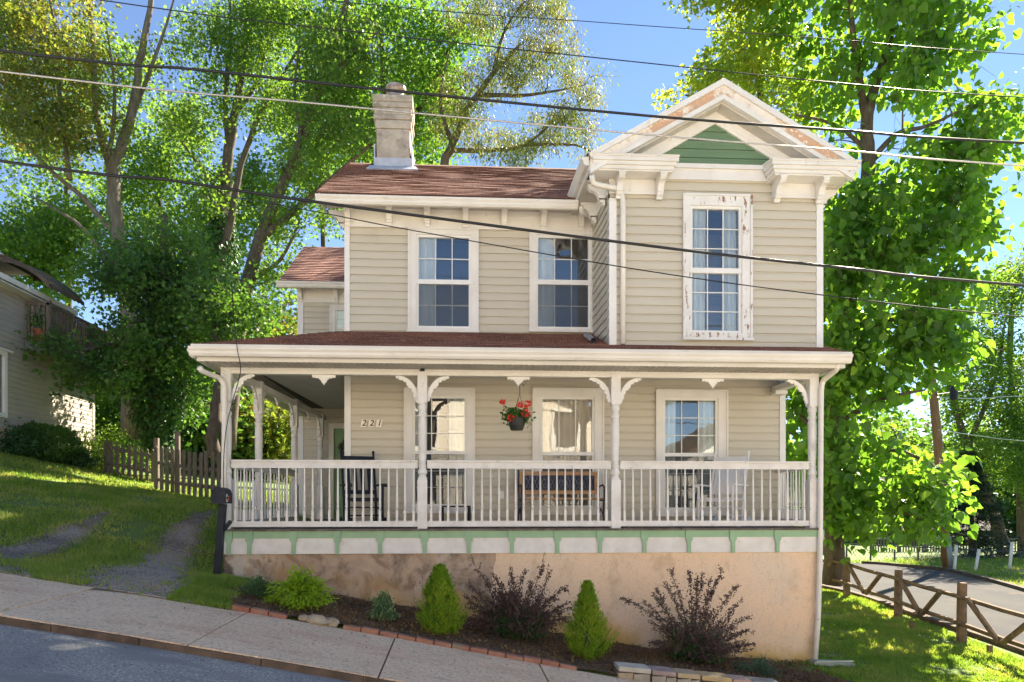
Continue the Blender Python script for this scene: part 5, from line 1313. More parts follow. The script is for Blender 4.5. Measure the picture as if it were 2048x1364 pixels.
# awning over the balcony
aw = MB(); ay0, ay1 = by0-.15, by0+1.4; zt = WZ(524, 17.6, 50); zb = WZ(578, 17.6, 50); xo = NX+.72
K = 10
for k in range(K):                                     # sagging canvas, ridge at the wall, lip at the front
    a0, a1 = k/K, (k+1)/K
    def pt(a, y, e=0): return (NX-.6+(xo-NX+.6)*a, y, zt-(zt-zb)*(a**2.4)-.03*math.sin(a*math.pi)*math.cos((y-ay0)*3)-e)
    for j in range(6):
        y0_, y1_ = ay0+(ay1-ay0)*j/6, ay0+(ay1-ay0)*(j+1)/6; aw.quad(pt(a0, y0_), pt(a1, y0_), pt(a1, y1_), pt(a0, y1_))
    aw.quad(pt(a0, ay0, .0), pt(a0, ay0, .12+.5*a0*0), pt(a1, ay0, .12), pt(a1, ay0)); aw.quad(pt(a0, ay1), pt(a1, ay1), pt(a1, ay1, .12), pt(a0, ay1, .12))
for j in range(8):
    y0_, y1_ = ay0+(ay1-ay0)*j/8, ay0+(ay1-ay0)*(j+1)/8; ym = (y0_+y1_)/2
    aw.quad(pt(1, y0_), (xo, y0_, zb-.07), (xo, ym, zb-.10), pt(1, ym)); aw.quad(pt(1, ym), (xo, ym, zb-.10), (xo, y1_, zb-.07), pt(1, y1_))
ao = aw.build('awning', m_awning, nb); md = ao.modifiers.new('s', 'SOLIDIFY'); md.thickness = .015
m = MB(); m.hexa([(NX-3.2, ay0-.1, zt+.05), (NX-.9, ay0-.1, zt+.22), (NX-.3, ay0-.1, zt-.0), (NX-3.2, ay0-.1, zt-.0), (NX-3.2, ay0+1.5, zt+.05), (NX-.9, ay0+1.5, zt+.22), (NX-.3, ay0+1.5, zt-.0), (NX-3.2, ay0+1.5, zt-.0)]); m.build('upper_roof', m_white, nb)
for px, py, s_, lab in ((80, 668, .16, 'left'), (118, 676, .20, 'right')):
    y = YX(px, NX+.35); z = bz; t = thing('potted_plant', 'terracotta pot with a leafy plant at the '+('near corner' if lab == 'left' else 'middle')+' of the neighbour balcony', 'potted plant', (NX+.35, y, z))
    m = MB(); m.lathe([(s_*.6, 0), (s_*.85, s_*1.4), (s_, s_*1.42), (s_, s_*1.8), (s_*.8, s_*1.8)], (NX+.35, y, z), 14); m.build('pot', m_terracotta, t)
    q = np.array([NX+.35, y, z+s_*3.2])+rng.normal(size=(160, 3))*s_*.75; scatter_leaves('foliage', q, .10, 'rhomb', m_gleaf, t, seed=int(px))
# garden hose on the neighbour's foundation
hp = Vector((NX+.08, YX(178, NX), WZ(900, 20, 178))); m = MB()
for k in range(7):
    rr = .22+.025*k; m.tube([hp+Vector((.03+.012*k, rr*math.cos(t), rr*math.sin(t)*1.1)) for t in np.linspace(0, 6.283, 20)], .014, 5, False)
tag(m.build('garden_hose', M('grey_hose', (.16, .14, .13), None, 3, .5)), 'coiled grey garden hose hung on the corner of the neighbouring house', 'hose')

# ---------------------------------------------------------------- right background
up = Vector(W(1897, 1143, 22.2)); ut = Vector(W(1852, 640, 22.2)); t = thing('utility_pole', 'leaning brown wooden utility pole with grey metal sheath behind the side road', 'utility pole', tuple(up))
m = MB(); m.tube([up-Vector((0, 0, .3)), up.lerp(ut, .5)+Vector((.03, 0, 0)), ut], [.155, .14, .12], 12); m.build('pole', m_pole, t, smooth=True)
m = MB(); a, b = up-Vector((0, 0, .1)), up.lerp(ut, .14); m.tube([a, b], [.162, .158], 12); m.build('metal_sheath', M('dull_zinc', (.20, .23, .25), (.28, .31, .33), 6, .5, 0, metal=.4), t, smooth=True)
m = MB(); c_ = Vector(W(1893, 788, 22.0)); m.lathe([(.08, 0), (.12, .06), (.12, .40), (.08, .46)], (c_.x+.25, c_.y, c_.z-.2), 12); m.build('transformer_can', m_black, t)
for i, (p, lab) in enumerate((([(1872, 789, 22), (1950, 780, 24), (2048, 772, 26), (2300, 760, 30)], 'upper'), ([(1872, 795, 22), (1960, 797, 24), (2048, 792, 26), (2300, 790, 30)], 'middle'), ([(1876, 860, 22), (1960, 872, 24), (2048, 882, 26), (2300, 900, 30)], 'lowest'))):
    cable('service_wire', [W(*q) for q in p], .018, m_cable2 if i else m_cable, lab+' of the three thin wires running right from the utility pole', 'wire', 4)
# chain link fence
cl = thing('chain_link_fence', 'chain-link fence with steel posts beyond the side road', 'fence', (16, 25, -2.3)); CLY = 25.5
m_mesh = M('galvanised_wire', (.10, .105, .105), None, 3, .4, metal=.5)
xs = []
cla, clb = 1690, 2120
tops_ = {}
for px in (1693, 1741, 1789, 1836, 1883, 1930, 1985, 2040, 2100):
    x = WX(px, CLY); g_ = G(x, CLY); zt_ = WZ(1088+(px-1693)*.045, CLY, px); m = MB(); m.tube([(x, CLY, g_-.1), (x, CLY, zt_)], .035, 7); m.build('post', m_mesh, cl); xs.append((x, g_, zt_))
m = MB()
for (a, b) in zip(xs[:-1], xs[1:]): m.tube([(a[0], CLY, a[2]), (b[0], CLY, b[2])], .025, 6)
m.build('top_rail', m_mesh, cl)
m = MB(); xx = xs[0][0]
while xx < xs[-1][0]:
    zt_ = np.interp(xx, [q[0] for q in xs], [q[2] for q in xs]); g_ = np.interp(xx, [q[0] for q in xs], [q[1] for q in xs]); h_ = zt_-g_
    m.beam((xx, CLY, g_), (xx+h_*.8, CLY, zt_), .006, .006); m.beam((xx+h_*.8, CLY+.004, g_), (xx, CLY+.004, zt_), .006, .006); xx += .16
m.build('wire_mesh', m_mesh, cl)
for (pb_, pt_, lab) in (((1906, 1148), (1913, 1090), 'white metal pole standing just right of the utility pole'), ((1946, 1149), (1958, 1098), 'leaning white metal pole in the middle of the grass verge'), ((2016, 1150), (2024, 1084), 'tall white metal pole at the right end of the grass verge')):
    a, b = Vector(W(pb_[0], pb_[1], 21.5)), Vector(W(pt_[0], pt_[1], 21.5)); m = MB(); m.tube([a-Vector((0, 0, .3)), b], .045, 8); tag(m.build('metal_pole', m_chairwhite, smooth=True), lab, 'pole')
# grey footbridge / ramp
fb = thing('footbridge', 'grey wooden footbridge with slatted railing under the trees beyond the fence', 'footbridge', (20, 31, -2.3)); FY = 30.0
xa, xb_ = WX(1745, FY), WX(2060, FY); zd = WZ(1121, FY, 1880)
m = MB(); m.box(xa, xb_, FY, FY+1.8, zd-.10, zd).box(xa, xb_, FY-.03, FY-.001, zd-.35, zd-.02); m.build('deck', m_greydeck, fb)
m = MB(); m.box(xa, xb_, FY-.02, FY+.06, zd+.95, zd+1.03).box(xa, xb_, FY, FY+.04, zd+.12, zd+.18); m.build('railing', m_greydeck, fb)
m = MB(); x = xa
while x < xb_: m.box(x, x+.05, FY+.005, FY+.035, zd+.181, zd+.949); x += .13
m.build('slats', m_greydeck, fb)
for k in range(7): 
    x = xa+(xb_-xa)*k/6; m = MB(); m.box(x-.06, x+.06, FY-.05, FY+.07, G(x, FY)-.2, zd+1.1); m.build('post', m_greydeck, fb)
# cream shed glimpsed past the right porch corner, and a dark house among the trees
sh = thing('cream_building', 'cream walled outbuilding glimpsed behind the right porch corner', 'building', (WX(1655, 30), 31, -2.3))
x0, x1 = WX(1600, 30), WX(1677, 30); m = MB(); m.box(x0, x1, 30, 33, -2.6, WZ(1062, 30, 1640)); m.build('wall', m_cream, sh)
m = MB(); zt_ = WZ(1062, 30, 1640); m.prism([(x0-.3, zt_+.001), (x1+.3, zt_+.001), ((x0+x1)/2, zt_+.9)], 'y', 29.7, 33.3); m.build('roof', m_awning, sh)
m = MB(); m.box(x1-.9, x1-.5, 29.96, 29.999, -2.3, zt_-.4); m.build('door', m_greydeck, sh)
dk = thing('dark_house', 'dark green house with long low roof half hidden behind the spruce', 'house', (19, 36, -2.2)); x0, x1 = WX(1730, 35), WX(1985, 35); zt_ = WZ(1060, 35, 1850)
m = MB(); m.box(x0, x1, 35, 39, -2.6, zt_); m.build('wall', M('dark_green_siding', (.06, .075, .05), (.08, .09, .06), 3, .8), dk)
m = MB(); m.prism([(34.4, zt_), (39.6, zt_), (37, zt_+1.1)], 'x', x0-.4, x1+.4); m.build('roof', M('dark_grey_shingles', (.06, .06, .055), (.09, .085, .08), 5, .9), dk)
for k in range(3):
    x = x0+1+k*1.7; m = MB(); m.box(x, x+.7, 34.97, 34.999, -1.3, -.5); m.build('window', m_white, dk)

# ---------------------------------------------------------------- overhead cables (run along the street between poles out of the picture)
def span(pts, Y, r, mat, label, ext=True):
    P_ = [Vector(W(x, y, Y)) for x, y in pts]
    d0 = (P_[0]-P_[1]).normalized(); d1 = (P_[-1]-P_[-2]).normalized()
    if ext: P_ = [P_[0]+d0*8+Vector((0, 0, .25))]+P_+[P_[-1]+d1*8+Vector((0, 0, .15))]
    return cable('overhead_cable', P_, r, mat, label, 'cable', 6, 'overhead cables crossing in front of the house')
span([(0, 101), (400, 140), (770, 180), (1300, 232), (1700, 262), (2048, 286)], 6.3, .0115, m_cable, 'thick black overhead cable crossing the chimney top')
span([(0, 143), (640, 208), (1300, 270), (1700, 302), (2048, 332)], 6.3, .0075, m_cable2, 'bright silver overhead wire just below the upper thick cable')
span([(0, 322), (320, 358), (640, 405), (1300, 492), (1700, 537), (2048, 571)], 5.8, .0120, m_cable, 'thick black overhead cable crossing the upper floor windows')
cable('overhead_cable', [W(454, 392, 8.6), W(640, 425, 7.6), W(820, 460, 7.0), W(1300, 543, 6.4), W(1700, 597, 6.0), W(2048, 634, 5.8), W(2700, 690, 5.2)], .0055, m_cable, 'thin dark service wire slanting down across the upper windows', 'cable', 5, 'overhead cables crossing in front of the house')
span([(200, 0), (700, 62), (1300, 127), (1700, 168), (2048, 195)], 7.2, .0055, m_cable, 'thin dark wire crossing above the chimney and gable tip')
span([(650, 0), (1200, 45), (1640, 76), (2020, 107)], 7.6, .004, m_cable, 'highest thin wire in the top right sky')

# ================================================================= TREES
def pxr(r, Y): return r*Y*1.0/F
def tree(name, label, limbs, blobs, mats, nclump, lpc, lsize, tpl='rhomb', clump_r=.5, droop=0., upb=.5, group=None, seed=1, cat='tree', ivy=None, twig=.035, flat=.8, parts=('trunk', 'crown'), bare=None, maxlen=3.2):
    """limbs: [( [(px,py,Y)..], r0, r1 )]; blobs: [(px,py,Y,rx,ry,ryd(m), weight)]"""
    r = np.random.default_rng(seed); L0 = limbs[0][0][0]; base = W(*L0)
    t = thing(name, label, cat, base, 0, group)
    nodes, rad = [], []; m = MB()
    for pts, r0, r1 in limbs:
        P_ = [Vector(W(*p)) for p in pts]; out = []
        for i in range(len(P_)-1):
            p0, p1, p2, p3 = P_[max(i-1, 0)], P_[i], P_[i+1], P_[min(i+2, len(P_)-1)]
            for k in range(4):
                tt_ = k/4; out.append(.5*((2*p1)+(p2-p0)*tt_+(2*p0-5*p1+4*p2-p3)*tt_**2+(3*p1-p0-3*p2+p3)*tt_**3))
        out.append(P_[-1]); rr = [r0+(r1-r0)*i/(len(out)-1) for i in range(len(out))]
        out = [o+Vector(r.normal(0, .25, 3))*q*.5 for o, q in zip(out, rr)]
        m.tube(out, rr, 9)
        for i, (o, q) in enumerate(zip(out, rr)):
            if i >= len(out)*(.30 if pts is limbs[0][0] else 0): nodes.append(tuple(o)); rad.append(q)
    nd = np.array(nodes+[(0, 0, 0)]*(nclump*4+10)); rd = np.array(rad+[0.]*(nclump*4+10)); nn = len(nodes)
    wts = np.array([b[6]*b[3]*b[4] if len(b) > 6 else b[3]*b[4] for b in blobs], float); wts /= wts.sum()
    ci = r.choice(len(blobs), nclump, p=wts); cen = []
    for c in ci:
        px, py, Y, rx, ry, dy = blobs[c][:6]; v = unit(r.normal(size=(1, 3)))[0]*r.uniform(0, 1)**.42
        cen.append(W(px+v[0]*rx, py+v[2]*ry, Y+v[1]*dy))
    cen = np.array(cen)
    dmin = np.array([((nd[:nn]-c)**2).sum(1).min() for c in cen]); order = np.argsort(dmin)
    P0 = [[], []]
    for c in cen[order]:
        dd = ((nd[:nn]-c)**2).sum(1)+np.where(nd[:nn, 2] > c[2], .8, 0); k = int(dd.argmin()); a = nd[k]; ln = math.dist(a, c)
        if ln > maxlen*2.2: continue
        ra = min(rd[k]*.62, .012+twig*ln*.5); mid1 = a+(c-a)*.35+np.array([0, 0, ln*.08])+r.normal(0, ln*.05, 3); mid2 = a+(c-a)*.7+np.array([0, 0, ln*.06])+r.normal(0, ln*.06, 3)
        pts = [Vector(a), Vector(mid1), Vector(mid2), Vector(c)]; rr = [ra, ra*.75, ra*.5, .006]
        m.tube(pts, rr, 5 if ra > .03 else 3, False)
        for q, w_ in ((mid1, ra*.75), (mid2, ra*.5), (c, .012)): nd[nn] = q; rd[nn] = max(w_, .008); nn += 1
        for _ in range(2):
            e = c+r.normal(0, clump_r*.55, 3); m.tube([Vector(mid2), Vector((c+e)/2), Vector(e)], [.006, .005, .003], 3, False)
    bark, leaf = mats
    m.build(parts[0], bark, t, smooth=True)
    for (pts, r0_) in (bare or []):
        pass
    n = nclump*lpc; idx_ = np.repeat(np.arange(nclump), lpc)
    sc = r.uniform(.45, 1.3, nclump)[idx_]
    d_ = r.normal(size=(n, 3)); d_ = d_/np.maximum(1, np.linalg.norm(d_, axis=1, keepdims=True)/1.8)
    off = d_*clump_r*.62*sc[:, None]; off[:, 2] *= flat
    Pp = cen[idx_]+off; Pp[:, 2] -= .25*clump_r*(np.linalg.norm(off[:, :2], axis=1)/clump_r)**2
    sz = lsize*r.uniform(.65, 1.25, n)
    U = off/clump_r+r.normal(size=(n, 3))*.6; U[:, 2] -= droop
    scatter_leaves(parts[1], Pp, sz, tpl, leaf, t, U=U, upb=upb, seed=seed)
    if ivy:
        ps, ni, ri, ls = ivy; q = []
        P_ = np.array([W(*p) for p in ps]); seg = np.r_[0, np.cumsum(np.linalg.norm(P_[1:]-P_[:-1], axis=1))]
        s = r.uniform(0, seg[-1], ni); c = np.stack([np.interp(s, seg, P_[:, k]) for k in range(3)], 1)
        a = r.uniform(0, 2*math.pi, ni); rr = ri*r.uniform(.5, 1.15, ni)*(1+.35*np.sin(s*2.1+seed)); q = c+np.c_[np.cos(a)*rr, np.sin(a)*rr, np.zeros(ni)]
        Un = np.c_[np.cos(a)*.5, np.sin(a)*.5, -np.ones(ni)]+r.normal(size=(ni, 3))*.4; Nn = np.c_[np.cos(a), np.sin(a), np.full(ni, .5)]+r.normal(size=(ni, 3))*.3
        scatter_leaves('ivy', q, ls*r.uniform(.7, 1.3, ni), 'oval', m_ivy, t, U=Un, Nn=Nn, seed=seed)
    return t
m_ivy = leafmat('ivy_leaf', [(0.028, 0.077, 0.021), (0.049, 0.119, 0.028), (0.084, 0.182, 0.042)], .25, (2, 2.2, 1))
m_l_green = leafmat('fresh_green_leaf', [(.04, .085, .02), (.07, .14, .03), (.11, .18, .038)], .48, (3.6, 3.2, 1.3))
m_l_yell = leafmat('yellowing_leaf', [(.055, .09, .025), (.09, .14, .03), (.15, .17, .04), (.20, .13, .05)], .45, (2.8, 2.5, 1.0))
m_l_dark = leafmat('dark_green_leaf', [(0.035, 0.080, 0.022), (0.064, 0.136, 0.032), (0.112, 0.192, 0.040)], .35, (3.0, 3.0, 1.2))
m_l_cat = leafmat('catalpa_leaf', [(.045, .11, .02), (.075, .165, .03), (.13, .225, .04)], .52, (3.6, 3.2, 1.2), .42, .4)
m_l_locust = leafmat('locust_leaf', [(.05, .085, .025), (.085, .125, .035), (.13, .145, .05), (.12, .08, .035)], .42, (2.6, 2.4, 1.2))
m_l_spruce = leafmat('spruce_needle', [(.015, .03, .018), (.025, .05, .028), (.04, .07, .04)], .1, (1.5, 1.6, 1.1))

# right: big-leaved tree behind the house
tree('catalpa_tree', 'tall large-leaved bright green tree close behind the right side of the house', [
   ([(1664, 1165, 15.8), (1668, 900, 15.8), (1682, 700, 15.7), (1700, 560, 15.6), (1722, 430, 15.5), (1738, 330, 15.5), (1732, 250, 15.5), (1745, 190, 15.5)], .24, .12),
   ([(1733, 240, 15.5), (1712, 110, 15.3), (1702, 20, 15.0), (1695, -120, 14.8)], .095, .03), ([(1745, 190, 15.5), (1775, 90, 15.6), (1790, 20, 15.8), (1810, -100, 16)], .11, .03),
   ([(1738, 330, 15.5), (1790, 270, 15.0), (1860, 250, 14.5), (1940, 210, 14.2)], .075, .02), ([(1735, 300, 15.5), (1670, 250, 15.6), (1590, 230, 15.5)], .06, .02),
   ([(1700, 560, 15.6), (1800, 500, 15.0), (1890, 460, 14.6)], .07, .02), ([(1684, 680, 15.7), (1780, 640, 14.5), (1880, 640, 14)], .08, .02), ([(1670, 850, 15.8), (1760, 800, 14.4), (1850, 780, 13.8)], .07, .02), ([(1668, 950, 15.8), (1780, 900, 14.2), (1900, 950, 13.2)], .07, .02), ([(1664, 900, 15.8), (1600, 830, 16), (1570, 800, 16.5)], .07, .02)],
   [(1850, 150, 15.2, 110, 90, 1.3, .8), (1700, 110, 15.8, 90, 70, 1.2, .7), (1480, -130, 16.8, 130, 90, 1.8), (1740, -80, 15.2, 230, 130, 2.0), (1640, -190, 16, 150, 80, 1.8), (1560, -120, 16.5, 90, 90, 1.8), (1860, 30, 15.3, 110, 70, 1.2), (1930, 260, 14.6, 90, 60, 1.0), (1860, 320, 14.8, 120, 70, 1.2, .8), (1660, 190, 15.9, 70, 80, 1.0, .7), (1640, 330, 16, 60, 60, 1.0, .8), (1930, 400, 14.4, 60, 50, .9), (1995, 205, 14.4, 40, 22, .5, 1.3), (1960, 60, 15, 40, 40, .6), (1995, 290, 14.4, 40, 22, .5), (1900, 560, 14.4, 50, 40, .8), (1700, 420, 15.6, 90, 90, 1.4), (1850, 430, 14.8, 120, 80, 1.3), (1930, 470, 14.5, 55, 40, .9), (1900, 700, 14.0, 50, 60, .9, 1.2), (1560, 60, 16.2, 60, 80, 1.2, .6), (1770, 560, 15, 130, 90, 1.6), (1850, 640, 14.3, 80, 70, 1.1, 1.2), (1690, 660, 15.6, 60, 120, 1.5), (1770, 740, 14.8, 110, 60, 1.3), (1640, 800, 16.3, 60, 70, 1.), (1600, 860, 16.6, 60, 90, 1.), (1690, 950, 15.2, 80, 100, 1.5), (1780, 950, 14.2, 100, 70, 1.3), (1860, 960, 13.5, 65, 45, .9, 1.3), (1820, 1030, 13.6, 60, 28, .8, 1.3), (1690, 1050, 15, 50, 40, 1), (1600, 960, 16.6, 40, 70, 1), (1680, 520, 15.3, 45, 80, 1.0, 1.3), (1675, 720, 15.2, 45, 90, 1.0, 1.3), (1690, 880, 14.9, 50, 80, 1.0, 1.3), (1720, 1020, 14.6, 60, 40, .9, 1.2)],  # lobes above the top of the view are added to shade the street
   (m_bark, m_l_cat), 860, 26, .175, 'heart', .52, droop=.9, upb=.55, seed=21)
tree('background_tree', 'yellow-green tree rising behind the front gable peak', [([(1560, 1000, 17), (1550, 500, 17), (1530, 250, 17), (1500, 100, 17)], .2, .04), ([(1540, 330, 17), (1440, 220, 17), (1370, 190, 17)], .08, .02)],
   [(1520, 90, 17, 100, 110, 2.0), (1440, 160, 17, 90, 60, 1.5), (1360, 200, 16.8, 38, 24, .6, .9), (1500, -40, 17, 90, 60, 1.5), (1450, -70, 16, 90, 90, 1.3, 1.4), (1400, -190, 15.8, 110, 90, 1.3, 1.2), (1530, -170, 16, 100, 100, 1.4), (1590, 200, 17, 60, 100, 1.5), (1610, 700, 18, 80, 240, 2.0, .5), (1400, 160, 17, 25, 14, .6)],  # topmost lobes, out of view, are added to block sun on the street
   (m_bark, leafmat('sunny_yellow_green_leaf', [(0.084, 0.156, 0.024), (0.144, 0.228, 0.036), (0.240, 0.276, 0.048)], .55, (3.2, 2.8, 1.1))), 300, 60, .12, 'maple', .48, seed=22, upb=.6, group='trees behind the house')
tree('background_tree', 'feathery bright tree with a dark leaning trunk at the far right edge', [([(2014, 1150, 29), (1998, 1060, 29), (1968, 980, 29), (1935, 890, 29), (1905, 800, 29), (1890, 700, 29)], .30, .08), ([(2045, 1150, 30), (2040, 900, 30), (2020, 700, 30), (2030, 560, 30)], .28, .06), ([(1935, 890, 29), (1990, 760, 29), (2010, 640, 29)], .12, .03)],
   [(1990, 590, 29, 60, 70, 2), (2060, 560, 30, 60, 70, 2), (1950, 700, 29, 60, 80, 2), (2030, 760, 29, 70, 110, 2.2), (1920, 800, 29, 50, 60, 1.6), (1990, 900, 29, 70, 80, 2), (2070, 900, 29, 60, 110, 2), (1900, 930, 29.5, 60, 50, 1.6)],
   (m_bark, m_l_green), 430, 70, .16, 'rhomb', .70, seed=23, upb=.5, group='trees behind the house')
# spruce
sp = Vector(W(1945, 1130, 27.5)); st = thing('spruce_tree', 'dark blue-green spruce standing behind the chain-link fence', 'tree', tuple(sp)); tp = Vector(W(1938, 905, 27.5))
m = MB(); m.tube([sp, tp], [.16, .02], 8); m.build('trunk', m_bark, st)
q, U = [], []
for i in range(420):
    t_ = rng.uniform(.05, 1)**.8; a = rng.uniform(0, 6.283); c = sp.lerp(tp, t_); ln = (1-t_)*2.0+.15
    for k in range(34):
        s = rng.uniform(.1, 1); q.append((c.x+math.cos(a)*ln*s+rng.normal(0, .05), c.y+math.sin(a)*ln*s+rng.normal(0, .05), c.z-.3*ln*s+.25*s*s*ln+rng.normal(0, .04))); U.append((math.cos(a)+rng.normal(0, .5), math.sin(a)+rng.normal(0, .5), -.35+rng.normal(0, .4)))
scatter_leaves('crown', np.array(q), .17, 'slim', m_l_spruce, st, U=np.array(U), seed=3)
for i, (px, Y, h, lab) in enumerate(((1700, 42, 880, 'rounded green tree behind the outbuilding right of the house'), (1800, 44, 830, 'broad green tree between the house and the utility pole'), (1880, 48, 860, 'far green tree just behind the utility pole'), (2040, 46, 820, 'far green tree behind the leaning trunk'))):
    tree('background_tree', lab, [([(px, 1110, Y), (px+5, 1000, Y), (px-8, h+40, Y)], .25, .06)], [(px-20, h+70, Y, 75, 60, 2.5), (px+35, h+120, Y, 70, 70, 2.5), (px, 1050, Y, 90, 60, 2.5, 1.2)], (m_bark, m_l_dark if i != 1 else m_l_green), 140, 70, .24, 'rhomb', 1.05, seed=40+i, group='trees behind the house', maxlen=6)
# left: tall trees
tree('leaning_tree', 'tall tree with yellow-brown thinning leaves and bare twigs at the far left', [
   ([(262, 880, 24), (258, 620, 24), (238, 480, 24), (226, 350, 24), (240, 300, 24), (262, 235, 24), (278, 130, 24), (300, 20, 24), (306, -80, 24)], .30, .06),
   ([(226, 345, 24), (196, 250, 24), (188, 120, 24), (178, 0, 24), (170, -80, 24)], .14, .03), ([(245, 290, 24), (285, 180, 24.3), (330, 60, 24.3), (355, -30, 24)], .10, .02), ([(215, 330, 24), (230, 200, 23.5), (215, 60, 23.5)], .09, .02),
   ([(238, 480, 24), (170, 400, 23.5), (90, 330, 23), (20, 250, 23)], .11, .03), ([(140, 360, 23), (120, 200, 23), (110, 60, 23), (90, -40, 23)], .09, .02), ([(258, 620, 24), (180, 470, 23), (60, 390, 22.5)], .10, .02)],
   [(60, 90, 23, 90, 110, 2), (30, 10, 23, 80, 60, 2), (160, 150, 23.5, 90, 90, 2, .55), (90, 260, 23, 100, 60, 1.8, .8), (180, 260, 23.5, 90, 60, 1.6, .6), (300, 120, 24, 60, 60, 1.5, .16), (170, 10, 23.5, 50, 50, 1.5, .4), (30, 190, 22.5, 60, 60, 1.5)],
   (m_bark2, m_l_yell), 420, 46, .115, 'maple', .55, seed=31, upb=.4, twig=.03, group='tall trees behind the left lawn')
tree('ivy_clad_tree', 'tall grey trunk wrapped in ivy with airy pale leaves, left of the chimney', [
   ([(395, 900, 26), (410, 700, 26), (432, 520, 26), (448, 400, 26), (458, 300, 26), (472, 220, 26), (490, 110, 26), (500, -20, 26)], .34, .07),
   ([(432, 560, 26), (462, 440, 25.5), (482, 330, 25.5), (520, 230, 25.5), (560, 160, 25.5), (620, 60, 25)], .16, .03), ([(458, 300, 26), (450, 200, 26), (462, 60, 26), (455, -60, 26)], .12, .03), ([(470, 230, 26), (520, 150, 26), (540, 30, 26)], .1, .02), ([(450, 400, 26), (390, 320, 26), (360, 280, 26)], .08, .02)],
   [(400, 90, 26, 75, 90, 2, .5), (500, 70, 26, 80, 90, 2, .8), (370, 250, 26, 50, 60, 1.6, .7), (420, 400, 26, 60, 70, 1.6, .5), (540, 200, 25.5, 70, 70, 2, .7), (560, 20, 25.5, 80, 50, 2), (440, 200, 26, 50, 60, 1.5, .5)],
   (m_bark, m_l_green), 380, 52, .12, 'maple', .6, seed=32, upb=.4, ivy=([(405, 850, 26), (432, 520, 26), (446, 430, 26)], 5200, .55, .15), group='tall trees behind the left lawn')
tree('leaning_tree', 'tree whose bare trunk leans right behind the small rear roof', [
   ([(455, 900, 22.5), (478, 650, 22.5), (500, 540, 22.5), (530, 450, 22.5), (575, 350, 22.5), (618, 240, 22.5), (652, 140, 22.5), (690, 20, 22.5), (700, -70, 22.5)], .26, .07),
   ([(520, 480, 22.5), (590, 420, 22.2), (660, 360, 22), (740, 290, 21.8)], .13, .04), ([(575, 350, 22.5), (600, 280, 22.3), (590, 180, 22.3), (600, 80, 22.3)], .10, .02), ([(640, 170, 22.5), (700, 110, 22.3), (760, 60, 22)], .08, .02), ([(500, 560, 22.5), (560, 520, 22.3), (600, 440, 22.3)], .09, .03)],
   [(620, 330, 22.5, 70, 70, 1.6, .6), (680, 100, 22.3, 90, 90, 2), (560, 440, 22.3, 60, 60, 1.5, .5), (700, 250, 22, 80, 60, 1.6), (620, 200, 22.3, 60, 60, 1.5, .6), (560, 560, 22.3, 60, 50, 1.3, .8), (660, 420, 23, 50, 50, 1.2, .8)],
   (m_bark, m_l_green), 290, 44, .12, 'maple', .5, seed=33, upb=.5, group='tall trees behind the left lawn')
tree('leafy_tree', 'dense bright green tree directly behind the chimney', [
   ([(780, 900, 25), (775, 500, 25), (760, 330, 25), (770, 200, 25), (760, 60, 25)], .32, .07), ([(765, 300, 25), (850, 200, 24.5), (900, 90, 24.5)], .13, .03), ([(765, 330, 25), (700, 220, 25), (660, 100, 25)], .13, .03)],
   [(770, 50, 25, 130, 100, 2.2), (700, 200, 25, 80, 90, 2), (850, 180, 24.5, 80, 90, 2), (860, 290, 24.5, 60, 45, 1.5), (900, 60, 24.5, 90, 60, 1.8), (700, 310, 25, 60, 30, 1.5), (650, 60, 25, 60, 60, 1.5, .7)],
   (m_bark, leafmat('bright_maple_leaf', [(.04, .095, .02), (.068, .145, .028), (.11, .18, .035)], .46, (3.2, 3.1, 1.1))), 270, 52, .15, 'maple', .62, seed=34, upb=.6, group='tall trees behind the left lawn')
tl = tree('locust_tree', 'wispy tree with drooping seed pods between chimney and gable', [
   ([(895, 900, 22), (892, 400, 22), (890, 330, 22), (905, 290, 22), (935, 220, 22), (985, 150, 22), (1040, 90, 22)], .20, .05), ([(900, 300, 22), (970, 300, 22), (1050, 290, 21.8), (1120, 230, 21.5)], .09, .02), ([(960, 190, 22), (1060, 190, 21.8), (1170, 170, 21.5)], .08, .015), ([(985, 150, 22), (1010, 60, 22), (1060, -10, 22)], .07, .02), ([(905, 290, 22), (880, 200, 22), (900, 100, 22)], .08, .02), ([(1050, 290, 21.8), (1150, 290, 21.5), (1190, 310, 21.5)], .05, .015)],
   [(920, 220, 22, 60, 80, 1.5, .8), (1000, 140, 22, 70, 60, 1.5, .8), (1090, 100, 21.8, 70, 70, 1.4, .7), (1170, 160, 21.5, 50, 60, 1.2, .7), (1120, 250, 21.6, 80, 55, 1.3, .8), (1010, 290, 21.8, 90, 40, 1.3, .9), (960, 20, 22, 80, 50, 1.5, .9), (1090, 10, 22, 70, 50, 1.4, .7), (1180, 300, 21.5, 30, 30, .8, .5)],
   (m_bark, m_l_locust), 400, 60, .135, 'slim', .42, droop=1.4, upb=.2, seed=35, group='tall trees behind the left lawn')
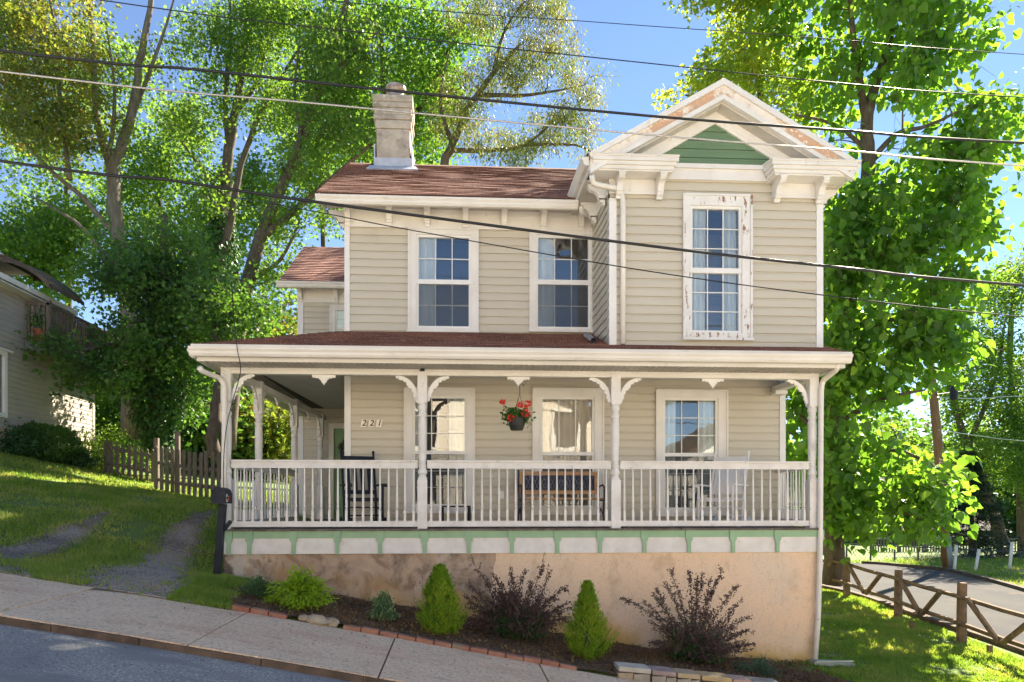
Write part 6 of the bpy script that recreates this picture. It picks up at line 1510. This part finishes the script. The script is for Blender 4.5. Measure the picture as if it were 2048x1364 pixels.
tree('shade_tree', 'dark ivy-covered tree with spreading low branches above the picket fence', [
   ([(318, 905, 19.8), (312, 800, 19.8), (300, 700, 19.8), (318, 600, 19.8), (325, 520, 19.8), (330, 430, 19.8)], .30, .07), ([(305, 720, 19.8), (240, 690, 18.6), (170, 700, 17.6), (110, 700, 17)], .08, .02), ([(300, 690, 19.8), (360, 610, 19.5), (420, 560, 19.5)], .10, .02), ([(318, 600, 19.8), (250, 540, 19), (200, 500, 19)], .09, .02), ([(322, 760, 19.8), (345, 650, 20), (370, 560, 20)], .09, .02)],
   [(320, 560, 19.8, 130, 70, 2.0), (230, 520, 19, 70, 60, 1.5), (400, 600, 19.6, 90, 60, 1.6), (270, 690, 18.8, 90, 60, 1.4), (190, 740, 17.9, 70, 48, 1.0, 1.2), (120, 690, 17.2, 65, 24, .7, .9), (350, 700, 20, 80, 70, 1.6), (330, 480, 20, 80, 50, 1.6), (350, 790, 20.5, 80, 60, 1.4, .8), (430, 690, 21, 60, 70, 1.4, .8)],
   (m_bark, m_l_dark), 470, 44, .125, 'maple', .48, seed=36, upb=.6, ivy=([(318, 900, 19.8), (312, 800, 19.8), (300, 700, 19.8), (322, 600, 19.8), (326, 520, 19.8)], 7000, .55, .12), group='tall trees behind the left lawn')
tree('slender_tree', 'bare brown trunk just left of the porch post', [([(425, 912, 17.5), (430, 830, 17.5), (438, 760, 17.6), (432, 680, 17.8), (420, 600, 18)], .17, .05)],
   [(430, 620, 18, 60, 60, 1.2), (450, 730, 18, 40, 50, 1.0), (510, 620, 19, 60, 50, 1.3)], (m_bark, m_l_dark), 90, 44, .12, 'maple', .45, seed=37, group='tall trees behind the left lawn')
for i, (px, py, Y, rx, ry, lf, lab) in enumerate(((320, 320, 36, 110, 170, 'g', 'glowing green tree glimpsed between the two left trunks'), (90, 470, 32, 150, 90, 'g', 'bright green tree behind the neighbouring house roof'), (520, 700, 30, 130, 130, 'y', 'yellow-green understory tree beyond the rear wing'), (530, 860, 27, 110, 80, 'y', 'golden shrub-like tree seen through the side porch'), (250, 780, 30, 150, 110, 'g', 'bright green tree behind the ivy trunk'), (420, 840, 26, 90, 80, 'd', 'low green tree behind the picket fence'), (640, 200, 38, 120, 160, 'g', 'far green tree high behind the small rear roof'), (130, 200, 38, 190, 190, 'g', 'far green tree at the upper left corner'), (800, 200, 36, 130, 150, 'g', 'far green tree behind the chimney'), (470, 430, 34, 120, 150, 'g', 'pale tree behind the ivy-clad trunk'))):
    tree('background_tree', lab, [([(px, 930, Y), (px+8, (930+py)/2, Y), (px-5, py, Y)], .25, .06)], [(px, py, Y, rx*.8, ry*.8, 2.5), (px-rx*.4, py+ry*.3, Y, rx*.6, ry*.6, 2), (px+rx*.4, py-ry*.2, Y, rx*.6, ry*.6, 2), (px, min(py+ry, 900), Y, rx*.7, ry*.6, 2)],
         (m_bark, {'g': m_l_green, 'y': m_l_yell, 'd': m_l_dark}[lf]), 160, 60, .20, 'maple', .95, seed=60+i, upb=.6, group='trees behind the left lawn', maxlen=7)
# distant woods (one mass)
r = np.random.default_rng(9); n = 52000; a = r.uniform(-1.15, 1.15, n); D_ = r.uniform(52, 66, n); X = np.sin(a)*D_+1; Y = np.cos(a)*D_; hh = 7.5+2.5*np.sin(a*14)+1.6*np.sin(a*37+1)+r.normal(0, .5, n); Zg = LW(X, Y); Z = Zg+hh*r.uniform(0, 1, n)**.8*np.sqrt(1-((D_-59)/7.2)**2)
scatter_leaves('distant_woods', np.c_[X, Y, Z], .62, 'maple', m_l_dark, None, upb=.6, kind='stuff', seed=4)['label'] = 'distant green woods beyond the houses'

# ================================================================= SHRUBS AND BED PLANTS
def arbor(px, pyb, pyt, wpx, Y, label, ex=.72):
    x, _, _ = W(px, pyb, Y); g_ = G(x, Y)+.03; H = WZ(pyt, Y, px)-g_; Wd = wpx/F*Y/2
    t = thing('arborvitae', label, 'shrub', (x, Y, g_), 0, 'cone-shaped evergreens in the mulch bed'); r = np.random.default_rng(int(px))
    m = MB(); m.tube([(x, Y, g_-.05), (x, Y, g_+H*.85)], [.03, .006], 7)
    q, U, N_ = [], [], []
    for i in range(620):                               # upright sprays fanning out of the stem
        h = r.uniform(0, 1)**.9; a = r.uniform(0, 6.283); prof = (math.sin(min(1, (h+.10)/.42)*math.pi/2) if h < .32 else (1-(h-.32)/.68)**ex); R_ = Wd*prof*r.uniform(.74, 1.13)*(1+.13*math.sin(a*3+h*7+px))
        tip = np.array([x+math.cos(a)*R_, Y+math.sin(a)*R_, g_+H*(.02+.97*h)]); root = np.array([x+math.cos(a)*R_*.35, Y+math.sin(a)*R_*.35, g_+H*(.02+.97*h)-R_*.9-.03])
        fan = np.array([-math.sin(a+r.normal(0, .6)), math.cos(a+r.normal(0, .6)), 0])
        for k in range(16):
            s = r.uniform(.35, 1); lat = r.normal(0, .32)*(1.05-s*.5)*.11; c = root+(tip-root)*s+fan*lat; q.append(c); U.append((tip-root)/max(1e-3, np.linalg.norm(tip-root))*1.3+fan*np.sign(lat)*.5+r.normal(0, .22, 3)+np.array([0, 0, .5])); N_.append(np.array([math.cos(a), math.sin(a), .15])+r.normal(0, .45, 3))
    m.build('stem', m_bark, t)
    scatter_leaves('foliage', np.array(q), .048, 'slim', m_arb, t, U=np.array(U), Nn=np.array(N_), seed=int(px)); return t
m_arb = leafmat('arborvitae_spray', [(.045, .12, .012), (.12, .24, .018), (.20, .32, .025), (.32, .37, .04)], .35, (1.8, 1.7, 1))
arbor(880, 1270, 1131, 92, 8.0, 'left cone-shaped bright green evergreen with blunt top in the mulch bed')
arbor(1175, 1328, 1163, 100, 8.15, 'right cone-shaped evergreen with a sharp pointed tip in the mulch bed', 1.05)
def barberry(px, pyb, Y, label, tips, seed):
    x, _, _ = W(px, pyb, Y); g_ = G(x, Y)+.03; t = thing('barberry_bush', label, 'shrub', (x, Y, g_), 0, 'purple-leaved barberries in the mulch bed'); r = np.random.default_rng(seed); m = MB(); q, U, q2, U2 = [], [], [], []
    T_ = [Vector(W(a, b, Y+r.uniform(-.3, .3))) for a, b in tips]
    base = Vector((x, Y, g_))
    for _ in range(150):
        a = r.uniform(0, 6.283); e = r.uniform(.15, 1.35); L = r.uniform(.35, .72); T_.append(base+Vector((math.cos(a)*math.cos(e)*L*1.15, math.sin(a)*math.cos(e)*L, math.sin(e)*L+.05)))
    for i, tp_ in enumerate(T_):
        b0_ = base+Vector((r.normal(0, .08), r.normal(0, .06), 0)); d = tp_-b0_; mid = b0_+d*.5+Vector((0, 0, d.length*.15)); pts = [b0_+(mid-b0_)*u*2 if 0 else (b0_*(1-u)**2+mid*2*u*(1-u)+tp_*u*u) for u in np.linspace(0, 1, 8)]
        m.tube(pts, [.006, .005, .005, .004, .004, .003, .003, .002], 4, False)
        main = i < len(tips); nl = int(d.length*(210 if main else 150))
        for k in range(nl):
            u = r.uniform(.12, 1); p = b0_*(1-u)**2+mid*2*u*(1-u)+tp_*u*u; sp_ = .011+.030*(1-u); pp_ = p+Vector(r.normal(0, sp_, 3))
            dv = d.normalized()*.6+Vector(r.normal(0, 1, 3)); (q if (u > .40 or r.uniform() < .25) else q2).append(tuple(pp_)); (U if len(q) > len(U) else U2).append(tuple(dv))
        if main:
            for s_ in range(int(d.length*7)):            # side spurs
                u = r.uniform(.35, .95); p = b0_*(1-u)**2+mid*2*u*(1-u)+tp_*u*u; e_ = p+(d.normalized()*.5+Vector(r.normal(0, .6, 3)))*r.uniform(.05, .13); m.tube([p, e_], [.003, .002], 3, False)
                for k in range(14): v = r.uniform(0, 1); q.append(tuple(p.lerp(e_, v)+Vector(r.normal(0, .008, 3)))); U.append(tuple(r.normal(0, 1, 3)))
    m.build('stems', m_bark, t)
    scatter_leaves('purple_leaves', np.array(q), .026, 'oval', m_bp, t, U=np.array(U), seed=seed)
    g2 = np.array([x, Y, g_+.16])+unit(r.normal(size=(3600, 3)))*np.array([.44, .34, .27])*r.uniform(.3, 1, (3600, 1))**.5; g2 = g2[g2[:, 2] > g_-.01]
    q2 = np.r_[np.array(q2), g2]
    scatter_leaves('green_leaves', q2, .027, 'oval', m_bg, t, seed=seed+1); return t
m_bp = leafmat('barberry_purple_leaf', [(.065, .045, .046), (.10, .062, .062), (.15, .10, .095), (.095, .11, .06)], .25, (1.6, 1.1, 1.1))
m_bg = leafmat('barberry_green_leaf', [(.04, .095, .035), (.065, .14, .05), (.10, .18, .065)], .3, (2, 2, 1))
barberry(1035, 1292, 8.75, 'dense purple barberry between the two cone evergreens', [(950, 1140), (1020, 1132), (1050, 1140), (1088, 1134), (1102, 1142), (1135, 1172), (1140, 1205), (936, 1172), (925, 1190), (985, 1148), (1112, 1192), (970, 1160), (1125, 1225), (940, 1215)], 71)
barberry(1390, 1338, 8.75, 'purple barberry with long spiky shoots right of the pointed evergreen', [(1340, 1138), (1378, 1142), (1406, 1146), (1446, 1140), (1478, 1170), (1484, 1198), (1243, 1196), (1312, 1176), (1305, 1190), (1500, 1233), (1497, 1260), (1395, 1150), (1288, 1205), (1330, 1165), (1508, 1290), (1420, 1155)], 72)
def mound(name, label, px, py, Y, rx, ry, rz, n, size, tpl, mat, seed, upright=0., strings=False, cat='shrub'):
    x, _, _ = W(px, py, Y); g_ = G(x, Y)+.03; t = thing(name, label, cat, (x, Y, g_)); r = np.random.default_rng(seed); q, U = [], []; m = MB()
    ns = 110 if strings else 46
    for i in range(ns):
        a = r.uniform(0, 6.283); e = r.uniform(.1, 1.5); tip = Vector((x+math.cos(a)*math.cos(e)*rx*r.uniform(.7, 1.15), Y+math.sin(a)*math.cos(e)*ry, g_+math.sin(e)*rz*r.uniform(.8, 1.1)+.02)); b0_ = Vector((x+r.normal(0, rx*.12), Y+r.normal(0, ry*.12), g_)); mid = (b0_+tip)/2+Vector((0, 0, rz*(.35 if strings else .1)))
        pts = [b0_*(1-u)**2+mid*2*u*(1-u)+tip*u*u for u in np.linspace(0, 1, 7)]; m.tube(pts, .003, 3, False)
        for k in range(n//ns):
            u = r.uniform(.2, 1.0); p = b0_*(1-u)**2+mid*2*u*(1-u)+tip*u*u; sp_ = rx*.11; q.append(tuple(p+Vector(r.normal(0, sp_, 3)))); dv = (tip-mid).normalized()*(1.3 if strings else .5)+Vector(r.normal(0, .45, 3))+Vector((0, 0, upright-(.35 if strings else 0))); U.append(tuple(dv))
    q = np.array(q); q[:, 2] = np.maximum(q[:, 2], g_-.0)
    m.build('stems', m_bark, t); scatter_leaves('foliage', q, size, tpl, mat, t, U=np.array(U), seed=seed); return t
m_gold = leafmat('golden_thread_leaf', [(.13, .27, .012), (.20, .36, .015), (.29, .42, .02)], .35, (1.6, 1.5, 1))
m_var = leafmat('variegated_leaf', [(.05, .12, .05), (.12, .22, .10), (.38, .45, .28)], .3, (1.5, 1.6, 1.2))
m_low = leafmat('low_evergreen_leaf', [(0.030, 0.083, 0.030), (0.053, 0.128, 0.045), (0.090, 0.180, 0.068)], .25, (1.8, 1.8, 1))
mound('threadleaf_cypress', 'golden green mop-like bush with arching thread foliage behind the brick edging', 600, 1222, 7.95, .36, .32, .36, 5200, .060, 'slim', m_gold, 81, strings=True)
mound('variegated_shrub', 'small pale variegated shrub in the mulch left of the blunt evergreen', 766, 1244, 8.05, .18, .15, .30, 1300, .035, 'oval', m_var, 82, upright=.8)
mound('low_shrub', 'dark green low spreading shrub left of the golden bush', 522, 1212, 8.1, .26, .2, .20, 1500, .045, 'slim', m_low, 83)
mound('low_shrub', 'blue-green creeping shrub behind the low stone wall at bottom right', 1515, 1352, 8.25, .34, .22, .16, 1700, .04, 'slim', leafmat('blue_green_leaf', [(.03, .08, .05), (.05, .12, .07), (.09, .17, .10)], .25, (1.5, 1.6, 1.2)), 84)
# clipped bush by the neighbour's house
x, y, z = W(90, 930, 17.6); z = G(x, y); t = thing('round_bush', 'rounded dark green bush against the neighbouring house wall', 'bush', (x, y, z)); r = np.random.default_rng(91)
n = 9000; v = unit(r.normal(size=(n, 3))); k = r.uniform(.5, 1, (n, 1))**.4; kn = 1+.13*np.sin(v[:, :1]*9)*np.cos(v[:, 2:]*8+1)
q = np.array([x, y, z+.42])+np.sign(v)*np.abs(v)**.8*np.array([.70, .8, .50])*k*kn; q = q[q[:, 2] > z-.05]; scatter_leaves('foliage', q, .065, 'oval', m_l_dark, t, seed=91)
m = MB()
for i in range(14): m.tube([(x+r.normal(0, .08), y+r.normal(0, .08), z-.05), (x+r.normal(0, .35), y+r.normal(0, .35), z+.7)], [.02, .006], 5)
m.build('stems', m_bark, t)
for i, (px, py, Y, s_, lab) in enumerate(((20, 925, 16.8, .55, 'leafy green shrub at the left edge below the neighbouring house'), (215, 865, 20.2, .75, 'feathery light green sapling at the start of the picket fence'), (150, 935, 18.4, .40, 'small leafy clump right of the round bush'))):
    x, _, _ = W(px, py, Y); z = G(x, Y); t = thing('leafy_shrub', lab, 'shrub', (x, Y, z)); n = int(2600*s_/.5); q = np.array([x, Y, z+s_*.45])+r.normal(size=(n, 3))*np.array([s_*.55, s_*.5, s_*.33 if i != 1 else s_*.6]); q = q[q[:, 2] > z]; scatter_leaves('foliage', q, .07, 'oval', m_l_green if i == 1 else m_low, t, seed=95+i)
    m = MB()
    for k in range(9): m.tube([(x, Y, z-.05), (x+r.normal(0, s_*.35), Y+r.normal(0, s_*.35), z+s_*.8)], [.015, .005], 5)
    m.build('stems', m_bark, t)

# ---------------------------------------------------------------- grass, mulch chips, gravel
def near_track(X, Y):
    out = np.zeros(len(X), bool)
    for cx_, cy_, ww_ in (TRK1, TRK2):
        w_ = np.interp(Y, cy_, ww_); c = np.interp(Y, cy_, cx_); out |= (np.abs(X-c) < w_*.46*(1+.5*np.sin(Y*9+c)*np.sin(X*13))) & (Y < cy_[-1]) & (np.sin(X*31+Y*17)*np.sin(X*11-Y*23) > -.8)
    return out
def grass(name, label, X, Y, h, mat, seed):
    r = np.random.default_rng(seed); pn = np.sin(X*1.9+.7*Y)*np.sin(Y*2.3-X)+.6*np.sin(X*5.1-Y*3.7)*np.sin(Y*6.1+X*2)+.4*np.sin(X*13+Y*9)*np.sin(Y*15-X*7); kk = r.uniform(0, 1, len(X)) < np.clip(1.05-np.maximum(pn-.25, 0)*1.1, .12, 1); X, Y, pn = X[kk], Y[kk], pn[kk]; n = len(X); Z = LW(X, Y)-.004; a = r.uniform(0, 6.283, n); w_ = r.uniform(.004, .010, n)*(1+Y/14); hh = h*r.uniform(.5, 1.25, n)*np.clip(1.1-.35*pn, .6, 1.5)
    V = np.zeros((n, 3, 3)); V[:, 0] = np.c_[X-np.cos(a)*w_, Y-np.sin(a)*w_, Z]; V[:, 1] = np.c_[X+np.cos(a)*w_, Y+np.sin(a)*w_, Z]; V[:, 2] = np.c_[X+r.normal(0, .35, n)*hh, Y+r.normal(0, .35, n)*hh, Z+hh]
    o = npmesh(name, V.reshape(-1, 3), np.arange(n*3).reshape(-1, 3), mat); return tag(o, label, 'grass', kind='stuff')
m_grass = leafmat('grass_blade', [(.095, .18, .035), (.15, .245, .045), (.21, .27, .07), (.36, .32, .15)], .42, (2.4, 2.3, 1), nsc=.5)
def pts_in(n, x0, x1, y0, y1, seed, pw=1.6):
    r = np.random.default_rng(seed); Y = y0+(y1-y0)*r.uniform(0, 1, n)**pw; X = r.uniform(x0, x1, n); return X, Y
X, Y = pts_in(150000, -13, -3.0, 7.37, 20, 1, 1.5); k = ~near_track(X, Y) & (X > -.72*Y-1) & (X < np.where(Y > 9.6, -3.3, -2.9)); grass('lawn_grass', 'short green grass of the sloping left lawn', X[k], Y[k], .055, m_grass, 2)
X, Y = pts_in(120000, 4.9, 9.2, 7.37, 17, 3, 1.4); k = (X > np.interp(Y, [7.4, 7.75, 8.4, 9.7], [5.15, 5.2, 5.25, 5.0])) & (X < np.array([float(FN(y_)) for y_ in Y])+.45); grass('lawn_grass', 'sunlit green grass between the house and the rail fence', X[k], Y[k], .05, m_grass, 4)
X, Y = pts_in(26000, -3.0, -2.2, 7.37, 9.3, 5, 1.2); k = (X < -2.35-(Y-7.5)*.05); grass('lawn_grass', 'patchy grass around the mailbox post', X[k], Y[k], .06, m_grass, 6)
X, Y = pts_in(22000, 13.5, 24, 15, 26, 7, 1.2); k = X > np.interp(Y, [14, 16, 19, 21.4, 24, 26], [14.1, 14.4, 15.5, 16.3, 15.8, 14.3]); grass('verge_grass', 'bright grass verge beyond the side road', X[k], Y[k], .07, m_grass, 8)
X, Y = pts_in(16000, -2.4, 5.0, 7.5, 9.65, 9, 1.0); r = np.random.default_rng(12); Pm = np.c_[X, Y, LW(X, Y)+.045+r.uniform(0, .02, len(X))]
tag(scatter_leaves('mulch_chips', Pm, r.uniform(.012, .045, len(X)), 'rhomb', m_chip, None, upb=2.2, kind='stuff', seed=12), 'dark brown mulch chips covering the planting bed', 'mulch')
r = np.random.default_rng(15); xs_, ys_ = [], []
for cx_, cy_, ww_ in (TRK1, TRK2):
    n = 15000; s = r.uniform(0, 1, n)**1.3*.75; i_ = (s*(len(cx_)-1)).astype(int); xs_.append(cx_[i_]+r.normal(0, .30, n)*ww_[i_]+r.normal(0, .05, n)); ys_.append(cy_[i_]+r.normal(0, .12, n))
X = np.concatenate(xs_); Y = np.maximum(np.concatenate(ys_), 7.39); n = len(X); s = r.uniform(.006, .018, n); C_ = np.c_[X, Y, LW(X, Y)+.022]
O6 = np.array([(1,0,0),(-1,0,0),(0,1,0),(0,-1,0),(0,0,.8),(0,0,-.8)], float); F8 = np.array([(0,2,4),(2,1,4),(1,3,4),(3,0,4),(2,0,5),(1,2,5),(3,1,5),(0,3,5)])
V = C_[:, None, :]+O6[None]*s[:, None, None]*r.uniform(.6, 1.3, (n, 6, 1)); Fi = (np.arange(n)*6)[:, None, None]+F8[None]
tag(npmesh('gravel', V.reshape(-1, 3), Fi.reshape(-1, 3), m_pebble), 'loose grey gravel in the two driveway tracks', 'gravel', kind='stuff')
# fallen leaves on the sidewalk, street and driveway edge
r = np.random.default_rng(17); n = 260; X = r.uniform(-6, 3, n); Y = r.choice([7.30, 5.55, 6.5], n, p=[.5, .3, .2])+r.normal(0, .25, n); Y = np.clip(Y, 3.5, 7.35); Z = S(X)+np.where(Y < 5.7, -.058, .012)
tag(scatter_leaves('fallen_leaves', np.c_[X, Y, Z], r.uniform(.010, .024, n), 'oval', m_chip, None, upb=4, kind='stuff', seed=18), 'scattered small dry leaves on the sidewalk and street edge', 'fallen leaves')

# ---------------------------------------------------------------- houses across the street (behind the viewer, seen in the window reflections; side pair added for bounce light)
m_opp = M('pale_cream_siding', (.78, .70, .58), (.74, .66, .545), 1.5, .6)
def opposite(x0, x1, label, wall, zt=4.2):
    OY = -9.3; w = x1-x0; cx = (x0+x1)/2; oh = thing('house_opposite', label, 'house', (cx, OY-4, float(S(cx)))); z0 = float(S(x1))-.2; pk = (w/2+.2)*.55
    hs = [(x0+w*a, x0+w*a+1.05, zb, zb+1.6) for a in (.12, .36, .86) for zb in ((.0, 2.5) if zt > 2 else (-1.4,))]
    def sd(nm, *a, **k): return siding(nm, *a, mat=wall, parent=oh, exp=.16, **k)
    sd('front_wall', x0, x1, z0, zt, OY, 'x', hs, sgn=1)
    sd('gable_wall', x0, x1, zt, zt+pk-.1, OY, 'x', sgn=1, top_fn=lambda z: (cx-(zt+pk-z)/.55, cx+(zt+pk-z)/.55) if z < zt+pk-.1 else None)
    sd('side_wall', OY-8, OY, z0, zt, x0, 'y', sgn=-1); sd('side_wall', OY-8, OY, z0, zt, x1, 'y', sgn=1)
    m = MB(); e = zt-.12; slab(m, (x0-.4, OY-8, e), (x0-.4, OY+.35, e), (cx, OY+.35, zt+pk), (cx, OY-8, zt+pk), .14); slab(m, (cx, OY-8, zt+pk), (cx, OY+.35, zt+pk), (x1+.4, OY+.35, e), (x1+.4, OY-8, e), .14); m.build('roof', m_awning, oh)
    for (a, b_, c, d) in hs:
        m = MB(); m.box(a-.12, a, OY, OY+.05, c-.12, d+.12).box(b_, b_+.12, OY, OY+.05, c-.12, d+.12).box(a, b_, OY, OY+.05, d, d+.12).box(a, b_, OY, OY+.05, c-.12, c); w0_ = m.build('window', m_white, oh); m = MB(); m.box(a, b_, OY-.1, OY-.08, c, d); m.build('pane', m_dark, w0_)
opposite(-6.5, 6.5, 'cream gabled house across the street, mirrored in the porch windows', m_opp)
opposite(-20.5, -8.5, 'pale tan gabled house added across the street to bounce light, left of the cream one', M('pale_tan_siding', (.74, .64, .50), (.70, .60, .47), 1.5, .6), 4.6)  # left neighbour, added so its pale wall throws warm fill on the facade
opposite(8.5, 20.5, 'white gabled house added across the street to bounce light, right of the cream one', M('white_clapboard', (.80, .76, .69), (.76, .72, .65), 1.5, .6), .9)  # right neighbour, added as a pale bounce wall, low to leave sky reflected
for o in bpy.data.objects:
    if '_w' in o: del o['_w']
